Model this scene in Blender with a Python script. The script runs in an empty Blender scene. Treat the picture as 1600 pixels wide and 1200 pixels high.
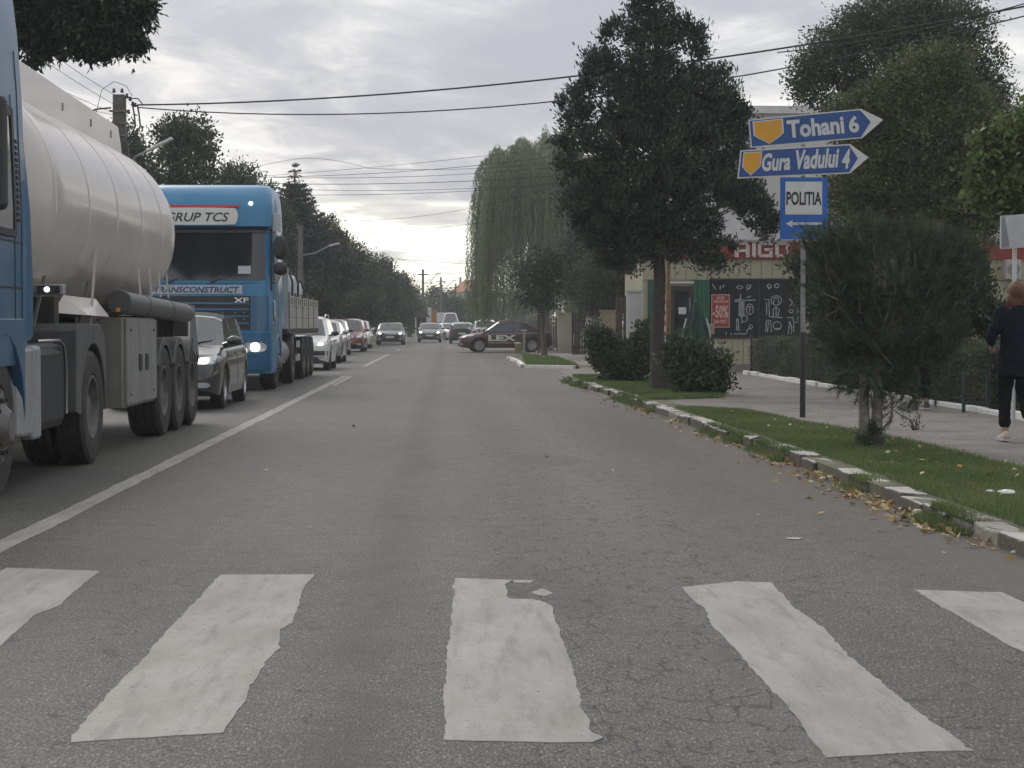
import bpy, math, random
import numpy as np
from mathutils import Vector, Matrix, Euler
from mathutils.bvhtree import BVHTree

rnd = random.Random(7)
NP = np.random.RandomState(11)
SC = bpy.context.scene
COL = SC.collection

# ------------------------------------------------------------------ camera
FPX = 2900.0
HAZE = 0.0008
H = 1.25
cam_d = bpy.data.cameras.new('camera')
cam_d.sensor_width = 36.0
cam_d.lens = FPX / 1600.0 * 36.0
cam_d.clip_start = 0.1
cam_d.clip_end = 4000
cam = bpy.data.objects.new('camera', cam_d)
COL.objects.link(cam)
cam.location = (0, 0, H)
yaw = math.atan(100.0 / FPX)
pitch = math.atan(92.0 / math.hypot(FPX, 100.0))
cam.rotation_euler = (math.radians(90) - pitch, 0, -yaw)
SC.camera = cam
RM = Euler(cam.rotation_euler).to_matrix()

def ray(px, py):
    return RM @ Vector(((px - 800) / FPX, (600 - py) / FPX, -1.0))

def P(px, py, Y):
    """world point seen at photo pixel (px,py) at distance Y down the road"""
    d = ray(px, py)
    return Vector((d.x * Y / d.y, Y, H + d.z * Y / d.y))

def G(px, py, z=0.0):
    """point of the ground (height z) seen at a photo pixel"""
    d = ray(px, py)
    t = (z - H) / d.z
    return Vector((d.x * t, d.y * t, z))

# ------------------------------------------------------------------ world
SUN_EL, SUN_AZ = math.radians(38), math.radians(-25)      # azimuth from +Y towards +X
world = bpy.data.worlds.new('World')
SC.world = world
world.use_nodes = True
wn, wl = world.node_tree.nodes, world.node_tree.links
wn.clear()

def N(nodes, t, **kw):
    n = nodes.new(t)
    for k, v in kw.items():
        setattr(n, k, v)
    return n

def math_node(nodes, links, op, a, b=None, c=None, clamp=False):
    n = nodes.new('ShaderNodeMath'); n.operation = op; n.use_clamp = clamp
    for i, v in enumerate((a, b, c)):
        if v is None: continue
        if isinstance(v, (int, float)): n.inputs[i].default_value = v
        else: links.new(v, n.inputs[i])
    return n.outputs[0]

def mix_col(nodes, links, fac, a, b, blend='MIX'):
    n = nodes.new('ShaderNodeMix'); n.data_type = 'RGBA'; n.blend_type = blend
    for sock, v in ((n.inputs[0], fac), (n.inputs[6], a), (n.inputs[7], b)):
        if isinstance(v, (int, float)): sock.default_value = v
        elif isinstance(v, (tuple, list)): sock.default_value = (*v[:3], 1)
        else: links.new(v, sock)
    return n.outputs[2]

def ramp(nodes, links, fac, stops, interp='LINEAR'):
    n = nodes.new('ShaderNodeValToRGB'); cr = n.color_ramp; cr.interpolation = interp
    while len(cr.elements) < len(stops): cr.elements.new(0.5)
    for e, (p, c) in zip(cr.elements, stops):
        e.position = p
        e.color = (c, c, c, 1) if isinstance(c, (int, float)) else (*c, 1)
    links.new(fac, n.inputs[0])
    return n.outputs[0]

def build_world():
    M = lambda op, a, b=None, c=None, clamp=False: math_node(wn, wl, op, a, b, c, clamp)
    out = N(wn, 'ShaderNodeOutputWorld'); bg = N(wn, 'ShaderNodeBackground')
    bg.inputs['Strength'].default_value = 0.1
    sky = N(wn, 'ShaderNodeTexSky', sky_type='NISHITA', sun_disc=False)
    sky.sun_elevation = SUN_EL; sky.sun_rotation = SUN_AZ
    sky.dust_density = 3.0
    tc = N(wn, 'ShaderNodeTexCoord'); sep = N(wn, 'ShaderNodeSeparateXYZ')
    wl.new(tc.outputs['Generated'], sep.inputs[0])
    x, y, z = sep.outputs
    zc = M('MAXIMUM', z, 0.0)
    inv = M('DIVIDE', 1.0, M('ADD', zc, 0.055))
    comb = N(wn, 'ShaderNodeCombineXYZ')
    wl.new(M('MULTIPLY', x, inv), comb.inputs[0]); wl.new(M('MULTIPLY', y, inv), comb.inputs[1])
    comb.inputs[2].default_value = 3.7
    def noise(scale, detail, rough, dist=0.0, off=0.0, sx=1.0, sy=1.0):
        mp = N(wn, 'ShaderNodeMapping'); mp.inputs['Location'].default_value = (off, off * .7, 0)
        mp.inputs['Scale'].default_value = (sx, sy, 1)
        wl.new(comb.outputs[0], mp.inputs[0])
        n = N(wn, 'ShaderNodeTexNoise'); n.inputs['Scale'].default_value = scale
        n.inputs['Detail'].default_value = detail; n.inputs['Roughness'].default_value = rough
        n.inputs['Distortion'].default_value = dist
        wl.new(mp.outputs[0], n.inputs[0]); return n.outputs[0]
    n1 = noise(0.42, 6, 0.52, 0.6, 2.3, 1.6, .8)
    n2 = noise(1.7, 8, 0.62, 0.5, 7.1, 1.5, .8)
    dens = M('ADD', M('MULTIPLY', n1, 0.62), M('MULTIPLY', n2, 0.38))
    cloud = ramp(wn, wl, dens, [(0.40, (4.1, 4.22, 4.8)), (0.46, (4.6, 4.68, 5.15)), (0.505, (5.6, 5.62, 5.85)),
                                (0.545, (7.3, 7.25, 7.25)), (0.60, (8.9, 8.75, 8.55))])
    # the lit gap under the cloud deck, low over the horizon
    mp = N(wn, 'ShaderNodeMapping'); mp.inputs['Scale'].default_value = (9, 9, 60)
    wl.new(tc.outputs['Generated'], mp.inputs[0])
    gn = N(wn, 'ShaderNodeTexNoise'); gn.inputs['Scale'].default_value = 1.0
    gn.inputs['Detail'].default_value = 6; gn.inputs['Roughness'].default_value = 0.55
    wl.new(mp.outputs[0], gn.inputs[0])
    e = M('ADD', z, M('MULTIPLY', M('SUBTRACT', gn.outputs[0], 0.5), 0.022))
    band = N(wn, 'ShaderNodeMapRange', interpolation_type='SMOOTHSTEP')
    wl.new(e, band.inputs[0]); band.inputs[1].default_value = 0.068; band.inputs[2].default_value = 0.063
    gap = ramp(wn, wl, gn.outputs[0], [(0.38, (5.8, 5.8, 5.8)), (0.45, (7.6, 7.5, 7.0)), (0.50, (12.0, 11.7, 10.6)), (0.62, (16, 15.6, 14))])
    warm = N(wn, 'ShaderNodeMapRange'); wl.new(z, warm.inputs[0])
    warm.inputs[1].default_value = 0.035; warm.inputs[2].default_value = 0.012
    gap = mix_col(wn, wl, M('MULTIPLY', warm.outputs[0], 0.75), gap, (8.6, 7.9, 5.9))
    c = mix_col(wn, wl, band.outputs[0], cloud, gap)
    # an overcast sky brightens steadily towards the zenith
    zr = N(wn, 'ShaderNodeMapRange'); wl.new(z, zr.inputs[0])
    zr.inputs[1].default_value = 0.15; zr.inputs[2].default_value = 1.0
    zr.inputs[3].default_value = 1.0; zr.inputs[4].default_value = 1.7
    c = mix_col(wn, wl, 1.0, c, zr.outputs[0], 'MULTIPLY')
    c = mix_col(wn, wl, 0.93, sky.outputs[0], c)
    wl.new(c, bg.inputs['Color']); wl.new(bg.outputs[0], out.inputs[0])
build_world()

sun_d = bpy.data.lights.new('sun', 'SUN'); sun_d.energy = 0.7; sun_d.angle = math.radians(20)
sun_d.color = (1.0, 0.96, 0.9)
sun = bpy.data.objects.new('sun', sun_d); COL.objects.link(sun)
sd = Vector((math.sin(SUN_AZ) * math.cos(SUN_EL), math.cos(SUN_AZ) * math.cos(SUN_EL), math.sin(SUN_EL)))
sun.rotation_euler = sd.to_track_quat('Z', 'Y').to_euler()
sun.location = (0, 0, 30)

vs = SC.view_settings
SC.display_settings.display_device = 'sRGB'
vs.view_transform = 'Standard'; vs.look = 'None'; vs.gamma = 1; vs.exposure = 0.3
vs.use_curve_mapping = False
SC.render.engine = 'CYCLES'
cy = SC.cycles
cy.max_bounces = 5; cy.diffuse_bounces = 2; cy.glossy_bounces = 2; cy.transmission_bounces = 2
cy.transparent_max_bounces = 6; cy.volume_bounces = 0
cy.use_denoising = True
cy.sample_clamp_indirect = 4

# ------------------------------------------------------------------ materials
MATS = {}
def mat(name, col, rough=0.6, metal=0.0, var=0.12, scale=4.0, bump=0.0, bscale=None, spec=0.5,
        dirt=0.0, dirtcol=(0.12, 0.1, 0.08), emit=0.0, emitcol=None, coat=0.0):
    if name in MATS: return MATS[name]
    m = bpy.data.materials.new(name); m.use_nodes = True
    n, l = m.node_tree.nodes, m.node_tree.links
    b = n['Principled BSDF']
    g = N(n, 'ShaderNodeNewGeometry')
    tx = N(n, 'ShaderNodeTexNoise'); tx.inputs['Scale'].default_value = scale
    tx.inputs['Detail'].default_value = 5
    l.new(g.outputs['Position'], tx.inputs[0])
    lo = tuple(max(0, c * (1 - var)) for c in col); hi = tuple(min(1, c * (1 + var)) for c in col)
    c = ramp(n, l, tx.outputs[0], [(0.3, lo), (0.7, hi)])
    if dirt > 0:
        t2 = N(n, 'ShaderNodeTexNoise'); t2.inputs['Scale'].default_value = scale * .6
        t2.inputs['Detail'].default_value = 8; t2.inputs['Roughness'].default_value = .7
        mpn = N(n, 'ShaderNodeMapping'); mpn.inputs['Scale'].default_value = (2.2, 2.2, .6)
        l.new(g.outputs['Position'], mpn.inputs[0]); l.new(mpn.outputs[0], t2.inputs[0])
        f = ramp(n, l, t2.outputs[0], [(0.42, 0.0), (0.72, dirt)])
        c = mix_col(n, l, f, c, dirtcol)
    l.new(c, b.inputs['Base Color'])
    b.inputs['Roughness'].default_value = rough
    b.inputs['Metallic'].default_value = metal
    b.inputs['Specular IOR Level'].default_value = spec
    if coat: b.inputs['Coat Weight'].default_value = coat; b.inputs['Coat Roughness'].default_value = 0.08
    if bump > 0:
        t3 = N(n, 'ShaderNodeTexNoise'); t3.inputs['Scale'].default_value = bscale or scale * 6
        t3.inputs['Detail'].default_value = 4
        l.new(g.outputs['Position'], t3.inputs[0])
        bp = N(n, 'ShaderNodeBump'); bp.inputs['Strength'].default_value = bump
        bp.inputs['Distance'].default_value = 0.02
        l.new(t3.outputs[0], bp.inputs['Height']); l.new(bp.outputs[0], b.inputs['Normal'])
    if emit > 0:
        b.inputs['Emission Color'].default_value = (*(emitcol or col), 1)
        b.inputs['Emission Strength'].default_value = emit
    MATS[name] = m
    return m

def leaf_mat(name, stops, trans=0.25, rough=0.55):
    if name in MATS: return MATS[name]
    m = bpy.data.materials.new(name); m.use_nodes = True
    n, l = m.node_tree.nodes, m.node_tree.links
    b = n['Principled BSDF']; out = n['Material Output']
    a = N(n, 'ShaderNodeAttribute', attribute_name='tint')
    c = ramp(n, l, a.outputs['Fac'], stops)
    l.new(c, b.inputs['Base Color']); b.inputs['Roughness'].default_value = rough
    b.inputs['Specular IOR Level'].default_value = 0.3
    tr = N(n, 'ShaderNodeBsdfTranslucent'); l.new(c, tr.inputs[0])
    mx = N(n, 'ShaderNodeMixShader'); mx.inputs[0].default_value = trans
    l.new(b.outputs[0], mx.inputs[1]); l.new(tr.outputs[0], mx.inputs[2]); l.new(mx.outputs[0], out.inputs[0])
    MATS[name] = m
    return m

# ------------------------------------------------------------------ mesh helpers
def link(o, parent=None):
    COL.objects.link(o)
    if parent is not None: o.parent = parent
    return o

class MB:
    def __init__(s): s.v = []; s.f = []
    def add(s, vs, fs):
        k = len(s.v); s.v += [tuple(v) for v in vs]; s.f += [tuple(i + k for i in f) for f in fs]
        return s
    def box(s, x0, x1, y0, y1, z0, z1):
        vs = [(x, y, z) for z in (z0, z1) for y in (y0, y1) for x in (x0, x1)]
        return s.add(vs, [(0, 2, 3, 1), (4, 5, 7, 6), (0, 1, 5, 4), (2, 6, 7, 3), (0, 4, 6, 2), (1, 3, 7, 5)])
    def obox(s, c, ax, ay, az):
        c, ax, ay, az = map(Vector, (c, ax, ay, az))
        vs = [c + ax * i + ay * j + az * k for k in (-1, 1) for j in (-1, 1) for i in (-1, 1)]
        return s.add(vs, [(0, 2, 3, 1), (4, 5, 7, 6), (0, 1, 5, 4), (2, 6, 7, 3), (0, 4, 6, 2), (1, 3, 7, 5)])
    def cyl(s, p0, p1, r0, r1=None, n=12, caps=True):
        p0, p1 = Vector(p0), Vector(p1); r1 = r0 if r1 is None else r1
        d = (p1 - p0).normalized(); u = d.orthogonal().normalized(); w = d.cross(u)
        vs = []
        for p, r in ((p0, r0), (p1, r1)):
            for i in range(n):
                a = 2 * math.pi * i / n
                vs.append(p + (u * math.cos(a) + w * math.sin(a)) * r)
        fs = [(i, (i + 1) % n, n + (i + 1) % n, n + i) for i in range(n)]
        if caps: fs += [tuple(range(n - 1, -1, -1)), tuple(range(n, 2 * n))]
        return s.add(vs, fs)
    def tube(s, pts, r, n=8, r1=None):
        pts = [Vector(p) for p in pts]; r1 = r if r1 is None else r1
        rings = []; u = None
        for i, p in enumerate(pts):
            d = (pts[min(i + 1, len(pts) - 1)] - pts[max(i - 1, 0)]).normalized()
            if u is None: u = d.orthogonal().normalized()
            u = (u - d * u.dot(d)).normalized(); w = d.cross(u)
            rr = r + (r1 - r) * i / max(1, len(pts) - 1)
            rings.append([p + (u * math.cos(a) + w * math.sin(a)) * rr for a in [2 * math.pi * k / n for k in range(n)]])
        return s.loft(rings, True, True)
    def loft(s, rings, closed=True, caps=False):
        m = len(rings[0]); vs = [v for r in rings for v in r]; fs = []
        for i in range(len(rings) - 1):
            for j in range(m if closed else m - 1):
                k = (j + 1) % m
                fs.append((i * m + j, i * m + k, (i + 1) * m + k, (i + 1) * m + j))
        if caps:
            fs.append(tuple(range(m - 1, -1, -1))); b = (len(rings) - 1) * m
            fs.append(tuple(range(b, b + m)))
        return s.add(vs, fs)
    def lathe(s, prof, c, axis='x', n=24):
        """prof: (offset along axis, radius)"""
        rings = []
        for (a, r) in prof:
            ring = []
            for k in range(n):
                t = 2 * math.pi * k / n
                if axis == 'x': ring.append((c[0] + a, c[1] + r * math.cos(t), c[2] + r * math.sin(t)))
                elif axis == 'y': ring.append((c[0] + r * math.cos(t), c[1] + a, c[2] + r * math.sin(t)))
                else: ring.append((c[0] + r * math.cos(t), c[1] + r * math.sin(t), c[2] + a))
            rings.append(ring)
        return s.loft(rings, True, True)
    def prism(s, poly, h0, h1, axis='z', rot=None):
        """poly list of 2D; extruded along axis"""
        m = len(poly)
        def p3(a, b, h): return (a, b, h) if axis == 'z' else ((a, h, b) if axis == 'y' else (h, a, b))
        vs = [p3(a, b, h0) for a, b in poly] + [p3(a, b, h1) for a, b in poly]
        fs = [(i, (i + 1) % m, m + (i + 1) % m, m + i) for i in range(m)] + [tuple(range(m - 1, -1, -1)), tuple(range(m, 2 * m))]
        return s.add(vs, fs)
    def build(s, name, m, parent=None, smooth=False, bevel=0.0, angle=35, data=None):
        me = bpy.data.meshes.new(name); me.from_pydata([tuple(v) for v in s.v], [], s.f)
        bmesh_fix(me)
        if isinstance(m, (list, tuple)):
            for q in m: me.materials.append(q)
        else: me.materials.append(m)
        if smooth:
            me.polygons.foreach_set('use_smooth', [True] * len(me.polygons))
            try: me.set_sharp_from_angle(angle=math.radians(angle))
            except Exception: pass
        o = link(bpy.data.objects.new(name, me), parent)
        if bevel > 0:
            b = o.modifiers.new('bevel', 'BEVEL'); b.width = bevel; b.segments = 2; b.limit_method = 'ANGLE'
            b.angle_limit = math.radians(40)
        return o

import bmesh
def bmesh_fix(me):
    bm = bmesh.new(); bm.from_mesh(me)
    bmesh.ops.recalc_face_normals(bm, faces=bm.faces)
    bm.to_mesh(me); bm.free()

def thing(name, label, cat, loc=(0, 0, 0), rz=0.0, group=None):
    o = bpy.data.objects.new(name, None); o.location = loc; o.rotation_euler = (0, 0, rz)
    o.empty_display_size = 0.2
    COL.objects.link(o)
    o['label'] = label; o['category'] = cat
    if group: o['group'] = group
    return o

def tag(o, label, cat, group=None):
    o['label'] = label; o['category'] = cat
    if group: o['group'] = group
    return o

def kind(o, k, label=None):
    o['kind'] = k
    if label: o['label'] = label
    return o

def copy_tree(o, parent=None):
    c = o.copy(); COL.objects.link(c)
    if parent is not None: c.parent = parent
    for ch in list(o.children): copy_tree(ch, c)
    return c

def text_mesh(s, size=1.0, sx=1.0, bold=0.0, shear=0.0, depth=0.004, align='CENTER', spacing=1.0):
    """returns verts (x, z plane; depth along y) and faces for a string"""
    cu = bpy.data.curves.new('lettering', 'FONT'); cu.body = s; cu.size = size; cu.align_x = align; cu.align_y = 'CENTER'
    cu.offset = bold; cu.shear = shear; cu.extrude = depth; cu.space_character = spacing; cu.resolution_u = 3
    o = bpy.data.objects.new('lettering', cu); COL.objects.link(o)
    dg = bpy.context.evaluated_depsgraph_get()
    me = bpy.data.meshes.new_from_object(o.evaluated_get(dg))
    vs = [(v.co.x * sx, v.co.y, v.co.z) for v in me.vertices]; fs = [tuple(p.vertices) for p in me.polygons]
    bpy.data.objects.remove(o); bpy.data.curves.remove(cu); bpy.data.meshes.remove(me)
    return vs, fs

def lettering(mb, s, origin, ux, uz, width=None, height=None, **kw):
    """adds text to mb on the plane (ux right, uz up) fitted to width x height, centred on origin; proud along ux x uz"""
    vs, fs = text_mesh(s, depth=0.0, **kw)
    xs = [v[0] for v in vs]; ys = [v[1] for v in vs]
    cx, cz = (min(xs) + max(xs)) / 2, (min(ys) + max(ys)) / 2
    kx = width / (max(xs) - min(xs)) if width else 1; kz = height / (max(ys) - min(ys)) if height else 1
    o, ux, uz = Vector(origin), Vector(ux).normalized(), Vector(uz).normalized(); nn = ux.cross(uz)
    mb.add([o + ux * (v[0] - cx) * kx + uz * (v[1] - cz) * kz for v in vs], fs)
    # give the letters a little thickness
    k = len(vs)
    return mb

def fast_mesh(name, verts, nper, m, parent=None, tint=None):
    """verts (N*nper,3): N separate faces with nper corners each"""
    nf = len(verts) // nper
    me = bpy.data.meshes.new(name)
    me.vertices.add(nf * nper); me.vertices.foreach_set('co', np.asarray(verts, dtype=np.float32).ravel())
    me.loops.add(nf * nper); me.loops.foreach_set('vertex_index', np.arange(nf * nper, dtype=np.int32))
    me.polygons.add(nf)
    me.polygons.foreach_set('loop_start', np.arange(0, nf * nper, nper, dtype=np.int32))
    if tint is not None:
        a = me.attributes.new('tint', 'FLOAT', 'FACE'); a.data.foreach_set('value', np.asarray(tint, dtype=np.float32))
    me.update(calc_edges=True)
    me.materials.append(m)
    return link(bpy.data.objects.new(name, me), parent)

def leaf_verts(c, ax, L, W, rs):
    """c (n,3) leaf bases, ax (n,3) axes -> rhombic leaves (n*4,3)"""
    n = len(c)
    ax = ax / (np.linalg.norm(ax, axis=1, keepdims=True) + 1e-9)
    r = rs.normal(size=(n, 3)); s = np.cross(ax, r); s /= (np.linalg.norm(s, axis=1, keepdims=True) + 1e-9)
    nn = np.cross(ax, s)
    L = np.asarray(L).reshape(-1, 1); W = np.asarray(W).reshape(-1, 1)
    mid = c + ax * L * .5 - nn * W * .15
    out = np.stack([c, mid + s * W * .5, c + ax * L, mid - s * W * .5], axis=1)
    return out.reshape(-1, 3)

def crown(name, parent, m, blobs, nclump, per, spread, L, W, seed=0, outward=0.6, up=0.2, shell=0.55, clip=None, extra_clumps=None):
    """blobs: (cx,cy,cz,rx,ry,rz[,weight]). clumps of leaves through the volume, denser near the outside"""
    rs = np.random.RandomState(seed)
    b = np.array([list(q[:6]) for q in blobs], float)
    w = np.array([(q[6] if len(q) > 6 else (q[3] * q[4] * q[5]) ** (2 / 3.)) for q in blobs]); w /= w.sum()
    idx = rs.choice(len(b), nclump, p=w)
    d = rs.normal(size=(nclump, 3)); d /= np.linalg.norm(d, axis=1, keepdims=True)
    rad = shell + (1 - shell) * rs.rand(nclump) ** .7
    inner = rs.rand(nclump) < 0.18; rad[inner] *= rs.rand(inner.sum())
    rad *= 1 + rs.normal(size=nclump) * .05
    c = b[idx, :3] + d * b[idx, 3:6] * rad[:, None]
    if extra_clumps is not None: c = np.vstack([c, extra_clumps]); d = np.vstack([d, np.tile([0, 0, 1.0], (len(extra_clumps), 1))])
    n = len(c)
    ctint = rs.rand(n) * .75
    ci = np.repeat(np.arange(n), per)
    cs = (spread * (0.6 + .8 * rs.rand(n)))[ci]
    p = c[ci] + rs.normal(size=(n * per, 3)) * cs[:, None] * np.array([1, 1, .8])
    ax = rs.normal(size=(n * per, 3)) + d[ci] * outward * 2 + np.array([0, 0, up * 2])
    Ls = L * (.6 + .8 * rs.rand(n * per)); Ws = W * (.6 + .8 * rs.rand(n * per))
    t = np.clip(ctint[ci] + rs.rand(n * per) * .35 - .05, 0, 1)
    v = leaf_verts(p, ax, Ls, Ws, rs)
    return fast_mesh(name, v, 4, m, parent, t), c

def trunk(name, parent, m, base, top, r0, r1, limbs=(), seed=0, wob=.06, sagk=.08):
    rs = random.Random(seed); mb = MB(); base, top = Vector(base), Vector(top)
    pts = []
    for i in range(7):
        t = i / 6; p = base.lerp(top, t)
        if 0 < i < 6: p = p + Vector((rs.uniform(-wob, wob), rs.uniform(-wob, wob), 0))
        pts.append(p)
    rings = []
    for i, p in enumerate(pts):
        t = i / 6; r = r0 + (r1 - r0) * t
        if i == 0: r *= 1.35
        rings.append([p + Vector((math.cos(a) * r * (1 + .08 * math.sin(3 * a)), math.sin(a) * r, 0)) for a in [2 * math.pi * k / 10 for k in range(10)]])
    mb.loft(rings, True, True)
    for e in limbs:
        e = Vector(e); s = base.lerp(top, rs.uniform(.45, .95) if sagk else rs.uniform(.85, .98))
        if s.z > e.z: s = base.lerp(top, .45)
        mid = s.lerp(e, .5) + Vector((0, 0, -sagk * (e - s).length)) + Vector((rs.uniform(-.1, .1), rs.uniform(-.1, .1), 0))
        mb.tube([s, s.lerp(mid, .5) , mid, mid.lerp(e, .5), e], r1 * .75, 6, r1 * .15)
    return mb.build(name, m, parent, smooth=True, angle=60)

BARK = mat('bark', (0.11, 0.09, 0.075), .9, var=.35, scale=14, bump=.6, bscale=40)
BARKG = mat('bark_grey', (0.17, 0.155, 0.135), .9, var=.35, scale=14, bump=.6, bscale=40)
def greens(name, lo, mid, hi, **k):
    return leaf_mat(name, [(0.0, lo), (0.5, mid), (1.0, hi)], **k)
LF_DARK = greens('leaf_dark', (.03, .045, .031), (.052, .075, .047), (.09, .118, .066))
LF_CONIFER = greens('leaf_conifer', (.026, .042, .034), (.044, .067, .05), (.075, .105, .072), trans=.1)
LF_WILLOW = greens('leaf_willow', (.12, .16, .095), (.19, .24, .14), (.29, .33, .21), trans=.45)
LF_OLIVE = greens('leaf_olive', (.045, .06, .026), (.085, .09, .036), (.15, .135, .05))
LF_MAPLE = greens('leaf_bright', (.06, .095, .035), (.10, .15, .055), (.2, .25, .08))
LF_MIX = leaf_mat('leaf_mixed', [(0, (.032, .05, .033)), (.45, (.058, .085, .05)), (.85, (.10, .125, .065)), (.98, (.13, .095, .045)), (1, (.16, .13, .05))])
LF_BUSH = greens('leaf_bush', (.035, .055, .03), (.065, .095, .048), (.11, .14, .07))
LF_PINE = greens('leaf_pine', (.03, .048, .032), (.05, .078, .046), (.095, .135, .068), trans=.12)
LF_HEDGE = greens('leaf_hedge', (.055, .07, .042), (.095, .118, .07), (.15, .17, .105))
GRASS = leaf_mat('grass_blade', [(0, (.075, .115, .042)), (.6, (.13, .18, .062)), (.88, (.19, .22, .09)), (1, (.26, .24, .14))], trans=.3)

# ------------------------------------------------------------------ ground, road
def road_c(Y):
    return 0.0 if Y < 95 else 3.0 * ((Y - 95) / 55.0) ** 2

def asphalt_mat():
    m = bpy.data.materials.new('asphalt'); m.use_nodes = True
    n, l = m.node_tree.nodes, m.node_tree.links
    b = n['Principled BSDF']
    M = lambda op, a, bb=None, c=None, clamp=False: math_node(n, l, op, a, bb, c, clamp)
    g = N(n, 'ShaderNodeNewGeometry'); pos = g.outputs['Position']
    sep = N(n, 'ShaderNodeSeparateXYZ'); l.new(pos, sep.inputs[0]); X, Y = sep.outputs[0], sep.outputs[1]
    def noise(scale, det=4, rough=.5, mp=None, dist=0):
        t = N(n, 'ShaderNodeTexNoise'); t.inputs['Scale'].default_value = scale; t.inputs['Detail'].default_value = det
        t.inputs['Roughness'].default_value = rough; t.inputs['Distortion'].default_value = dist
        if mp:
            q = N(n, 'ShaderNodeMapping'); q.inputs['Scale'].default_value = mp; l.new(pos, q.inputs[0]); l.new(q.outputs[0], t.inputs[0])
        else: l.new(pos, t.inputs[0])
        return t.outputs[0]
    big = noise(.7, 4, .6, (1.6, .25, 1))
    mid = noise(5, 6, .65)
    fine = noise(120, 4, .75, (1, .32, 1))
    c = ramp(n, l, big, [(.3, (.060, .058, .049)), (.7, (.088, .085, .073))])
    c = mix_col(n, l, 1.0, c, ramp(n, l, mid, [(.3, .78), (.7, 1.2)]), 'MULTIPLY')
    c = mix_col(n, l, 1.0, c, ramp(n, l, fine, [(.36, .25), (.5, .95), (.62, 2.2)]), 'MULTIPLY')
    # pale aggregate chips
    vo = N(n, 'ShaderNodeTexVoronoi'); vo.inputs['Scale'].default_value = 88
    vq = N(n, 'ShaderNodeMapping'); vq.inputs['Scale'].default_value = (1, .3, 1); l.new(pos, vq.inputs[0]); l.new(vq.outputs[0], vo.inputs[0])
    sepc = N(n, 'ShaderNodeSeparateColor'); l.new(vo.outputs['Color'], sepc.inputs[0])
    chip = M('MULTIPLY', M('LESS_THAN', vo.outputs['Distance'], .36), M('GREATER_THAN', sepc.outputs[0], .84))
    c = mix_col(n, l, M('MULTIPLY', chip, .55), c, (.27, .26, .235))
    chip2 = M('MULTIPLY', M('LESS_THAN', vo.outputs['Distance'], .4), M('LESS_THAN', sepc.outputs[0], .25))
    c = mix_col(n, l, M('MULTIPLY', chip2, .6), c, (.022, .021, .02))
    # worn oily wheel path
    wob = M('MULTIPLY', M('SUBTRACT', noise(.5, 3), .5), .35)
    def strip(x0, w):
        d = M('ABSOLUTE', M('SUBTRACT', M('ADD', X, wob), x0))
        return M('SUBTRACT', 1.0, M('SMOOTH_MIN', M('DIVIDE', d, w), 1.0, .3), None, True)
    s1 = M('MULTIPLY', strip(-.33, .26), ramp(n, l, noise(1.3, 4), [(.3, .3), (.7, 1.0)]))
    c = mix_col(n, l, M('MULTIPLY', s1, .75), c, (.026, .026, .025))
    s2 = M('MULTIPLY', strip(1.1, .5), .22)
    c = mix_col(n, l, s2, c, (.17, .165, .155))
    s3 = M('MULTIPLY', strip(-1.75, .35), .25)
    c = mix_col(n, l, s3, c, (.07, .068, .064))
    pt = M('MULTIPLY', M('GREATER_THAN', noise(.33, 2, .4, (1, .5, 1)), .60), .35)
    c = mix_col(n, l, pt, c, (.045, .044, .041))
    st = M('MULTIPLY', ramp(n, l, noise(.9, 6, .7, (1.3, .5, 1)), [(.60, 0.0), (.70, 1.0)]), .45)
    c = mix_col(n, l, st, c, (.035, .034, .032))
    # dirt by the kerb
    dk = N(n, 'ShaderNodeMapRange'); l.new(M('ADD', X, M('MULTIPLY', M('SUBTRACT', noise(2.5, 5, .6), .5), .9)), dk.inputs[0])
    dk.inputs[1].default_value = 1.9; dk.inputs[2].default_value = 3.1
    c = mix_col(n, l, M('MULTIPLY', dk.outputs[0], .7), c, (.098, .080, .060))
    # cracks
    def cracks(scale, w, x0, x1, seed, thr, mp=(1, 1, 1)):
        q = N(n, 'ShaderNodeMapping'); q.inputs['Scale'].default_value = mp; q.inputs['Location'].default_value = (seed, seed * .3, 0); l.new(pos, q.inputs[0])
        nz = N(n, 'ShaderNodeTexNoise'); nz.inputs['Scale'].default_value = scale * 2; nz.inputs['Detail'].default_value = 4; l.new(q.outputs[0], nz.inputs[0])
        va = N(n, 'ShaderNodeVectorMath', operation='MULTIPLY_ADD'); l.new(nz.outputs['Color'], va.inputs[0])
        va.inputs[1].default_value = (.55 / scale,) * 3; l.new(q.outputs[0], va.inputs[2])
        v = N(n, 'ShaderNodeTexVoronoi', feature='DISTANCE_TO_EDGE'); v.inputs['Scale'].default_value = scale; l.new(va.outputs[0], v.inputs[0])
        on = M('LESS_THAN', v.outputs['Distance'], w)
        inx = M('MULTIPLY', M('GREATER_THAN', X, x0), M('LESS_THAN', X, x1))
        mk = M('MULTIPLY', M('GREATER_THAN', noise(1.7 + seed * .1, 4, .7), thr), M('GREATER_THAN', noise(7.0 + seed * .1, 3, .6, (1, .6, 1)), .50))
        return M('MULTIPLY', on, M('MULTIPLY', inx, mk))
    k1 = cracks(9, .038, .25, 1.5, 3.0, .42, (1, .42, 1))
    k2 = cracks(.8, .0055, -2.3, 3.2, 9.0, .50, (.6, 1.3, 1))
    k3 = cracks(4.5, .022, -1.6, 2.6, 15.0, .54, (1, .5, 1))
    k = M('MAXIMUM', k1, M('MAXIMUM', k2, k3))
    c = mix_col(n, l, M('MULTIPLY', k, .75), c, (.016, .016, .015))
    l.new(c, b.inputs['Base Color'])
    b.inputs['Roughness'].default_value = .62; b.inputs['Specular IOR Level'].default_value = .34
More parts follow.
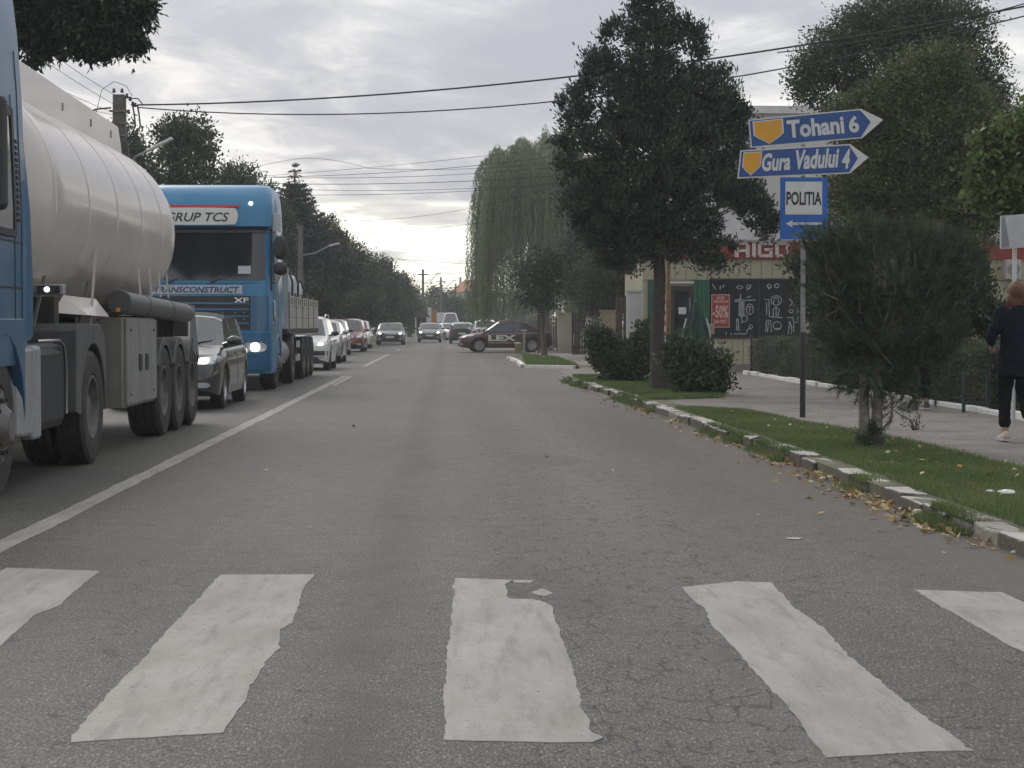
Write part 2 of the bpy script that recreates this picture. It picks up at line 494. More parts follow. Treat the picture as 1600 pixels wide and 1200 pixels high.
    hgt = M('SUBTRACT', M('ADD', M('MULTIPLY', fine, .6), M('MULTIPLY', vo.outputs['Distance'], .5)), M('MULTIPLY', k, 1.3))
    bp = N(n, 'ShaderNodeBump'); bp.inputs['Strength'].default_value = .4; bp.inputs['Distance'].default_value = .006
    l.new(hgt, bp.inputs['Height']); l.new(bp.outputs[0], b.inputs['Normal'])
    return m
ASPH = asphalt_mat()

def sheet(name, m, strips, z, zfun=None):
    """strips: list of (Y, xl, xr)"""
    vs, fs = [], []
    for Y, a, b in strips: vs += [(a, Y, z), (b, Y, z)]
    for i in range(len(strips) - 1): fs.append((2 * i, 2 * i + 1, 2 * i + 3, 2 * i + 2))
    me = bpy.data.meshes.new(name); me.from_pydata(vs, [], fs); me.materials.append(m)
    return link(bpy.data.objects.new(name, me))

EARTH = mat('earth', (.11, .105, .07), .95, var=.4, scale=1.5, bump=.4, bscale=12, dirt=.5, dirtcol=(.07, .10, .035))
kind(sheet('ground', EARTH, [(-300, -1500, 1500), (2500, -1500, 1500)], -.012), 'structure')
ys = [-60, 0, 40, 80, 95] + list(range(105, 300, 10))
kind(sheet('road', ASPH, [(Y, -6.3 + road_c(Y), 3.45 + road_c(Y)) for Y in ys], 0.0), 'structure')
# side street mouth with gravelly edges, between the two verges
mb = MB()
side = [(3.0, 43.2), (5.0, 43.0), (7.0, 43.6), (7.4, 46.0), (16, 47.4), (60, 52), (60, 60), (20, 57.5), (9, 54.2), (3.0, 53.9)]
mb.add([(x, y, .004) for x, y in side], [tuple(range(len(side)))])
GRAV = mat('gravel_paving', (.20, .185, .165), .9, var=.3, scale=3, bump=.5, bscale=60, dirt=.6, dirtcol=(.13, .12, .10))
kind(mb.build('side_street', GRAV), 'structure')
mb = MB()
side = [(3.3, 57.5), (10, 56), (60, 62), (60, 92), (6.2, 92), (3.3, 92)]
mb.add([(x, y, .004) for x, y in side], [tuple(range(len(side)))])
kind(mb.build('far_forecourt', GRAV), 'structure')

# pavement right (small concrete pavers)
def paver_mat():
    m = bpy.data.materials.new('small_pavers'); m.use_nodes = True
    n, l = m.node_tree.nodes, m.node_tree.links; b = n['Principled BSDF']
    g = N(n, 'ShaderNodeNewGeometry')
    br = N(n, 'ShaderNodeTexBrick'); br.inputs['Scale'].default_value = 1.0
    br.inputs['Brick Width'].default_value = .2; br.inputs['Row Height'].default_value = .1; br.inputs['Mortar Size'].default_value = .006
    br.inputs['Color1'].default_value = (.175, .162, .142, 1); br.inputs['Color2'].default_value = (.23, .212, .188, 1); br.inputs['Mortar'].default_value = (.095, .088, .075, 1)
    l.new(g.outputs['Position'], br.inputs[0])
    t = N(n, 'ShaderNodeTexNoise'); t.inputs['Scale'].default_value = 1.1; t.inputs['Detail'].default_value = 8; t.inputs['Roughness'].default_value = .68
    l.new(g.outputs['Position'], t.inputs[0])
    c = mix_col(n, l, 1.0, br.outputs[0], ramp(n, l, t.outputs[0], [(.3, .66), (.5, .95), (.7, 1.12)]), 'MULTIPLY')
    t2 = N(n, 'ShaderNodeTexNoise'); t2.inputs['Scale'].default_value = 3.2; t2.inputs['Detail'].default_value = 7
    l.new(g.outputs['Position'], t2.inputs[0])
    c = mix_col(n, l, ramp(n, l, t2.outputs[0], [(.6, 0.0), (.68, .7)]), c, (.09, .08, .06))
    l.new(c, b.inputs['Base Color']); b.inputs['Roughness'].default_value = .85
    bp = N(n, 'ShaderNodeBump'); bp.inputs['Strength'].default_value = .5; bp.inputs['Distance'].default_value = .01
    l.new(br.outputs['Fac'], bp.inputs['Height']); bp.invert = True; l.new(bp.outputs[0], b.inputs['Normal'])
    return m
PAVER = paver_mat()
ZP = 0.08
# pavement slab: from the verge edge to the hedge kerb
mb = MB()
pav = [(3.42, -20), (9, -20), (9, 44.2), (7.0, 43.4), (5.0, 42.6), (3.9, 42.2), (3.42, 39.5)]
mb.prism(pav, -.02, ZP)
kind(mb.build('pavement', PAVER), 'structure')
mb = MB(); mb.prism([(9.002, -20), (60, -20), (60, 46), (9.002, 44.2)], -.02, .10)
kind(mb.build('garden_ground', EARTH), 'structure')

def xedge(Y):          # verge / pavement boundary
    pts = [(0, 4.75), (14.8, 4.66), (18.5, 4.62), (20.5, 4.45), (22.3, 4.25), (24.0, 4.15), (25.3, 4.05), (26.0, 3.5), (29.0, 3.45), (29.6, 4.35), (32, 4.75), (36, 4.75), (40, 4.3), (42, 3.5), (60, 3.5)]
    return float(np.interp(Y, [p[0] for p in pts], [p[1] for p in pts]))
_kp = [G(*p, .06) for p in ((1600, 855), (1500, 815), (1400, 778), (1290, 732), (1190, 696), (1100, 665), (1010, 633), (950, 612), (893, 596))]
KYS = [0] + [p.y for p in _kp]; KXS = [_kp[0].x] + [p.x for p in _kp]
def kerb_x(Y):
    return float(np.interp(Y, KYS, KXS))
# the pavement follows the narrower kerb line further up: extra slab
mb = MB(); po = [(kerb_x(Y) + .03, Y) for Y in np.arange(-20, 42.1, 2)] + [(3.9, 42.6), (3.43, 41.5), (3.43, -20)]
mb.prism(po, -.02, ZP + .0035); kind(mb.build('kerb_bed', EARTH), 'structure')
SOIL = mat('verge_soil', (.085, .095, .045), .95, var=.4, scale=5, bump=.5, bscale=30, dirt=.6, dirtcol=(.10, .085, .06))
strips = [(Y, kerb_x(Y) + .19, xedge(Y) + .04 * math.sin(Y * 3.1) + .03 * math.sin(Y * 7.3)) for Y in np.arange(-6, 25.6, .25)]
kind(sheet('verge', SOIL, strips, ZP + .006), 'structure')
strips = [(Y, kerb_x(Y) + .12, max(kerb_x(Y) + .2, xedge(Y) + .04 * math.sin(Y * 3.1))) for Y in np.arange(29.2, 42.3, .25)]
kind(sheet('verge', SOIL, strips, ZP + .006), 'structure')

# grass blades
def grass(name, n, sampler, hgt, w, seed):
    rs = np.random.RandomState(seed)
    p = sampler(rs, n); n = len(p)
    a = rs.rand(n) * 2 * math.pi; hh = hgt * (.5 + rs.rand(n)); ww = w * (.6 + .8 * rs.rand(n))
    s = np.stack([np.cos(a), np.sin(a), np.zeros(n)], 1) * ww[:, None]
    lean = np.stack([rs.normal(size=n) * .5, rs.normal(size=n) * .5, np.ones(n)], 1) * hh[:, None]
    v = np.stack([p - s, p + s, p + lean], 1).reshape(-1, 3)
    pt = .5 + .5 * np.sin(p[:, 0] * 3.1 + 1.7 * np.sin(p[:, 1] * 1.3)) * np.sin(p[:, 1] * 1.9)
    t = np.clip(pt * .5 + rs.rand(n) * .5, 0, 1)
    t[rs.rand(n) < .03] = 1
    return kind(fast_mesh(name, v, 3, GRASS, None, t), 'stuff')
def lawn(y0, y1, dens_pow=1.0):
    def f(rs, n):
        Y = y0 + (y1 - y0) * rs.rand(n) ** dens_pow
        u = rs.rand(n)
        kx = np.array([kerb_x(q) for q in Y]); xe = np.array([xedge(q) for q in Y]) + rs.normal(size=n) * .05
        X = kx + .22 + (xe - kx - .22) * u
        # trampled bare spots
        bare = (np.sin(X * 5 + 2.1 * np.sin(Y * .9)) * np.sin(Y * 2.3 + X)) > .78
        keep = (xe - kx > .35) & (~bare | (rs.rand(n) < .25))
        return np.stack([X, Y, np.full(n, ZP + .004)], 1)[keep]
    return f
grass('grass', 150000, lawn(8, 26, 1.3), .034, .0035, 1)
grass('grass', 50000, lawn(29, 42.2), .055, .006, 2)
def kerb_grass(rs, n):      # tufts growing over and in front of the kerb stones
    c = 10.8 + 31 * rs.rand(150) ** 1.3
    i = rs.randint(0, 150, n); Y = c[i] + rs.normal(size=n) * .2
    X = np.array([kerb_x(q) for q in Y]) + rs.normal(size=n) * .06 - .01
    Z = np.where(X > np.array([kerb_x(q) for q in Y]) + .0, ZP - .01, .002)
    Y2 = np.clip(Y, 10.5, 42)
    keep = (np.sin(Y * 1.9) + np.sin(Y * .67 + 1) > .1) & (Y > 10.8)
    return np.stack([X, Y2, Z], 1)[keep]
grass('kerb_weeds', 42000, kerb_grass, .055, .004, 3)

# kerb stones
KERB = mat('kerb_stone_whitewash', (.43, .42, .385), .85, var=.2, scale=9, bump=.5, bscale=40, dirt=.75, dirtcol=(.17, .16, .13))
def top_white(m):
    # whitewash on the top only; the sides are a darker brown
    n, l = m.node_tree.nodes, m.node_tree.links; b = n['Principled BSDF']; src = b.inputs['Base Color'].links[0].from_socket
    g = N(n, 'ShaderNodeNewGeometry'); s = N(n, 'ShaderNodeSeparateXYZ'); l.new(g.outputs['Normal'], s.inputs[0])
    t = N(n, 'ShaderNodeTexNoise'); t.inputs['Scale'].default_value = 18; t.inputs['Detail'].default_value = 6; l.new(g.outputs['Position'], t.inputs[0])
    f = math_node(n, l, 'ADD', s.outputs[2], math_node(n, l, 'MULTIPLY', math_node(n, l, 'SUBTRACT', t.outputs[0], .5), 1.6))
    f = ramp(n, l, f, [(.45, 0.0), (.7, 1.0)])
    l.new(mix_col(n, l, f, (.10, .09, .072), src), b.inputs['Base Color'])
top_white(KERB)
KERBG = mat('kerb_stone_grey', (.26, .25, .225), .9, var=.25, scale=9, bump=.6, bscale=40, dirt=.5)
kerb = bpy.data.objects.new('kerb', None); COL.objects.link(kerb); kerb['kind'] = 'structure'
Y = -2.0; rs = random.Random(3)
while Y < 42:
    Ln = rs.uniform(.42, .62) if Y < 24 else rs.uniform(.55, .95)
    Y1 = Y + Ln
    x0, x1 = kerb_x(Y), kerb_x(Y1)
    miss = rs.random() < (.30 if 11.8 < Y < 20 else .10)
    if not miss:
        w = .19
        dz = rs.uniform(-.006, .016); j = rs.uniform(-.02, .02)
        mb = MB()
        top = ZP + .008 + dz
        q = [(x0 + j + rs.uniform(-.01, .01), Y + .012), (x0 + j + w, Y + .02), (x1 + j + w + rs.uniform(-.015, .015), Y1 - .015), (x1 + j + rs.uniform(-.01, .01), Y1 - .02)]
        q = [q[0], ((q[0][0] + q[1][0]) / 2, q[0][1] + rs.uniform(-.01, .03)), q[1], ((q[1][0] + q[2][0]) / 2 + rs.uniform(-.02, .01), (q[1][1] + q[2][1]) / 2), q[2], q[3], ((q[0][0] + q[3][0]) / 2 + rs.uniform(-.01, .02), (q[0][1] + q[3][1]) / 2)]
        mb.prism(q, -.03, top)
        mb.v = [(x, y, z + (rs.uniform(-.012, .01) if z > 0 else 0)) for x, y, z in mb.v]
        mb.build('kerb_stone', KERB if rs.random() < .85 else KERBG, kerb, bevel=.014)
    Y = Y1 + .006
# white kerb strip along the hedge
kerb2 = bpy.data.objects.new('hedge_kerb', None); COL.objects.link(kerb2); kerb2['kind'] = 'structure'
WHITEW = mat('whitewash', (.72, .71, .68), .8, var=.12, scale=7, bump=.3, bscale=30, dirt=.35, dirtcol=(.3, .28, .24))
Y = 14.0
while Y < 44:
    Ln = rs.uniform(.8, 1.1)
    xk = 7.08 + .05 * math.sin(Y * .8)
    a = rs.uniform(-.03, .03)
    mb = MB(); mb.prism([(xk + a, Y + .01), (xk + .11 + a, Y + .01), (xk + .11 - a, Y + Ln - .01), (xk - a, Y + Ln - .01)], ZP - .02, ZP + rs.uniform(.055, .10))
    mb.build('kerb_stone', WHITEW, kerb2, bevel=.01); Y += Ln

# road paint
def paint_mat():
    m = bpy.data.materials.new('road_paint'); m.use_nodes = True
    n, l = m.node_tree.nodes, m.node_tree.links; b = n['Principled BSDF']
    g = N(n, 'ShaderNodeNewGeometry')
    def noise(s, mp=(1, 1, 1), det=6, r=.65):
        q = N(n, 'ShaderNodeMapping'); q.inputs['Scale'].default_value = mp; l.new(g.outputs['Position'], q.inputs[0])
        t = N(n, 'ShaderNodeTexNoise'); t.inputs['Scale'].default_value = s; t.inputs['Detail'].default_value = det; t.inputs['Roughness'].default_value = r
        l.new(q.outputs[0], t.inputs[0]); return t.outputs[0]
    c = ramp(n, l, noise(2.2, (1.5, .5, 1)), [(.34, (.235, .222, .195)), (.5, (.285, .272, .242)), (.68, (.335, .322, .29))])
    c = mix_col(n, l, ramp(n, l, noise(4, (3.5, .45, 1)), [(.50, 0.0), (.68, .6)]), c, (.145, .138, .122))
    c = mix_col(n, l, ramp(n, l, noise(7, (.5, 3, 1)), [(.6, 0.0), (.75, .35)]), c, (.22, .21, .19))
    fine = noise(170, det=2)
    c = mix_col(n, l, 1.0, c, ramp(n, l, fine, [(.3, .88), (.7, 1.1)]), 'MULTIPLY')
    c = mix_col(n, l, ramp(n, l, noise(38, det=3), [(.655, 0.0), (.675, .85)]), c, (.08, .078, .074))
    l.new(c, b.inputs['Base Color']); b.inputs['Roughness'].default_value = .68
    bp = N(n, 'ShaderNodeBump'); bp.inputs['Strength'].default_value = .2; bp.inputs['Distance'].default_value = .003
    l.new(fine, bp.inputs['Height']); l.new(bp.outputs[0], b.inputs['Normal'])
    return m
PAINT = paint_mat()
def ragged(px, name='zebra_stripe', jit=.0035, step=.045):
    pts = [G(*p) for p in px]; rs = random.Random(len(px) * 7 + int(px[0][0]))
    out = []
    for i, a in enumerate(pts):
        b = pts[(i + 1) % len(pts)]; k = max(1, int((b - a).length / step)); w0 = 0.0
        for j in range(k):
            p = a.lerp(b, j / k); d = (b - a).normalized(); nrm = Vector((-d.y, d.x, 0))
            w0 = w0 * .75 + rs.gauss(0, jit * .8); out.append(p + nrm * (w0 + rs.gauss(0, jit * .5)))
    mb = MB(); mb.add([(p.x, p.y, .004) for p in out] , [tuple(range(len(out)))])
    k = len(out); me = bpy.data.meshes.new(name); me.from_pydata([(p.x, p.y, .003) for p in out] + [(p.x, p.y, -.002) for p in out], [], [tuple(range(k))] + [(i, (i + 1) % k, k + (i + 1) % k, k + i) for i in range(k)])
    bm = bmesh.new(); bm.from_mesh(me); bmesh.ops.triangulate(bm, faces=[f for f in bm.faces if len(f.verts) > 4])
    bmesh.ops.recalc_face_normals(bm, faces=bm.faces[:])
    if max(bm.faces, key=lambda f: f.calc_area()).normal.z < 0: bmesh.ops.reverse_faces(bm, faces=bm.faces[:])
    bm.to_mesh(me); bm.free(); me.materials.append(PAINT)
    return link(bpy.data.objects.new(name, me), CROSS)
CROSS = bpy.data.objects.new('zebra_crossing', None); COL.objects.link(CROSS); CROSS['kind'] = 'structure'
ragged([(8, 888), (155, 893), (120, 922), (96, 944), (50, 966), (0, 1010), (-120, 1092), (-210, 1150), (-465, 1150)])
ragged([(-500, 880), (-350, 882), (-1020, 1150), (-1290, 1150)])
ragged([(345, 899), (490, 898), (471, 925), (467, 948), (456, 974), (438, 984), (437, 1013), (417, 1032), (400, 1060), (375, 1105), (350, 1146), (200, 1155), (109, 1161), (112, 1150), (180, 1075), (240, 1010), (300, 945), (330, 915)])
ragged([(712, 904), (800, 907), (789, 915), (797, 936), (830, 937), (862, 945), (875, 985), (893, 1040), (905, 1090), (925, 1145), (941, 1153), (925, 1161), (875, 1161), (692, 1157), (695, 1120), (700, 1010), (705, 960)])
ragged([(801, 907), (834, 908), (830, 911), (803, 911)], step=.03, jit=.003)
ragged([(832, 925), (848, 920), (863, 928), (853, 932), (838, 930)], step=.03, jit=.004)
ragged([(1065, 918), (1150, 909), (1205, 911), (1240, 950), (1290, 985), (1330, 1030), (1400, 1085), (1523, 1174), (1450, 1175), (1380, 1180), (1292, 1185), (1260, 1145), (1230, 1105), (1180, 1050), (1145, 1010), (1110, 975), (1100, 950), (1080, 935)])
ragged([(1427, 922), (1565, 926), (1690, 988), (1840, 1058), (2030, 1150), (1827, 1152), (1600, 1021), (1500, 965)])
LINES = bpy.data.objects.new('lane_line', None); COL.objects.link(LINES); LINES['kind'] = 'structure'
def line(pts, name='line_segment'):
    mb = MB(); k = len(pts); rs = random.Random(k)
    vs = [];
    for (Y, x0, x1) in pts: vs += [(x0 + rs.gauss(0, .006), Y, .002), (x1 + rs.gauss(0, .006), Y, .002)]
    mb.add(vs, [(2 * i, 2 * i + 1, 2 * i + 3, 2 * i + 2) for i in range(k - 1)])
    mb.build(name, PAINT, LINES)
line([(Y, -2.60, -2.45) for Y in np.arange(-5, 46, .25)])
line([(Y, -2.42, -2.32) for Y in np.arange(38.5, 46, .5)])
line([(Y, -2.62, -2.48) for Y in np.arange(57, 80, .5)])
line([(Y, -2.58, -2.44) for Y in np.arange(92, 98, .5)])

# litter
LEAFY = leaf_mat('fallen_leaf', [(0, (.16, .10, .04)), (.4, (.32, .20, .06)), (.75, (.42, .34, .16)), (1, (.45, .42, .33))], trans=.1)
def litter(rs_seed=5):
    rs = np.random.RandomState(rs_seed)
    cl = [(10.7, 0, 40), (11.6, 0, 80), (12.4, 0, 40), (13.0, 0, 60), (13.6, 0, 55), (15.0, 0, 75), (16.5, 0, 55), (17.4, 0, 60), (20, 0, 50), (24, 0, 45), (27, 0, 40), (31, 0, 40), (35, 0, 35)]
    c = []
    for Y, X, n in cl: c.append(np.stack([kerb_x(Y) - .09 + rs.normal(size=n) * .10, Y + rs.normal(size=n) * .35, np.full(n, .012)], 1))
    n = 220; Yr = 10 + 30 * rs.rand(n); c.append(np.stack([np.array([kerb_x(q) for q in Yr]) - .03 - np.abs(rs.normal(size=n)) * .22, Yr, np.full(n, .008)], 1))
    n = 55; Yr = 11 + 14 * rs.rand(n); c.append(np.stack([3.5 + 1.4 * rs.rand(n), Yr, np.full(n, ZP + .05)], 1))
    n = 9; Yr = 9 + 30 * rs.rand(n); c.append(np.stack([-2 + 5 * rs.rand(n), Yr, np.full(n, .008)], 1))
    c = np.vstack(c); n = len(c)
    ax = rs.normal(size=(n, 3)) * np.array([1, 1, .35])
    v = leaf_verts(c, ax, .035 + .045 * rs.rand(n), .022 + .028 * rs.rand(n), rs)
    v[:, 2] = np.maximum(v[:, 2], .006)
    kind(fast_mesh('fallen_leaves', v, 4, LEAFY, None, rs.rand(n)), 'stuff')
litter()
PLASTIC = mat('pale_plastic', (.62, .66, .62), .45, var=.1, scale=20, bump=.5, bscale=30)
def crumple(name, label, cat, c, r, seed, m=PLASTIC, flat=.6):
    rs = random.Random(seed); mb = MB(); n = 14; rings = []
    for i in range(7):
        ph = math.pi * (i + .3) / 7.6
        rings.append([(c[0] + math.cos(2 * math.pi * k / n) * math.sin(ph) * r * rs.uniform(.72, 1.15), c[1] + math.sin(2 * math.pi * k / n) * math.sin(ph) * r * .8 * rs.uniform(.72, 1.15), c[2] + r * flat * (1 - math.cos(ph)) * .55 * rs.uniform(.85, 1.15)) for k in range(n)])
    mb.loft(rings, True, True); return tag(mb.build(name, m), label, cat)
g1 = G(1573, 774, ZP + .02)
crumple('plastic_bag', 'crumpled pale plastic bag lying on the grass near the right edge', 'litter', g1, .062, 1)
g1 = G(1547, 770, ZP + .02)
crumple('paper_scrap', 'small white crumpled paper just left of the larger plastic bag', 'litter', g1, .032, 2)
g1 = G(1434, 806, .002)
crumple('plastic_cup', 'crushed cream coloured cup in the gutter among yellow leaves', 'litter', g1, .035, 3, mat('cream_plastic', (.6, .57, .42), .5), 1.2)
g1 = G(1242, 842, .002)
crumple('paper_wrapper', 'torn flattened wrapper lying on the asphalt near the kerb', 'litter', g1, .05, 4, mat('wrapper', (.36, .36, .34), .6), .12)

# ------------------------------------------------------------------ wheels, projection
RUBBER = mat('tyre_rubber', (.028, .027, .026), .8, var=.3, scale=12, bump=.3, dirt=.5, dirtcol=(.09, .085, .075))
STEEL = mat('rim_steel', (.17, .165, .16), .6, .3, var=.25, scale=9, dirt=.8, dirtcol=(.09, .075, .06))
ALLOY = mat('alloy_silver', (.55, .55, .56), .3, .8, var=.1)
BLACKP = mat('black_plastic', (.025, .026, .028), .5, var=.2, scale=9)
DARKP = mat('dark_chassis', (.03, .03, .03), .8, var=.4, scale=6, dirt=.5)
GLASS = mat('dark_glass', (.018, .022, .026), .06, var=.3, scale=2, spec=.7, coat=.5)
CHROME = mat('chrome', (.6, .6, .6), .15, 1.0, var=.05)
LAMPON = mat('headlamp_lit', (.9, .9, .85), .2, var=.02, emit=7.0, emitcol=(1, .95, .85))
LAMPDIM = mat('headlamp_glass', (.55, .57, .58), .12, .3, var=.1, scale=14)
PLATE = mat('number_plate', (.6, .6, .58), .5, var=.05)
LAMPON.cycles.emission_sampling = 'NONE'
REDL = mat('tail_lamp', (.25, .01, .01), .2, var=.2)
AMBER = mat('amber_lamp', (.6, .22, .03), .3, var=.1)

def car_wheel(parent, x, y, r, side, w=.2, rimmat=None, spokes=5):
    t = MB(); s = side
    t.lathe([(-s * w, r * .66), (-s * w, r * .95), (-s * w * .8, r), (-s * w * .15, r), (-s * .005, r * .94), (0, r * .7), (-s * .03, r * .64), (-s * w, r * .66)], (x, y, r), 'x', 28)
    ty = t.build('wheel', RUBBER, parent, smooth=True)
    m = MB(); m.lathe([(-s * .1, r * .66), (-s * .012, r * .66), (-s * .02, r * .6), (-s * .075, r * .56), (-s * .08, r * .1), (-s * .08, .01)], (x, y, r), 'x', 24)
    rm = m.build('rim', BLACKP if spokes else (rimmat or ALLOY), ty, smooth=True)
    if spokes:
        k = MB()
        for i in range(spokes):
            a = 2 * math.pi * i / spokes + .3
            d = Vector((0, math.cos(a), math.sin(a))); e = Vector((0, -math.sin(a), math.cos(a)))
            c = Vector((x - s * .035, y, r)) + d * r * .33
            k.obox(c, (.014, 0, 0), d * r * .3, e * r * .085)
        k.lathe([(-s * .05, r * .16), (-s * .022, r * .15), (-s * .018, .01)], (x, y, r), 'x', 12)
        k.lathe([(-s * .05, r * .66), (-s * .008, r * .66), (-s * .008, r * .59), (-s * .05, r * .57)], (x, y, r), 'x', 24)
        k.build('spokes', rimmat or ALLOY, ty, smooth=True)
    return ty

def truck_wheel(parent, x, y, r=.5, side=1, w=.3, style='dish', dual=False):
    s = side; t = MB()
    def ty(x):
        prof = [(-s * w, r * .6), (-s * w, r * .93), (-s * w * .88, r)]
        for q in (.75, .5, .25):      # tread grooves
            prof += [(-s * w * (q + .035), r), (-s * w * (q + .02), r * .975), (-s * w * (q - .02), r * .975), (-s * w * (q - .035), r)]
        prof += [(-s * w * .12, r), (-s * .006, r * .93), (0, r * .78), (-s * .01, r * .6), (-s * .05, r * .56), (-s * w, r * .56)]
        t.lathe(prof, (x, y, r), 'x', 40)
    ty(x)
    if dual: ty(x - s * (w + .03))
    root = t.build('wheel', RUBBER, parent, smooth=True, angle=28)
    m = MB()
    if style == 'hub':     # steering axle: flange proud, bolts and hub drum
        m.lathe([(-s * .12, r * .57), (-s * .02, r * .57), (0, r * .53), (s * .0, r * .46), (s * .015, r * .44), (s * .02, r * .32), (s * .06, r * .26), (s * .09, r * .2), (s * .095, .01)], (x, y, r), 'x', 32)
    else:
        m.lathe([(-s * .22, r * .56), (-s * .012, r * .57), (-s * .012, r * .52), (-s * .12, r * .48), (-s * .15, r * .34), (-s * .15, r * .24), (-s * .05, r * .2), (-s * .04, .01)], (x, y, r), 'x', 32)
    rim = m.build('rim', STEEL, root, smooth=True)
    bl = MB(); bx = x + s * .02 if style == 'hub' else x - s * .14
    for i in range(10):
        a = 2 * math.pi * i / 10; R = r * (.38 if style == 'hub' else .3)
        p = Vector((bx, y + math.cos(a) * R, r + math.sin(a) * R)); bl.cyl(p, p + Vector((s * .03, 0, 0)), .018, n=6)
    if style == 'hub':
        for i in range(10):
            a = 2 * math.pi * (i + .5) / 10; R = r * .495
            p = Vector((x - s * .002, y + math.cos(a) * R, r + math.sin(a) * R)); bl.cyl(p, p + Vector((s * .008, 0, 0)), .022, n=8)
    bl.build('bolts', DARKP if style == 'hub' else STEEL, root)
    return root

class Surf:
    """ray projector on a built mesh (local coordinates)"""
    def __init__(s, o):
        me = o.data; s.b = BVHTree.FromPolygons([v.co.copy() for v in me.vertices], [tuple(p.vertices) for p in me.polygons])
    def hit(s, p, d, off=.006):
        h, n, i, dist = s.b.ray_cast(Vector(p), Vector(d).normalized(), 10)
        if h is None: return None
        return h - Vector(d).normalized() * off
    def patch(s, quad, d, nu=8, nv=5, off=.006, rnd_=0.0):
        """quad: 4 points (start positions off the surface), projected along d; returns MB or None"""
        q = [Vector(p) for p in quad]; mb = MB(); grid = []
        for j in range(nv + 1):
            row = []
            for i in range(nu + 1):
                u, v = i / nu, j / nv
                if rnd_:
                    uu, vv = 2 * u - 1, 2 * v - 1
                    k = rnd_ * .5
                    uu2 = uu * math.sqrt(max(0, 1 - k * vv * vv * uu * uu)); vv2 = vv * math.sqrt(max(0, 1 - k * uu * uu * vv * vv))
                    u, v = (uu2 + 1) / 2, (vv2 + 1) / 2
                p = q[0].lerp(q[1], u).lerp(q[3].lerp(q[2], u), v)
                h = s.hit(p, d, off); row.append(h)
            grid.append(row)
        idx = {}
        for j in range(nv + 1):
            for i in range(nu + 1):
                if grid[j][i] is not None: idx[(i, j)] = len(mb.v); mb.v.append(tuple(grid[j][i]))
        for j in range(nv):
            for i in range(nu):
                k = [(i, j), (i + 1, j), (i + 1, j + 1), (i, j + 1)]
                if all(a in idx for a in k): mb.f.append(tuple(idx[a] for a in k))
        # rim back onto the surface gives the patch its thickness
        bnd = [(i, 0) for i in range(nu)] + [(nu, j) for j in range(nv)] + [(i, nv) for i in range(nu, 0, -1)] + [(0, j) for j in range(nv, 0, -1)]
        if all(a in idx for a in bnd):
            back = {}
            for a in bnd: back[a] = len(mb.v); mb.v.append(tuple(Vector(mb.v[idx[a]]) + Vector(d).normalized() * (off + .01)))
            for a, b in zip(bnd, bnd[1:] + bnd[:1]): mb.f.append((idx[a], idx[b], back[b], back[a]))
        return mb
    def project(s, mb, d, off=.004):
        out = MB(); vs = []
        for v in mb.v:
            h = s.hit(v, d, off); vs.append(h if h is not None else Vector(v))
        out.add(vs, mb.f); return out

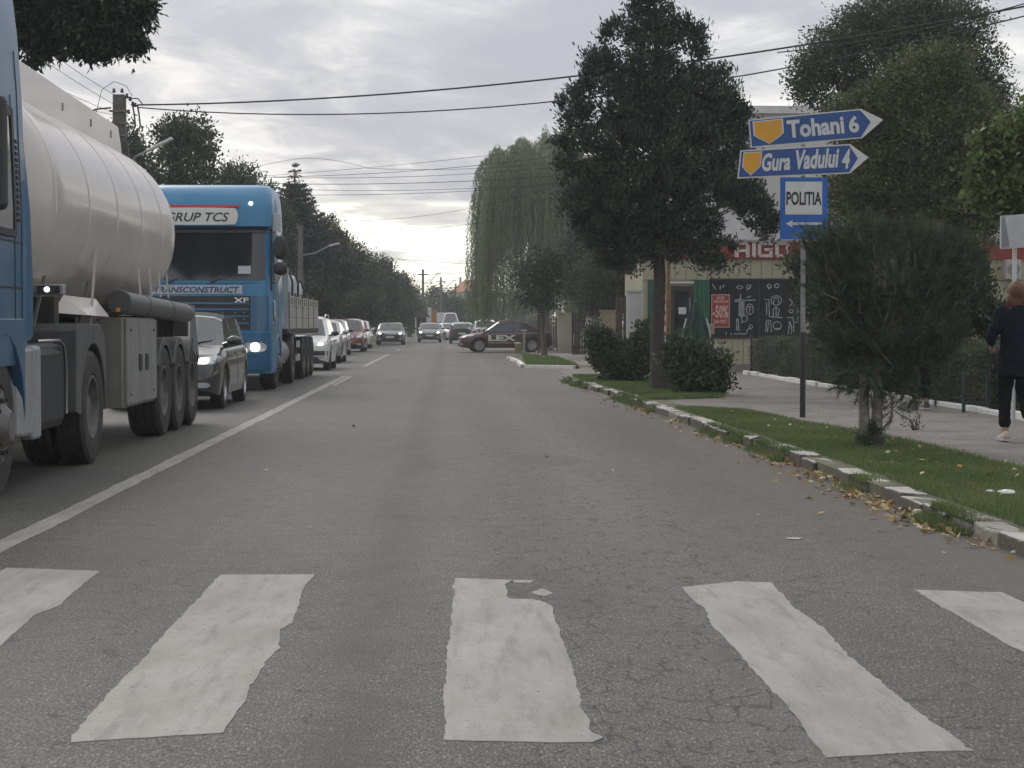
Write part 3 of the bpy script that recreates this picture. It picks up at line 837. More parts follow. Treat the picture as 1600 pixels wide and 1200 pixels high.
# ------------------------------------------------------------------ cars
def make_car(name, label, paint, x, Y, rz=0.0, L=4.3, W=1.74, Hh=1.47, style='sedan', group=None, cat='car',
             lit=True, bumper=None, wheel_r=.31, rear_view=False, plate=True, hood=.9, belt=.93, trimdark=False, roofrails=False, grille='bars'):
    root = thing(name, label, cat, (x, Y, 0), rz, group)
    h = L / 2; fa, ra = -h + .85, h - (.95 if style != 'van' else 1.0)
    if style == 'van':
        tp = [(-h, .75), (-h + .05, .85), (-h + .35, 1.0), (-h + .9, 1.12), (h, 1.15)]
        rp = [(-h + .75, 1.12), (-h + 1.75, Hh - .08), (-h + 2.3, Hh), (h - .1, Hh), (h, Hh - .04)]
        sw = [(-h + 1.5, -h + 2.3), (-h + 2.42, -h + 3.3)]; ws1 = -h + 1.75; rs0 = h - .04
    elif style == 'hatch':
        tp = [(-h, .62), (-h + .06, .7), (-h + .25, hood - .1), (-h + .95, hood + .02), (-h + 1.15, belt), (h, belt + .05)]
        rp = [(-h + .95, hood), (-h + 1.75, Hh - .07), (-h + 2.3, Hh), (h - .7, Hh - .05), (h - .35, Hh - .12), (h - .02, belt + .05)]
        sw = [(-h + 1.45, -h + 2.3), (-h + 2.4, h - 1.05), (h - .95, h - .55)]; ws1 = -h + 1.75; rs0 = h - .4
    else:
        tp = [(-h, .62), (-h + .06, .68), (-h + .25, hood - .13), (-h + 1.1, hood + .02), (-h + 1.2, belt), (h - .7, belt + .04), (h - .12, belt + .02), (h, belt - .12)]
        rp = [(-h + 1.0, hood), (-h + 1.75, Hh - .06), (-h + 2.2, Hh), (h - 1.5, Hh - .04), (h - 1.15, Hh - .10), (h - .58, belt + .04)]
        sw = [(-h + 1.45, -h + 2.35), (-h + 2.45, h - 1.15)]; ws1 = -h + 1.75; rs0 = h - 1.2
    wp = [(-h, .60), (-h + .04, .74), (-h + .12, .87), (-h + .28, .95), (-h + .6, .99), (-h + 1.0, 1.0), (h - .9, 1.0), (h - .3, .95), (h - .08, .86), (h, .76)]
    f = lambda pts, y: float(np.interp(y, [p[0] for p in pts], [p[1] for p in pts]))
    R = wheel_r + .045
    def b(y):
        z = .2
        for c in (fa, ra):
            d = abs(y - c)
            if d < R: z = max(z, wheel_r + math.sqrt(R * R - d * d))
        if y < -h + .3: z = max(z, .2 + (.3 - (y + h)) * .25)
        if y > h - .4: z = max(z, .2 + (y - h + .4) * .3)
        return z
    st = sorted(set([round(v, 3) for v in np.linspace(-h, h, 64)] + [round(v, 3) for v in (-h + .02, -h + .04, -h + .08, -h + .12, h - .02, h - .06)]))
    rings = []
    for y in st:
        w = f(wp, y) * W / 2; t = f(tp, y); bb = b(y); arch = bb > .36
        bz = bb if arch else .2 if -h + .3 < y < h - .4 else bb
        half = [(0, bz), (w * .8, bz), (w * .97, bb + .02), (w, max(.42, bb + .04)), (w * 1.0, max(t * .68, bb + .06)), (w * .985, max(t - .13, bb + .08)), (w * .95, max(t - .05, bb + .09)), (w * .86, max(t, bb + .1)), (w * .45, max(t + .025, bb + .12)), (0, max(t + .035, bb + .13))]
        rings.append([(px_, y, pz) for px_, pz in half] + [(-px_, y, pz) for px_, pz in half[-2:0:-1]])
    mb = MB(); mb.loft(rings, True, True)
    body = mb.build('body', paint, root, smooth=True, angle=42)
    # cabin
    gy0, gy1 = rp[0][0], rp[-1][0]
    gs = [v for v in np.linspace(gy0, gy1, 46)]
    def gring(y):
        t = f(tp, y) - .01; r = max(f(rp, y), t + .005); wb = f(wp, y) * W / 2 * .93; k = r - t
        wr = lambda z: wb - (z - t) * .30
        return [(wr(t), t), (wr(t + k * .5), t + k * .5), (wr(r - min(.06, k * .3)), r - min(.06, k * .3)), (max(.1, wr(r) - .10), r - min(.01, k * .1)), (max(.05, wr(r) * .5), r + .012), (0, r + .018)]
    G2 = [gring(y) for y in gs]
    shell, ws, rw = MB(), MB(), MB(); wins = {}
    for i in range(len(gs) - 1):
        y0, y1 = gs[i], gs[i + 1]; ym = (y0 + y1) / 2
        for s in (1, -1):
            for k in range(5):
                q = [(s * G2[i][k][0], y0, G2[i][k][1]), (s * G2[i][k + 1][0], y0, G2[i][k + 1][1]), (s * G2[i + 1][k + 1][0], y1, G2[i + 1][k + 1][1]), (s * G2[i + 1][k][0], y1, G2[i + 1][k][1])]
                dst = shell
                if k >= 3 and gy0 + .05 < ym < ws1: dst = ws
                elif k >= 3 and rs0 < ym < gy1 - .06: dst = rw
                elif k < 2:
                    for wi, (a, c) in enumerate(sw):
                        if a - .3 * (wi == 0) * (1 - k) < ym < c: dst = wins.setdefault((s, wi), MB())
                dst.add(q, [(0, 1, 2, 3)])
    e = G2[-1]; mbx = [(a, gs[-1], z) for a, z in e] + [(-a, gs[-1], z) for a, z in e[::-1]]
    shell.add(mbx, [tuple(range(len(mbx)))])
    shell.build('roof', paint, root, smooth=True, angle=50)
    ws.build('windscreen', GLASS, root, smooth=True)
    if rw.v: rw.build('rear_window', GLASS, root, smooth=True)
    for k, m in wins.items(): m.build('side_window', GLASS, root, smooth=True)
    # dark floor inside the arches
    u = MB(); u.box(-W / 2 + .24, W / 2 - .24, -h + .15, h - .15, .22, .62); u.build('underbody', DARKP, root)
    sf = Surf(body)
    if rear_view:
        for s in (1, -1):
            m = sf.patch([(s * W * .30, h + 1, belt - .2), (s * W * .47, h + 1, belt - .2), (s * W * .47, h + 1, belt - .02), (s * W * .32, h + 1, belt - .04)], (0, -1, 0), off=.012)
            m.build('tail_light', REDL, root)
        m = sf.patch([(-.26, h + 1, .62), (.26, h + 1, .62), (.26, h + 1, .74), (-.26, h + 1, .74)], (0, -1, 0), off=.012); m.build('number_plate', PLATE, root)
        m = sf.patch([(-W * .4, h + 1, .3), (W * .4, h + 1, .3), (W * .4, h + 1, .5), (-W * .4, h + 1, .5)], (0, -1, 0), off=.03); m.build('rear_bumper', BLACKP, root)
    D = (0, 1, 0); y0 = -h - 1
    for s in (1, -1):
        hz = hood - .16 if style != 'van' else .78
        m = sf.patch([(s * W * .27, y0, hz - .08), (s * W * .46, y0, hz - .06), (s * W * .475, y0, hz + .075), (s * W * .30, y0, hz + .03)], D, 9, 6, off=.014, rnd_=.6)
        hl = m.build('headlight', LAMPDIM, root, smooth=True)
        if lit:
            m = sf.patch([(s * W * .31, y0, hz - .05), (s * W * .40, y0, hz - .05), (s * W * .40, y0, hz + .04), (s * W * .31, y0, hz + .03)], D, 6, 5, off=.022, rnd_=.9)
            m.build('bulb', LAMPON, hl, smooth=True)
        m = sf.patch([(s * W * .30, y0, .33), (s * W * .41, y0, .33), (s * W * .41, y0, .41), (s * W * .30, y0, .41)], D, 5, 4, off=.012, rnd_=.9)
        m.build('fog_light', LAMPDIM if not trimdark else BLACKP, root, smooth=True)
        # mirrors
        my = ws1 - .72; c = Vector((s * (W / 2 + .09), my, belt + .09))
        k = MB(); ringsm = []
        for i in range(7):
            a = i / 6 * math.pi; rr = .35 + .65 * math.sin(a)
            ringsm.append([(c.x + (-.11 + .22 * i / 6), c.y + .07 * rr * math.cos(t_), c.z + .075 * rr * math.sin(t_)) for t_ in [2 * math.pi * j / 12 for j in range(12)]])
        k.loft(ringsm, True, True); k.cyl((s * (W / 2 - .08), my + .02, belt + .02), (c.x - s * .06, c.y, c.z - .03), .03, n=8)
        k.build('mirror', BLACKP if trimdark or bumper else paint, root, smooth=True)
        if roofrails:
            k = MB(); k.tube([(s * W * .36, -h + 1.9, Hh - .02), (s * W * .36, -h + 2.1, Hh + .05), (s * W * .36, h - 1.0, Hh + .04), (s * W * .36, h - .8, Hh - .04)], .018); k.build('roof_rail', ALLOY, root, smooth=True)
        for (c0) in (-h + 1.42 if style != 'sedan' else -h + 1.6, ):
            pass
        # door handle and shut lines
        xs = s * 3
        for (ya) in (sw[0][1] - .12, sw[1][1] - .25 if len(sw) > 1 else sw[0][1]):
            m = sf.patch([(xs, ya - .1, belt - .13), (xs, ya + .08, belt - .13), (xs, ya + .08, belt - .10), (xs, ya - .1, belt - .10)], (-s, 0, 0), 4, 2, off=.018)
            m.build('door_handle', paint if not bumper else BLACKP, root)
        for ya in (sw[0][0] - .3, sw[0][1] + .05, ra - .05 if len(sw) > 1 else sw[0][1] + 1):
            z0_ = .3 if abs(ya - ra) > R + .05 and abs(ya - fa) > R + .05 else .75
            q = sf.patch([(xs, ya - .006, z0_), (xs, ya + .006, z0_), (xs, ya + .006, belt - .03), (xs, ya - .006, belt - .03)], (-s, 0, 0), 1, 10, off=.003)
            if q.v: q.build('door_seam', BLACKP, root)
    gz = hood - .17 if style != 'van' else .74
    m = sf.patch([(-W * .24, y0, gz - .09), (W * .24, y0, gz - .09), (W * .26, y0, gz + .05), (-W * .26, y0, gz + .05)], D, 12, 4, off=.010, rnd_=.5)
    gr = m.build('grille', BLACKP, root)
    k = MB()
    for z in (gz - .05, gz - .01, gz + .03):
        q = sf.patch([(-W * .22, y0, z - .006), (W * .22, y0, z - .006), (W * .22, y0, z + .006), (-W * .22, y0, z + .006)], D, 10, 1, off=.018); k.add(q.v, q.f)
    k.build('slats', CHROME if grille == 'bars' else BLACKP, gr)
    m = sf.patch([(-W * .33, y0, .27), (W * .33, y0, .27), (W * .36, y0, .38), (-W * .36, y0, .38)], D, 12, 4, off=.010, rnd_=.3)
    m.build('lower_grille', BLACKP, root)
    if bumper is not None:
        m = sf.patch([(-W * .47, y0, .42), (W * .47, y0, .42), (W * .47, y0, .54), (-W * .47, y0, .54)], D, 16, 3, off=.02); m.build('bumper_strip', bumper, root, smooth=True)
    if plate:
        m = sf.patch([(-.26, y0, .44), (.26, y0, .44), (.26, y0, .55), (-.26, y0, .55)], D, 5, 2, off=.028); m.build('number_plate', PLATE, root)
    wb = MB(); wb.tube([(-.55, gy0 + .03, hood + .05), (-.2, gy0 + .12, hood + .085), (.1, gy0 + .16, hood + .11)], .009); wb.tube([(.1, gy0 + .03, hood + .05), (.4, gy0 + .1, hood + .085), (.62, gy0 + .2, hood + .12)], .009)
    wb.build('wiper', BLACKP, root)
    for s in (1, -1):
        for c in (fa, ra): car_wheel(root, s * (W / 2 - .02), c, wheel_r, s, spokes=5 if not bumper else 0, rimmat=ALLOY if not bumper else STEEL)
    return root, sf, (L, W, Hh)

def car_paint(name, col, metal=.3, dirt=.25, rough=.28):
    return mat(name, col, rough, metal, var=.05, scale=3, coat=.8, dirt=dirt, dirtcol=(.2, .19, .17))
PB = car_paint('paint_graphite', (.035, .036, .038), .5)
PW = car_paint('paint_white', (.62, .62, .6), 0)
PS = car_paint('paint_silver', (.36, .37, .38), .6)
PR = car_paint('paint_red', (.17, .022, .016), .2)
PK = car_paint('paint_black', (.018, .02, .022), .3)
PN = car_paint('paint_navy', (.03, .038, .055), .4)
PM = car_paint('paint_maroon', (.052, .0105, .0095), .0, dirt=.08, rough=.45)

make_car('parked_car', 'dark graphite hatchback with lit headlights waiting behind the white tanker', PB, -4.2, 29.45, L=4.5, W=1.75, Hh=1.45, style='hatch')
make_car('waiting_car', 'white car with black bumper strip right behind the dropside truck', PW, -4.12, 53.3, L=4.3, W=1.73, Hh=1.5, style='hatch', bumper=BLACKP, roofrails=True)
make_car('waiting_car', 'silver estate car half hidden behind the white car with black bumper strip', PS, -4.35, 63.2, L=4.3, W=1.7, Hh=1.42, style='sedan')
make_car('waiting_car', 'pale silver hatchback with one bright headlight in front of the red car', PS, -5.0, 78.6, L=4.1, W=1.7, Hh=1.5, style='hatch', trimdark=True)
make_car('waiting_car', 'dark red car in the left hand queue', PR, -4.75, 88.5, L=4.2, W=1.74, Hh=1.55, style='hatch', lit=False)
make_car('waiting_car', 'small white car partly hidden behind the red car in the queue', PW, -4.95, 101, L=4.0, W=1.65, Hh=1.5, style='hatch')
make_car('oncoming_car', 'black car facing the camera alone in the oncoming lane', PK, -3.68, 120, L=4.6, W=1.82, Hh=1.42, style='sedan')
make_car('oncoming_car', 'dark blue grey car with both headlights lit further down the road', PN, -1.35, 137, L=4.4, W=1.76, Hh=1.42, style='hatch', roofrails=True)
make_car('oncoming_car', 'distant white car behind the dark blue grey one', PW, -.15, 156, rz=math.radians(28), L=4.3, W=1.74, Hh=1.42, style='sedan', lit=True)
make_car('white_van', 'distant white van below the pale billboard', PW, .25, 182, L=5.4, W=2.0, Hh=2.45, style='van', cat='van', lit=False)
make_car('departing_car', 'black car seen from behind beyond the maroon patrol car', PK, .95, 128, rz=math.pi, L=4.4, W=1.76, Hh=1.45, style='hatch', rear_view=True, lit=False)
make_car('departing_car', 'white estate car mostly hidden behind the roof of the maroon car', PW, 2.4, 122, rz=math.pi, L=4.5, W=1.8, Hh=1.6, style='hatch', rear_view=True, lit=False)

lex, sfx, _ = make_car('patrol_car', 'maroon saloon lettered LEX PROTECT pulling out of the side street', PM, 2.62, 86.0, rz=math.radians(-84), L=4.25, W=1.72, Hh=1.48, style='sedan', lit=False, group=None)
# the car's nose points left in the photo; its right... side towards the camera carries the lettering
LETW = mat('lettering_silver', (.55, .55, .53), .5, var=.1, scale=20)
WHITEP = mat('white_paint_print', (.72, .72, .70), .55, var=.05, scale=10)
for s in (1, -1):
    mb = MB(); lettering(mb, 'LEX', (s * 3, -.22, .66), (0, s, 0), (0, 0, 1), 1.30, .27, bold=.045); sfx.project(mb, (-s, 0, 0), .006).build('lettering', LETW, lex)
    mb = MB(); lettering(mb, 'PROTECT', (s * 3, -.22, .44), (0, s, 0), (0, 0, 1), 1.28, .075, bold=.02); sfx.project(mb, (-s, 0, 0), .006).build('lettering', mat('lettering_dull', (.38, .33, .31), .5), lex)

# ------------------------------------------------------------------ trucks
def rounded_plan(x0, x1, y0, y1, r, n=5):
    pts = []
    for cx_, cy_, a0 in ((x1 - r, y0 + r, -90), (x1 - .05, y1 - .05, 0), (x0 + .05, y1 - .05, 90), (x0 + r, y0 + r, 180)):
        rr = r if cy_ == y0 + r else .05
        for i in range(n + 1):
            a = math.radians(a0 + 90 * i / n); pts.append((cx_ + rr * math.cos(a), cy_ + rr * math.sin(a)))
    return pts

def cab_body(parent, m, W, zs, depth, r=.22, name='cab'):
    """zs: (z, front offset y, halfwidth shrink)"""
    mb = MB(); rings = []
    for z, yo, sh in zs:
        rings.append([(x, y, z) for x, y in rounded_plan(-W / 2 + sh, W / 2 - sh, yo, depth, r)])
    mb.loft(rings, True, True)
    return mb.build(name, m, parent, smooth=True, angle=40)

TANKW = mat('tank_enamel', (.56, .525, .48), .33, 0, var=.05, scale=.7, dirt=.42, dirtcol=(.33, .29, .24), coat=.35)
TBLUE = mat('tractor_blue', (.035, .115, .22), .38, .0, var=.08, scale=2, dirt=.5, dirtcol=(.10, .14, .17), coat=.2, spec=.4)
FEND = mat('mudguard_grey', (.075, .077, .078), .65, var=.2, scale=5, dirt=.5, dirtcol=(.15, .14, .12))
CABG = mat('cabinet_grey', (.22, .215, .20), .55, .2, var=.12, scale=3, dirt=.55, dirtcol=(.09, .08, .065))
SKIRT = mat('skirt_silver', (.36, .37, .38), .45, .3, var=.1, scale=4, dirt=.4)

def fender(parent, y, r=.57, x0=.62, x1=1.25, z=.5, a0=-8, a1=188, th=.03, m=FEND, side=True, name='mudguard', cut=None):
    mb = MB(); rings = []
    n = 18
    for i in range(n + 1):
        a = math.radians(a0 + (a1 - a0) * i / n)
        rings.append([(x0, y - math.cos(a) * r, z + math.sin(a) * r), (x1, y - math.cos(a) * r, z + math.sin(a) * r), (x1 + .012, y - math.cos(a) * (r + th * .5), z + math.sin(a) * (r + th * .5)), (x1, y - math.cos(a) * (r + th), z + math.sin(a) * (r + th)), (x0, y - math.cos(a) * (r + th), z + math.sin(a) * (r + th))])
    mb.loft(rings, True, True)
    if side:      # narrow outer flange
        rings = []
        for i in range(n + 1):
            a = math.radians(a0 + (a1 - a0) * i / n)
            rings.append([(x1, y - math.cos(a) * (r - .05), z + math.sin(a) * (r - .05)), (x1 + .015, y - math.cos(a) * (r - .05), z + math.sin(a) * (r - .05)), (x1 + .015, y - math.cos(a) * (r + .01), z + math.sin(a) * (r + .01)), (x1, y - math.cos(a) * (r + .01), z + math.sin(a) * (r + .01))])
        mb.loft(rings, True, True)
    return mb.build(name, m, parent, smooth=True, angle=40)

def tanker():
    T = thing('tanker_truck', 'white tanker truck with blue cab nearest the camera on the left', 'tanker truck', (-4.45, 12.1, 0))
    zs = [(.95, .04, .03), (1.15, .0, .0), (1.6, .0, .0), (2.1, .03, .0), (3.0, .25, .03), (3.45, .45, .06), (3.8, .8, .10), (3.95, 1.2, .18)]
    c = cab_body(T, TBLUE, 2.5, zs, 2.2)
    sf = Surf(c); S = 3
    # lower skirt with the wheel arch
    for s in (1, -1):
        mb = MB(); poly = [(.0, .95), (.0, .45), (.72, .45)]
        for i in range(13):
            a = math.radians(180 - 15 * i); poly.append((1.4 + .66 * math.cos(a), .52 + .66 * math.sin(a)))
        poly = poly[:3] + [(y_, z_) for y_, z_ in poly[3:] if z_ > .5]
        poly += [(2.06, 1.12), (2.28, 1.14), (2.28, 1.3), (.0, 1.3)]
        mb.prism([(a, b_) for a, b_ in poly], s * 1.17, s * 1.255, 'x'); mb.build('skirt', TBLUE, T, bevel=.01)
        m = sf.patch([(s * S, .75, 1.95), (s * S, 1.66, 1.95), (s * S, 1.6, 2.78), (s * S, .95, 2.78)], (-s, 0, 0), off=.02); w = m.build('side_window', GLASS, T)
        fr = MB()
        for a, b_ in (((.70, 1.90), (1.72, 1.95)), ((1.66, 1.9), (1.73, 2.84)), ((.9, 2.78), (1.7, 2.85))):
            q = sf.patch([(s * S, a[0], a[1]), (s * S, b_[0], a[1]), (s * S, b_[0], b_[1]), (s * S, a[0], b_[1])], (-s, 0, 0), off=.028, nu=3, nv=3); fr.add(q.v, q.f)
        fr.build('frame', BLACKP, w)
        k = MB()
        for ya, z0_, z1_ in ((1.76, 1.2, 2.95), (1.98, 1.2, 3.3)):
            q = sf.patch([(s * S, ya, z0_), (s * S, ya + .012, z0_), (s * S, ya + .012, z1_), (s * S, ya, z1_)], (-s, 0, 0), 1, 8, off=.004); k.add(q.v, q.f)
        for zz in (1.52, 1.86):
            q = sf.patch([(s * S, .3, zz), (s * S, 2.1, zz), (s * S, 2.1, zz + .012), (s * S, .3, zz + .012)], (-s, 0, 0), 8, 1, off=.004); k.add(q.v, q.f)
        k.build('door_seam', BLACKP, T)
        k = MB()
        for i in range(14):
            zz = 2.02 + i * .045
            q = sf.patch([(s * S, 1.84, zz), (s * S, 1.93, zz), (s * S, 1.93, zz + .022), (s * S, 1.84, zz + .022)], (-s, 0, 0), 1, 1, off=.012); k.add(q.v, q.f)
        k.build('air_vent', BLACKP, T)
        # wind deflector behind the cab side, leaning in towards the top
        mb = MB(); rings = []
        for z, x_, y0_, y1_ in ((1.16, 1.255, 2.0, 2.36), (1.6, 1.26, 2.0, 2.34), (2.1, 1.26, 2.0, 2.28), (2.9, 1.2, 1.95, 2.22), (3.5, 1.12, 1.9, 2.12), (3.9, 1.02, 1.85, 2.0)):
            rings.append([(s * (x_ - .03), y0_, z), (s * x_, y0_ + .05, z), (s * x_, y1_ - .03, z), (s * (x_ - .06), y1_, z), (s * (x_ - .08), y1_, z), (s * (x_ - .05), y0_, z)])
        mb.loft(rings, True, True); mb.build('side_deflector', TBLUE, T, smooth=True, angle=40)
        # mirror pod
        mb = MB(); mb.box(s * 1.34, s * 1.58, .08, .2, 2.0, 2.75); mb.build('mirror', BLACKP, T, bevel=.04)
        # headlight
    m = sf.patch([(-1.1, -2, 2.0), (1.1, -2, 2.0), (1.05, -2, 2.95), (-1.05, -2, 2.95)], (0, 1, 0), 14, 8, off=.01); m.build('windscreen', GLASS, T, smooth=True)
    m = sf.patch([(-1.0, -2, 1.2), (1.0, -2, 1.2), (1.0, -2, 1.8), (-1.0, -2, 1.8)], (0, 1, 0), 10, 4, off=.01); m.build('grille', BLACKP, T)
    mb = MB(); mb.box(-1.2, 1.2, -.08, .5, .35, .94); mb.build('bumper', TBLUE, T, bevel=.06)
    for s in (1, -1):
        mb = MB(); mb.box(s * .8, s * 1.12, -.11, -.05, .62, .82); mb.build('headlight', LAMPDIM, T, bevel=.02)
    # chassis
    mb = MB(); mb.box(-.45, .45, .6, 6.3, .55, .95); mb.box(-1.0, 1.0, 2.3, 2.8, .7, 1.3); mb.build('chassis', DARKP, T)
    for s in (1, -1): truck_wheel(T, s * 1.215, 1.4, .52, s, .32, 'hub')
    for s in (1, -1): truck_wheel(T, s * 1.25, 4.8, .51, s, .27, 'dish', True)
    # skirt panels, battery box, mudguard around the drive wheel
    for s in (1, -1):
        mb = MB(); mb.prism([(1.13, 1.98), (1.2, 2.0), (1.25, 2.05), (1.255, 2.32), (1.14, 2.32)], .40, 1.08); mb.v = [(s * x, y, z) for x, y, z in mb.v]
        mb.build('side_skirt', SKIRT, T, bevel=.03)
        mb = MB(); mb.prism([(1.13, 2.36), (1.255, 2.36), (1.26, 2.52), (1.25, 2.62), (1.13, 2.62)], .36, 1.09); mb.v = [(s * x, y, z) for x, y, z in mb.v]
        mb.build('side_skirt', SKIRT, T, bevel=.03)
        mb = MB(); mb.box(s * .55, s * 1.19, 2.64, 3.85, .38, 1.1); mb.build('fuel_tank', BLACKP, T, bevel=.09)
        mb = MB(); mb.tube([(s * 1.2, 2.7, 1.125), (s * 1.2, 3.55, 1.125), (s * 1.2, 3.75, 1.07), (s * 1.2, 3.83, .9), (s * 1.2, 3.83, .5)], .014, 8); mb.build('tank_strap', CHROME, T, smooth=True)
        # full mudguard: front box, arch, top
        mb = MB(); poly = []
        for i in range(19):
            a = math.radians(-5 + 190 * i / 18); poly.append((4.8 - math.cos(a) * .575, .51 + math.sin(a) * .575))
        out_ = [(5.42, .75), (5.40, 1.02), (5.28, 1.2), (5.12, 1.26), (4.1, 1.265), (4.02, 1.2), (4.0, .5)]
        inner = poly
        mb.prism(inner + out_, s * .62, s * 1.25, 'x'); mb.build('mudguard', FEND, T, bevel=.015)
    # marker lamp bracket behind the cab
    mb = MB(); mb.box(.7, 1.27, 3.4, 3.5, 1.50, 1.59); br = mb.build('lamp_bracket', SKIRT, T, bevel=.01)
    mb = MB(); mb.box(1.06, 1.24, 3.37, 3.399, 1.515, 1.575); mb.build('lamp_housing', BLACKP, br)
    mb = MB(); mb.lathe([(-.012, .02), (0, .02)], (1.14, 3.37, 1.545), 'y', 12); mb.build('bulb', LAMPON, br)
    # ---- tank trailer
    def ring(y, k, dz=0, n=48):
        cz = 2.33 + dz; out_ = []
        for i in range(n):
            a = 2 * math.pi * i / n; ca, sa = math.cos(a), math.sin(a); e = .97
            out_.append((1.205 * k * math.copysign(abs(ca) ** e, ca), y, cz + 1.08 * k * math.copysign(abs(sa) ** e, sa)))
        return out_
    prof = [(2.95, .25), (2.98, .6), (3.08, .85), (3.25, .96), (3.4, 1.0)]
    mid = [3.4 + i * (10.3 - 3.4) / 16 for i in range(1, 17)]
    prof += [(y, 1.0) for y in mid[:-1]] + [(10.1, .995), (10.45, .965), (10.75, .90), (10.98, .79), (11.12, .6), (11.2, .3)]
    mb = MB(); mb.loft([ring(y, k) for y, k in prof], True, True)
    tank = mb.build('tank', TANKW, T, smooth=True, angle=50)
    for y in (3.45, 4.9, 6.35, 7.8, 9.2):
        mb = MB(); mb.loft([ring(y - .03, 1.0005), ring(y - .02, 1.0045), ring(y + .02, 1.0045), ring(y + .03, 1.0005)], True, False)
        mb.build('weld_band', TANKW, tank, smooth=True)
    # side seam lines of the cladding
    # catwalk coaming on the top
    mb = MB()
    for s in (1, -1):
        poly = [(4.2, 3.15), (3.9, 3.36), (3.85, 3.68), (10.1, 3.60), (10.3, 3.4), (10.4, 3.15)]
        mb.prism(poly, s * .50, s * .55, 'x')
    mb.box(-.5, .5, 3.95, 10.1, 3.38, 3.44)
    mb.build('catwalk_coaming', TANKW, T, bevel=.01)
    for y in (5.0, 7.2, 8.9):
        mb = MB(); mb.lathe([(0, .26), (.14, .26), (.18, .2), (.2, .02)], (0, y, 3.43), 'z', 20); mb.build('hatch', STEEL, T, smooth=True)
    for y in (4.6, 6.9, 8.4, 9.6):
        mb = MB(); mb.box(.552, .558, y, y + .05, 3.42, 3.50); mb.build('hinge_plate', SKIRT, T)
    # trailer frame, bearers
    mb = MB(); mb.box(-.5, .5, 4.0, 12.0, .95, 1.28); mb.box(-1.0, 1.0, 4.3, 4.5, 1.2, 1.5)
    for y in (8.0, 9.4, 10.7, 11.9): mb.box(-1.1, 1.1, y, y + .1, .98, 1.35)
    mb.build('trailer_frame', DARKP, T)
    for y in (3.7, 5.6):
        mb = MB(); mb.obox((1.0, y, 1.45), (.012, 0, 0), (0, .018, 0), (.05, 0, .22)); mb.build('stay', CABG, T)
    mb = MB(); mb.obox((1.15, 5.35, 1.68), (.010, 0, 0), (0, .014, 0), (0, .18, .42)); mb.build('stay', TANKW, T)
    mb = MB(); mb.add([(.95, 4.5, 1.36), (1.22, 4.7, 1.34), (1.22, 5.75, 1.33), (1.10, 5.7, 1.50), (1.0, 4.7, 1.52), (.95, 5.7, 1.33)], [(0, 1, 4), (1, 2, 3, 4), (2, 5, 3), (0, 4, 3, 5), (0, 5, 2, 1)])
    mb.build('gusset', TANKW, T)
    for y in (8.0, 8.75, 9.4, 10.0):
        mb = MB(); mb.obox((1.135, y, 1.72), (.008, 0, 0), (0, .014, 0), (-.02, .05, .15)); mb.build('rib', TANKW, T)
    # valve cabinet
    mb = MB(); mb.box(.75, 1.22, 6.45, 8.45, .42, 1.33); cb = mb.build('valve_cabinet', CABG, T, bevel=.012)
    mb = MB(); mb.box(1.221, 1.25, 6.55, 8.42, .45, 1.31); dr = mb.build('door', mat('cabinet_door', (.27, .27, .265), .5, .25, var=.1, scale=3, dirt=.45, dirtcol=(.11, .10, .085)), cb, bevel=.006)
    mb = MB()
    for y in (7.25, 7.65): mb.box(1.251, 1.262, y, y + .16, .78, .95)
    mb.build('latch', BLACKP, cb)
    mb = MB()
    for y in (6.75, 8.2):
        for z in (.55, 1.2): mb.cyl((1.25, y, z), (1.262, y, z), .015, n=8)
    mb.build('bolt', STEEL, cb)
    mb = MB(); mb.cyl((1.18, 6.4, 1.38), (1.18, 6.4, 1.42), .03, n=10); mb.build('amber_lamp', AMBER, T)
    mb = MB(); mb.tube([(1.0, 6.3, 1.3), (1.1, 6.38, 1.37), (1.24, 6.4, 1.38)], .015); mb.build('lamp_cable', BLACKP, T)
    # hose tube along the flank
    mb = MB(); mb.lathe([(0, .01), (0, .115), (.01, .125), (.09, .125), (.10, .115), (1.3, .115), (1.305, .122), (1.36, .122), (1.365, .115), (3.0, .115), (3.005, .122), (3.06, .122), (3.065, .115), (4.6, .115), (4.6, .01)], (1.19, 6.45, 1.48), 'y', 28)
    mb.v = [(x, y, z - (y - 6.45) * .018) for x, y, z in mb.v]
    mb.build('hose_tube', mat('hose_tube_grey', (.10, .102, .105), .5, .1, var=.1, scale=6, dirt=.3), T, smooth=True, angle=40)
    # axles
    for y in (9.05, 10.2, 11.35):
        for s in (1, -1): truck_wheel(T, s * 1.25, y, .51, s, .36, 'dish')
        fender(T, y, .56, .85, 1.24, .52, 30, 150)
        mb = MB(); mb.cyl((-1.1, y, .51), (1.1, y, .51), .07); mb.build('axle', DARKP, T)
    mb = MB(); mb.box(.2, 1.2, 12.1, 12.14, .45, 1.0); mb.box(-1.2, -.2, 12.1, 12.14, .45, 1.0); mb.build('mudflap', BLACKP, T)
    for y in (11.3, 11.5):
        mb = MB(); mb.add([(1.22, y, 1.0), (1.26, y, 1.0), (1.25, y, 1.5), (1.22, y, 1.5), (1.22, y + .01, 1.0), (1.30, y + .01, .86), (1.25, y + .01, 1.5)], [(0, 1, 2, 3), (4, 5, 6)]); mb.build('marker_blade', SKIRT, T)
    mb = MB(); mb.box(-1.2, 1.2, 12.0, 12.09, .62, .74); mb.build('rear_bumper', STEEL, T, bevel=.01)
tanker()

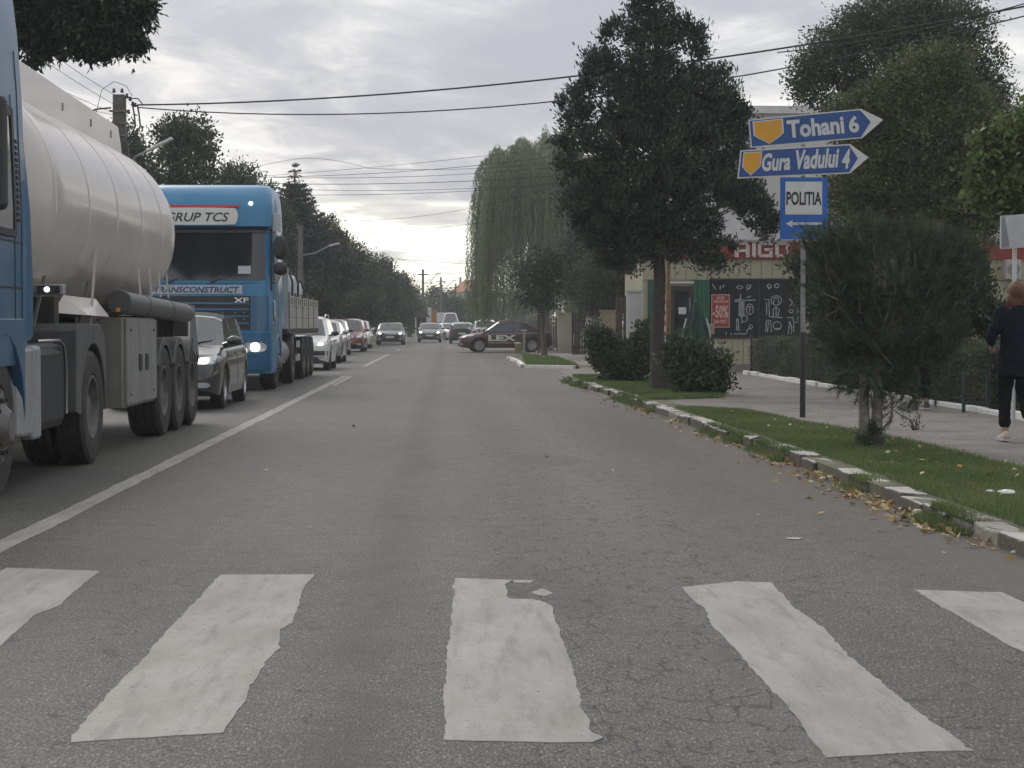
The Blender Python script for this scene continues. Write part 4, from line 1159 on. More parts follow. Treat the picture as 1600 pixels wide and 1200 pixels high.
DBLUE = mat('cab_blue', (.018, .185, .36), .34, .0, var=.07, scale=2, dirt=.22, dirtcol=(.12, .22, .28), coat=.35)
DBLUED = mat('cab_blue_low', (.016, .115, .24), .4, .0, var=.08, scale=2, dirt=.35, dirtcol=(.12, .14, .16), coat=.5)
def dropside():
    T = thing('dropside_truck', 'blue high roofed truck with grey dropside trailer facing the camera', 'truck', (-4.58, 35.2, 0))
    zs = [(.33, .03, .04), (.45, .0, .0), (1.2, .0, .0), (1.95, .02, .0), (2.1, .04, .0), (3.05, .20, .02), (3.12, .08, .0), (3.45, .12, .0), (3.7, .22, .02), (3.86, .40, .06), (3.93, .6, .12), (3.95, .9, .18)]
    c = cab_body(T, DBLUE, 2.5, zs, 2.3, .26)
    sf = Surf(c); D = (0, 1, 0); y0 = -2
    def front(name, x0, x1, z0, z1, m, off=.012, nu=12, nv=6, parent=T, r=0., dx=0.0):
        q = sf.patch([(x0, y0, z0), (x1, y0, z0), (x1 - dx, y0, z1), (x0 + dx, y0, z1)], D, nu, nv, off=off, rnd_=r)
        return q.build(name, m, parent, smooth=True)
    front('windscreen', -1.14, 1.14, 2.10, 3.0, GLASS, .014, 18, 8, dx=.02)
    front('visor_shadow', -1.16, 1.16, 3.0, 3.10, mat('visor_shadow_dark', (.04, .05, .07), .3), .05, 16, 2)  # dark strip paints the shadow under the blue visor
    sg = front('name_board', -1.02, .62, 3.14, 3.47, mat('board_white', (.62, .63, .60), .5, var=.05), .03, 14, 4, r=.25)
    front('red_strip', -1.04, .64, 3.475, 3.52, mat('strip_red', (.45, .03, .03), .45), .03, 14, 1, parent=sg)
    INK = mat('ink_dark', (.03, .03, .035), .6)
    mb = MB(); lettering(mb, 'GRUP TCS', (-.14, y0, 3.29), (1, 0, 0), (0, 0, 1), 1.19, .17, shear=.28, bold=.012); sf.project(mb, D, .036).build('lettering', INK, sg)
    # upper panel and name plate
    pl = front('name_plate', -1.0, .70, 1.84, 2.0, mat('plate_pale', (.45, .50, .53), .5, dirt=.4, dirtcol=(.1, .22, .4)), .012, 12, 2)
    mb = MB(); lettering(mb, 'TRANSCONSTRUCT', (-.15, y0, 1.92), (1, 0, 0), (0, 0, 1), 1.6, .115, shear=.22, bold=.02); sf.project(mb, D, .018).build('lettering', mat('ink_blue', (.03, .05, .12), .5), pl)
    front('panel_seam', -1.2, 1.2, 2.035, 2.05, BLACKP, .004, 14, 1)
    gr = front('grille', -.98, .86, 1.16, 1.80, BLACKP, .012, 12, 8)
    for i, z in enumerate((1.27, 1.40, 1.53, 1.645)):
        front('slat', -.95, .83, z, z + .035, DBLUED, .03, 12, 1, parent=gr)
    for z in (1.345, 1.475):
        for x in (.32, .55, .72):
            front('stud', x, x + .04, z, z + .03, STEEL, .03, 1, 1, parent=gr)
    mb = MB(); lettering(mb, 'XF', (.68, y0, 1.72), (1, 0, 0), (0, 0, 1), .28, .10, bold=.03); sf.project(mb, D, .02).build('badge_lettering', CHROME, gr)
    front('corner_panel', .88, 1.2, 1.14, 1.80, DBLUED, .01, 6, 6)
    front('corner_panel', -1.2, -1.0, 1.14, 1.80, DBLUED, .01, 6, 6)
    front('bumper', -1.22, 1.22, .40, 1.10, DBLUED, .05, 16, 6)
    front('lower_intake', -.7, .7, .45, .62, BLACKP, .06, 10, 2)
    front('bumper_seam', -1.22, 1.22, .66, .675, BLACKP, .056, 14, 1)
    front('number_plate', -.26, .26, .7, .81, PLATE, .062, 3, 1)
    for s in (1, -1):
        hl = front('headlight', s * .72, s * 1.16, .74, .93, LAMPDIM, .062, 6, 4, r=.8)
        front('bulb', s * .86, s * 1.03, .755, .915, LAMPON, .075, 6, 5, parent=hl, r=1.0)
        S = 3
        w = sf.patch([(s * S, .55, 2.1), (s * S, 1.3, 2.1), (s * S, 1.25, 2.85), (s * S, .62, 2.85)], (-s, 0, 0), off=.012).build('side_window', GLASS, T)
        k = MB()
        for ya in (.42, 1.42): q = sf.patch([(s * S, ya, 1.0), (s * S, ya + .015, 1.0), (s * S, ya + .015, 3.05), (s * S, ya, 3.05)], (-s, 0, 0), 1, 8, off=.004); k.add(q.v, q.f)
        k.build('door_seam', BLACKP, T)
        # A pillar trims
        mb = MB(); mb.tube([(s * 1.235, .18, 1.9), (s * 1.235, .22, 2.5), (s * 1.225, .33, 3.08)], .022, 6); mb.build('pillar_trim', BLACKP, T, smooth=True)
        # mirrors
        def pod(cx_, cy_, cz_, rx, rz_):
            mb = MB(); rings = []
            for i in range(8):
                t = i / 7; a = math.pi * t; k_ = .55 + .45 * math.sin(a) ** .6
                rings.append([(cx_ + rx * k_ * math.copysign(abs(math.cos(q)) ** .7, math.cos(q)), cy_ - .08 + .16 * t, cz_ + rz_ * k_ * math.copysign(abs(math.sin(q)) ** .7, math.sin(q))) for q in [2 * math.pi * j / 16 for j in range(16)]])
            mb.loft(rings, True, True); return mb
        mr = pod(s * 1.40, .22, 2.72, .12, .23).build('mirror', BLACKP, T, smooth=True)
        pod(s * 1.41, .2, 2.32, .125, .125).build('wide_mirror', BLACKP, mr, smooth=True)
        mb = MB(); mb.tube([(s * 1.22, .3, 3.0), (s * 1.33, .26, 3.03), (s * 1.38, .24, 2.9)], .02); mb.tube([(s * 1.22, .3, 2.06), (s * 1.33, .26, 2.05), (s * 1.40, .22, 2.2)], .02); mb.build('mirror_arm', CHROME, mr, smooth=True)
        # side deflector
        mb = MB(); mb.add([(s * 1.24, 2.2, 1.2), (s * 1.25, 2.75, 1.2), (s * 1.22, 2.7, 3.3), (s * 1.2, 2.25, 3.7), (s * 1.2, 2.2, 1.2), (s * 1.21, 2.75, 1.2), (s * 1.18, 2.7, 3.3), (s * 1.16, 2.25, 3.7)], [(0, 1, 2, 3), (4, 7, 6, 5), (0, 4, 5, 1), (1, 5, 6, 2), (2, 6, 7, 3), (3, 7, 4, 0)])
        mb.build('side_deflector', DBLUE, T)
        mb = MB(); mb.tube([(s * 1.24, .4, 1.3), (s * 1.27, .42, 1.32), (s * 1.27, .42, 1.7), (s * 1.24, .42, 1.72)], .014); mb.build('grab_handle', CHROME, T, smooth=True)
        mb = MB(); mb.tube([(s * 1.245, 2.2, .5), (s * 1.26, 2.6, .5)], .02); mb.build('step', STEEL, T)
        # cab wheel arch trim
        fender(T, 1.4, .56, .75 * s if s > 0 else -1.25, 1.25 * s if s > 0 else -.75, .5, 5, 175, m=DBLUED)
        truck_wheel(T, s * 1.22, 1.4, .5, s, .3, 'hub'); truck_wheel(T, s * 1.24, 5.1, .5, s, .27, 'dish', True)
        fender(T, 5.1, .57, .62 * s if s > 0 else -1.25, 1.25 * s if s > 0 else -.62, .5, 10, 170)
    # white quarter panel and pale marker on the roof side, roof lamp
    mb = MB(); mb.box(1.22, 1.40, .42, .46, 3.02, 3.38); mb.build('corner_mirror', mat('pale_grey', (.5, .53, .55), .4), T, bevel=.01)
    front('marker_lamp', .82, .89, 3.52, 3.59, LAMPON, .02, 2, 2, r=1)
    mb = MB(); mb.cyl((.45, .9, 3.94), (.45, .9, 4.05), .012, n=6); mb.build('aerial', BLACKP, T)
    # papers and reflections on the windscreen, painted as one pale patch low down
    front('card_and_reflection', .62, .86, 2.22, 2.37, mat('card_reflection_pale', (.42, .45, .47), .6), .02, 2, 2)
    k = MB()
    for x in (-.7, .1): k.tube([(x, -.0, 2.05), (x + .35, .06, 2.2), (x + .6, .06, 2.22)], .012)
    k.build('wiper', BLACKP, T)
    # chassis, tank
    mb = MB(); mb.box(-.45, .45, .5, 6.5, .55, 1.0); mb.build('chassis', DARKP, T)
    for s in (1, -1):
        mb = MB()
        mb.lathe([(0, .05), (.01, .28), (.04, .3), (1.35, .3), (1.38, .28), (1.4, .05)], (s * .93, 2.75, .68), 'y', 20); ft = mb.build('fuel_tank', mat('tank_alu', (.42, .42, .42), .4, .6, var=.15, dirt=.4), T, smooth=True)
        for y in (3.0, 3.4, 3.8):
            mb = MB(); mb.lathe([(0, .305), (.05, .305)], (s * .93, y, .68), 'y', 20); mb.build('tank_strap', STEEL, ft, smooth=True)
    # trailer
    ALU = mat('dropside_alu', (.43, .42, .40), .5, .15, var=.08, scale=3, dirt=.45, dirtcol=(.22, .2, .17))
    mb = MB(); mb.box(-1.25, 1.25, 3.9, 12.7, 1.06, 1.17); mb.box(-.5, .5, 4.2, 12.5, .8, 1.06); mb.build('trailer_bed', DARKP, T, bevel=.01)
    for s in (1, -1):
        n = 5; y_ = 3.92; seg = (12.7 - 3.92) / n
        for i in range(n):
            mb = MB(); a, b_ = y_ + i * seg + .05, y_ + (i + 1) * seg - .05
            for z in (1.175, 1.41, 1.645):
                mb.box(s * 1.225, s * 1.25, a, b_, z, z + .228)
            mb.build('side_board', ALU, T, bevel=.008)
            mb = MB(); mb.box(s * 1.21, s * 1.262, y_ + i * seg - .045, y_ + i * seg + .045, 1.1, 1.95); mb.build('stake', STEEL, T)
            for q in (.3, .65):
                mb = MB(); mb.box(s * 1.251, s * 1.258, a + q * seg, a + q * seg + .12, 1.7, 1.84); mb.build('stake_pocket', BLACKP, T)
    mb = MB(); mb.box(-1.24, 1.24, 3.86, 3.91, 1.17, 2.45); hb = mb.build('headboard', ALU, T, bevel=.01)
    mb = MB(); mb.box(-1.2, 1.2, 12.7, 12.74, 1.17, 1.87); mb.build('tailboard', ALU, T)
    # load under pale film, strapped
    FILM = mat('load_film', (.52, .53, .53), .35, 0, var=.25, scale=3, bump=.6, bscale=9)
    for i, (a, b_, zt) in enumerate(((4.05, 5.35, 2.42), (5.5, 6.9, 2.42), (7.05, 8.5, 2.3))):
        mb = MB(); rings = []
        for t, k_ in ((0, .8), (.05, .97), (.3, 1), (.7, 1), (.95, .97), (1, .8)):
            y = a + (b_ - a) * t; zt2 = 1.8 + (zt - 1.8) * k_
            rings.append([(-1.17, y, 1.18), (1.17, y, 1.18), (1.19, y, zt2 - .22), (1.14, y, zt2 - .07), (.95, y, zt2), (0, y, zt2 + .04), (-.95, y, zt2), (-1.14, y, zt2 - .07), (-1.19, y, zt2 - .22)])
        mb.loft(rings, True, True); ld = mb.build('load_bundle', FILM, T, smooth=True, angle=60)
        mb = MB(); y = b_ - .12
        mb.tube([(1.205, y, 1.2), (1.205, y, zt - .22), (1.14, y, zt - .04), (.9, y, zt + .03), (0, y, zt + .06)], .03, 6); mb.build('strap', BLACKP, ld)
    for y in (8.3, 9.6, 10.9):
        for s in (1, -1): truck_wheel(T, s * 1.23, y, .49, s, .34, 'dish')
    mb = MB(); mb.box(1.15, 1.2, 6.3, 7.4, .45, .6); mb.box(1.15, 1.2, 6.3, 7.4, .75, .9); mb.build('side_guard', ALU, T)
dropside()
# ------------------------------------------------------------------ road signs
GALV = mat('galvanised_post', (.24, .25, .25), .5, .4, var=.15, scale=8, dirt=.3)
POSTD = mat('post_dark_paint', (.028, .026, .026), .7, var=.2)
SBLUE = mat('sign_blue', (.010, .062, .235), .45, var=.06, scale=3, dirt=.2, dirtcol=(.07, .11, .2))
SBLUE2 = mat('sign_blue_light', (.006, .095, .36), .4, var=.05, scale=3)
SWHITE = mat('sign_white', (.55, .56, .55), .45, var=.05, scale=5, dirt=.3, dirtcol=(.35, .35, .32))
SAMB = mat('sign_amber', (.62, .30, .02), .45, var=.05)
SBACK = mat('sign_back', (.3, .31, .32), .5, .5)
SX, SY = G(1254, 652, ZP).x, G(1254, 652, ZP).y
tp_ = P(1252, 172, SY)
sp = thing('sign_post', 'grey metal signpost with dark lower half standing at the back of the grass', 'sign post', (SX, SY, ZP))
mb = MB(); mb.cyl((0, 0, -.1), (0, 0, 1.08), .036, n=14); mb.build('lower_post', POSTD, sp, smooth=True)
mb = MB(); mb.cyl((0, 0, 1.08), (-.01, 0, P(1252, 226, SY).z - ZP), .030, n=14); mb.build('upper_post', GALV, sp, smooth=True)
SC_ = SY / FPX

def arrow_sign(label, px, shield, words, grp='blue direction signs on the post', yoff=-.05):
    """px: corner pixels tl, tr(shoulder), tip, br(shoulder), bl of the panel"""
    Y0 = SY + yoff
    pts = [P(a, b, Y0) for a, b in px]
    o = pts[0]; root = thing('direction_sign', label, 'road sign', (0, 0, 0))
    loc = o.copy(); root.location = loc; root['group'] = grp
    pl = [p - loc for p in pts]
    def panel(name, pp, m, y0, y1, parent=root):
        n = len(pp); mb = MB(); mb.add([(p.x, y0, p.z) for p in pp] + [(p.x, y1, p.z) for p in pp], [tuple(range(n)), tuple(range(2 * n - 1, n - 1, -1))] + [(i, n + i, n + (i + 1) % n, (i + 1) % n) for i in range(n)])
        return mb.build(name, m, parent)
    panel('border', pl, SWHITE, -.004, .004)
    tl, tr, tip, br, bl = pl
    ux = (tr - tl).normalized(); uz = (tl - bl).normalized(); q = .016
    blue_tip = ((tr + br) / 2) + (tip - (tr + br) / 2) * .42
    b = [tl + ux * q - uz * q, tr - uz * q - ux * .012, blue_tip, br + uz * q - ux * .012, bl + ux * q + uz * q]
    f = panel('face', b, SBLUE, -.0075, -.004)
    hgt = (tl - bl).length
    a0, a1 = shield
    w = a1 - a0
    sh = [(a0, .92), (a1, .92), (a1, .42), (a0 + w * .85, .30), ((a0 + a1) / 2, .08), (a0 + w * .15, .30), (a0, .42)]
    c = lambda u, v: bl.lerp(br, u).lerp(tl.lerp(tr, u), v)
    L_ = (tr - tl).length
    k = panel('shield_edge', [c(u, v) for u, v in sh], SWHITE, -.0105, -.0075)
    cx_, cz_ = (a0 + a1) / 2, .55
    panel('shield', [c(cx_ + (u - cx_) * .90, cz_ + (v - cz_) * .92) for u, v in sh], SAMB, -.013, -.0105, k)
    for (s, u0, u1, v0, v1) in words:
        mb = MB(); o_ = (c(u0, v0) + c(u1, v1)) / 2; o_.y = -.0095
        lettering(mb, s, o_, c(u1, .5) - c(u0, .5), uz, (u1 - u0) * L_, (v1 - v0) * hgt, bold=.034)
        mb.build('lettering', SWHITE, f)
    mb = MB(); mb.box(-.05, .05, .004, .03, -.03, .03)
    for z in (.08, hgt - .08):
        m2 = MB(); cz = (SX - loc.x); m2.box(cz - .06, cz + .06, .004, .09, bl.z + z - .012 + .05, bl.z + z + .012 + .05); m2.build('bracket', GALV, root)
    mb = MB(); return root
arrow_sign('upper blue arrow sign reading Tohani 6 with a wide amber shield', [(1169, 187), (1345, 170), (1380, 187), (1347, 216), (1173, 231)], (.035, .305),
           [('Tohani', .335, .84, .2, .84), ('6', .885, .975, .2, .80)])
arrow_sign('lower blue arrow sign reading Gura Vadului 4 with a narrow amber shield', [(1157, 235), (1328, 225), (1357, 246), (1328, 271), (1152, 279)], (.03, .20),
           [('Gura', .205, .47, .2, .84), ('Vadului', .50, .90, .2, .90), ('4', .93, 1.0, .15, .85)])
Y0 = SY - .05
a, b_ = P(1219, 277, Y0), P(1293, 374, Y0)
root = thing('police_sign', 'blue rectangular sign reading POLITIA above a left pointing arrow', 'road sign', (a.x, Y0, b_.z))
w, hh = b_.x - a.x, a.z - b_.z
mb = MB(); mb.box(0, w, -.004, .004, 0, hh); mb.build('face', SBLUE2, root, bevel=.002)
mb = MB(); mb.box(w * .11, w * .88, -.008, -.004, hh * .40, hh * .93); wp = mb.build('white_panel', SWHITE, root)
mb = MB(); lettering(mb, 'POLITIA', (w * .50, -.010, hh * .66), (1, 0, 0), (0, 0, 1), w * .74, hh * .22, bold=.03); mb.build('lettering', mat('sign_ink', (.015, .015, .017), .5), wp)
mb = MB(); mb.add([(w * .24, -.0085, hh * .232), (w * .87, -.0085, hh * .232), (w * .87, -.0085, hh * .272), (w * .24, -.0085, hh * .272), (w * .12, -.0085, hh * .252), (w * .26, -.0085, hh * .195), (w * .26, -.0085, hh * .309)], [(0, 1, 2, 3), (4, 5, 6)]); mb.build('arrow', SWHITE, root)
for z in (.2, .8):
    mb = MB(); cx_ = SX - a.x; mb.box(cx_ - .06, cx_ + .06, .004, .09, hh * z - .012, hh * z + .012); mb.build('bracket', GALV, root)

# ------------------------------------------------------------------ kiosk shop
KY = G(1110, 578, ZP).y + 1.2
CREAM = mat('cream_cladding', (.36, .335, .235), .55, var=.06, scale=1.5, dirt=.3, dirtcol=(.22, .2, .14))
GREENP = mat('green_pilaster', (.02, .10, .06), .5, var=.12, scale=3)
FASC = mat('fascia_red', (.22, .018, .018), .5, var=.1, scale=3, dirt=.2)
BROWN = mat('door_brown', (.045, .032, .028), .4, var=.15)
kx = lambda px: P(px, 500, KY).x
kz = lambda py: P(1100, py, KY).z
kroot = thing('kiosk_shop', 'cream panelled kiosk shop with dark display window and green pilasters', 'shop', (kx(1003), KY, ZP))
OX, OZ = kx(1003), ZP
X = lambda px: kx(px) - OX
Z = lambda py: kz(py) - OZ
WID = X(1640); ztop = Z(378)
mb = MB(); mb.box(.02, WID, .03, 5, -.1, ztop); mb.build('wall', CREAM, kroot)
pw = X(1150) - X(1133)
def panels(x0, x1, z0, z1):
    n = max(1, round((x1 - x0) / pw)); w_ = (x1 - x0) / n
    for i in range(n):
        mb = MB(); mb.box(x0 + i * w_ + .008, x0 + (i + 1) * w_ - .008, 0, .032, z0, z1); mb.build('panel', CREAM, kroot)
panels(.02, WID, Z(437), Z(405))
panels(X(1110), WID, .12, Z(527))
panels(X(1256), WID, Z(525), Z(439))
mb = MB(); mb.box(0, WID, -.05, .03, -.1, .11); mb.build('plinth', mat('plinth_grey', (.2, .19, .175), .8, dirt=.4), kroot)
mb = MB(); mb.box(-.02, WID, -.06, .029, Z(405), ztop); fs = mb.build('fascia', FASC, kroot)
mb = MB(); mb.box(-.1, WID + .1, -.12, 5.1, ztop, ztop + .06); mb.build('roof', mat('roof_edge', (.28, .27, .26), .6), kroot)
# block capital fascia letters made of tiled strokes
LT = mat('letter_tiles', (.58, .56, .53), .5, var=.25, scale=22, dirt=.5, dirtcol=(.4, .1, .09))
def stroke(mb, u0, u1, v0, v1, px0, px1):
    x0, x1 = X(px0 + (px1 - px0) * u0), X(px0 + (px1 - px0) * u1); z0, z1 = Z(402 - 24 * v0), Z(402 - 24 * v1)
    mb.box(x0, x1, -.085, -.06, z0, z1)
def letter(ch, px0, px1):
    segs = {'A': [(0, .26, 0, .82), (.74, 1, 0, .82), (.12, .88, .82, 1), (.26, .74, .34, .52)], 'I': [(0, 1, 0, 1)],
            'G': [(0, .22, .12, .88), (.1, 1, .8, 1), (.1, 1, 0, .2), (.78, 1, .2, .5), (.45, 1, .42, .58)],
            'O': [(0, .24, .12, .88), (.76, 1, .12, .88), (.1, .9, .8, 1), (.1, .9, 0, .2)], '.': [(0, 1, 0, .22)],
            'M': [(0, .2, 0, 1), (.8, 1, 0, 1), (.2, .8, .8, 1), (.4, .6, .4, .8)]}[ch]
    mb = MB()
    for s in segs: stroke(mb, *s, px0, px1)
    mb.build('letter', LT, fs)
for ch, p0, p1 in (('A', 1147, 1170), ('I', 1174, 1180), ('G', 1183, 1206), ('O', 1210, 1232), ('.', 1236, 1241)): letter(ch, p0, p1)
# display window
WX0, WX1, WZ0, WZ1 = X(1110), X(1256), Z(526), Z(438)
mb = MB(); mb.box(WX0, WX1, .0, .031, WZ0, WZ1); win = mb.build('display_window', mat('window_black_film', (.02, .02, .024), .3, var=.2, spec=.25), kroot)
fr = MB(); fr.box(WX0 - .03, WX1 + .03, -.03, .0, WZ1, WZ1 + .05); fr.box(WX0 - .03, WX1 + .03, -.03, .0, WZ0 - .05, WZ0); fr.box(WX0 - .03, WX0, -.03, .0, WZ0, WZ1); fr.box(WX1, WX1 + .03, -.03, 0, WZ0, WZ1)
fr.box(X(1184), X(1184) + .05, -.03, 0, WZ0, WZ1); fr.build('frame', BLACKP, win)
FOIL = mat('window_foil', (.42, .45, .46), .6, var=.3, scale=8)
def zz(x, y): return (X(1100 + x * .1417), Z(370 + y * .1417))
def strokes(lst, wdt=.012):
    for pl in lst:
        mb = MB(); pts = [zz(*p) for p in pl]
        for (x0, z0), (x1, z1) in zip(pts, pts[1:]):
            d = Vector((x1 - x0, 0, z1 - z0)); L_ = d.length
            if L_ < 1e-4: continue
            d /= L_; n_ = Vector((-d.z, 0, d.x)); c = Vector(((x0 + x1) / 2, -.003, (z0 + z1) / 2))
            mb.obox(c, d * (L_ / 2 + wdt * .4), (0, .002, 0), n_ * wdt)
        mb.build('window_drawing', FOIL, win)
def loop(cx_, cy_, rx, ry, n=12, a0=0): return [(cx_ + rx * math.cos(2 * math.pi * i / n + a0), cy_ + ry * math.sin(2 * math.pi * i / n + a0)) for i in range(n + 1)]
strokes([[(90, 520), (130, 580)], [(175, 580), (180, 540)], [(205, 560), (222, 528)], loop(393, 555, 32, 17), loop(490, 550, 24, 24, 8), [(520, 525), (470, 590)],
         [(402, 630), (402, 690), (430, 700), (565, 697)], [(340, 700), (395, 685), (390, 705), (345, 715)], [(470, 670), (510, 655)],
         loop(505, 800, 38, 60), [(505, 780), (505, 850)], [(485, 770), (520, 770)], loop(445, 900, 32, 40), [(360, 905), (360, 1020), (385, 1030), (378, 910), (360, 905)],
         [(335, 1070), (465, 1070), (480, 1020), (530, 1010)], loop(515, 990, 18, 20), [(415, 880), (420, 950)],
         [(700, 540), (712, 575), (745, 555)], loop(715, 540, 22, 18, 8), loop(800, 540, 26, 22, 7), [(670, 690), (715, 690), (720, 880), (860, 893)], loop(795, 700, 58, 52, 14), [(765, 740), (775, 670), (810, 670), (830, 740)],
         [(795, 780), (795, 880)], [(765, 880), (760, 800), (795, 770), (830, 800), (815, 880)], [(690, 720), (690, 860)], [(680, 1050), (690, 920), (735, 925), (745, 1050)], [(712, 940), (700, 1050)], loop(808, 980, 44, 46), [(790, 1010), (830, 1010)],
         [(940, 680), (975, 720), (945, 770)], loop(960, 820, 24, 18, 8), [(915, 890), (980, 892), (990, 950), (990, 1050)], [(990, 945), (1035, 940), (1035, 760), (1080, 740)], [(930, 1070), (945, 930), (968, 1000), (965, 1070)], [(1045, 760), (1070, 800)], [(245, 1050), (245, 1080)], [(300, 1060), (300, 1085)]], .010)
mb = MB(); p0, p1 = zz(380, 710), zz(445, 880); mb.box(p0[0], p1[0], -.004, -.001, p1[1], p0[1]); mb.build('window_drawing', mat('foil_grey', (.2, .23, .25), .6, var=.3, scale=15), win)
# sale poster
p0, p1 = zz(80, 635), zz(282, 1000)
RED = mat('poster_red', (.30, .035, .03), .5, var=.06); PINK = mat('poster_pale', (.52, .40, .36), .5, var=.05)
mb = MB(); mb.box(p0[0], p1[0], -.006, -.001, p1[1], p0[1]); po = mb.build('sale_poster', PINK, win)
mb = MB(); mb.box(p0[0] + .02, p1[0] - .02, -.009, -.006, p1[1] + .02, p0[1] - .02); mb.build('red_field', RED, po)
cxp = (p0[0] + p1[0]) / 2
for s, v0, v1, f_ in (('ACUM', 655, 690, .42), ('ORICE PRODUS', 700, 728, .8), ('-50%', 755, 895, .84), ('DIN PRET', 915, 955, .72)):
    za, zb = zz(0, v0)[1], zz(0, v1)[1]
    mb = MB(); lettering(mb, s, (cxp, -.011, (za + zb) / 2), (1, 0, 0), (0, 0, 1), (p1[0] - p0[0]) * f_, za - zb, bold=.03); mb.build('lettering', PINK, po)
# door, pilasters, lintel
mb = MB(); mb.box(X(1048), X(1083), .0, .031, .1, Z(447)); dr = mb.build('door', BROWN, kroot)
mb = MB(); mb.box(X(1054), X(1078), -.008, 0, .9, Z(455)); mb.build('pane', GLASS, dr)
mb = MB(); mb.box(X(1060), X(1072), -.014, -.008, Z(491), Z(480)); mb.build('notice', SWHITE, dr)
mb = MB(); mb.box(X(1076), X(1079), -.05, -.01, Z(500), Z(465)); mb.build('handle', STEEL, dr)
mb = MB(); mb.box(X(1034), X(1084), -.04, .031, Z(443), Z(440)); mb.build('lintel', SWHITE, kroot)
for a0, a1 in ((1083, 1110), (1012, 1022)):
    n = 4
    for i in range(n):
        mb = MB(); x0, x1 = X(a0), X(a1); mb.box(x0 + (x1 - x0) * i / n + .004, x0 + (x1 - x0) * (i + 1) / n - .004, -.03, .031, .1, Z(437)); mb.build('pilaster_board', GREENP, kroot)
mb = MB(); mb.box(X(1034), X(1040), -.02, .031, .5, Z(450)); st_ = mb.build('striped_panel', SWHITE, kroot)
for i in range(6):
    z = .6 + i * .28; mb = MB(); mb.box(X(1034), X(1040), -.024, -.02, z, z + .12); mb.build('stripe', RED, st_)
# rusty pole of the awning, air conditioner, banner
RUST = mat('rusty_paint', (.22, .13, .045), .75, var=.3, scale=9, dirt=.7, dirtcol=(.09, .04, .02))
pp = G(1044, 590, ZP); tag(MB().cyl((pp.x, pp.y, ZP - .05), (pp.x, pp.y, P(1044, 390, pp.y).z), .045, n=12).build('awning_pole', RUST, None, smooth=True), 'rusty ochre pole standing in front of the kiosk door', 'pole')
ac = P(1582, 421, KY - .35); t = thing('air_conditioner', 'pale air conditioner box under the red fascia at the right edge', 'air conditioner', tuple(ac))
mb = MB(); mb.box(-.2, .2, -.12, .12, -.26, .26); mb.build('casing', mat('ac_casing', (.42, .41, .38), .5, dirt=.3), t, bevel=.015)
mb = MB(); mb.lathe([(-.128, .17), (-.135, .16), (-.135, .02)], (0, 0, 0), 'y', 20); mb.build('fan_grille', mat('ac_grille', (.2, .2, .19), .5), t)
for x in (-.18, .15): MB().box(x, x + .03, .12, .4, -.3, -.26).build('bracket', GALV, t)
bn = P(1603, 362, 22.2); t = thing('advert_board', 'pale tilted advert board on a white pole at the right edge', 'board', (bn.x, 22.2, ZP))
mb = MB(); zc_ = bn.z - ZP
mb.add([(-.31, -.03, zc_ - .21), (.7, .12, zc_ - .14), (.7, .12, zc_ + .27), (-.31, -.03, zc_ + .19), (-.31, .02, zc_ - .21), (.7, .17, zc_ - .14), (.7, .17, zc_ + .27), (-.31, .02, zc_ + .19)], [(0, 1, 2, 3), (7, 6, 5, 4), (0, 4, 5, 1), (1, 5, 6, 2), (2, 6, 7, 3), (3, 7, 4, 0)])
mb.build('panel', mat('board_grey', (.45, .46, .46), .5, dirt=.3), t)
mb = MB(); mb.add([(-.305, -.034, zc_ - .20), (-.20, -.018, zc_ - .185), (-.27, -.034, zc_ + .18), (-.305, -.034, zc_ + .18)], [(0, 1, 2, 3)]); mb.build('dark_wedge', mat('board_dark', (.2, .21, .22), .5), t)
mb = MB(); mb.cyl((-.09, .15, -.1), (-.09, .15, zc_ + .2), .026); mb.build('pole', SWHITE, t, smooth=True)

# closed green parasol, chair-like white things by the door
up = G(1087, 590, ZP); t = thing('closed_parasol', 'folded dark green parasol with pale edging beside the kiosk door', 'parasol', (up.x, up.y, ZP))
mb = MB(); rings = []
for z, r in ((.7, .27), (.85, .26), (1.15, .20), (1.5, .11), (1.68, .05), (1.72, .01)):
    rings.append([(r * (1 + .28 * math.cos(6 * a)) * math.cos(a), r * (1 + .28 * math.cos(6 * a)) * math.sin(a), z) for a in [2 * math.pi * i / 36 for i in range(36)]])
mb.loft(rings, True, True); cn = mb.build('canopy', mat('parasol_green', (.012, .05, .035), .8, var=.2), t, smooth=True)
for s in (1, -1):
    mb = MB(); mb.tube([(s * .34, -.05, .75), (s * .28, -.08, 1.1), (s * .22, -.08, 1.32)], .018); mb.build('edging', SWHITE, cn)
mb = MB(); mb.cyl((0, 0, .04), (0, 0, 1.74), .022); mb.build('pole', GALV, t)
mb = MB(); mb.lathe([(0, .25), (.06, .25), (.1, .05), (.3, .04)], (0, 0, 0), 'z', 20); mb.build('base', STEEL, t)
rp_ = G(1106, 584, ZP)
t = thing('display_stand', 'brown timber display stand with pale top beside the folded parasol', 'stand', (rp_.x, rp_.y, ZP))
mb = MB(); mb.box(-.16, .12, -.1, .1, 0, .95); mb.build('cabinet', mat('stand_brown', (.07, .035, .028), .6, var=.2), t, bevel=.01)
mb = MB(); mb.box(-.18, .14, -.12, .12, .95, 1.2); mb.build('top_box', mat('stand_cream', (.3, .28, .2), .7), t, bevel=.01)
mb = MB(); mb.box(.14, .26, -.05, .06, 0, .72); mb.build('side_board', SWHITE, t)

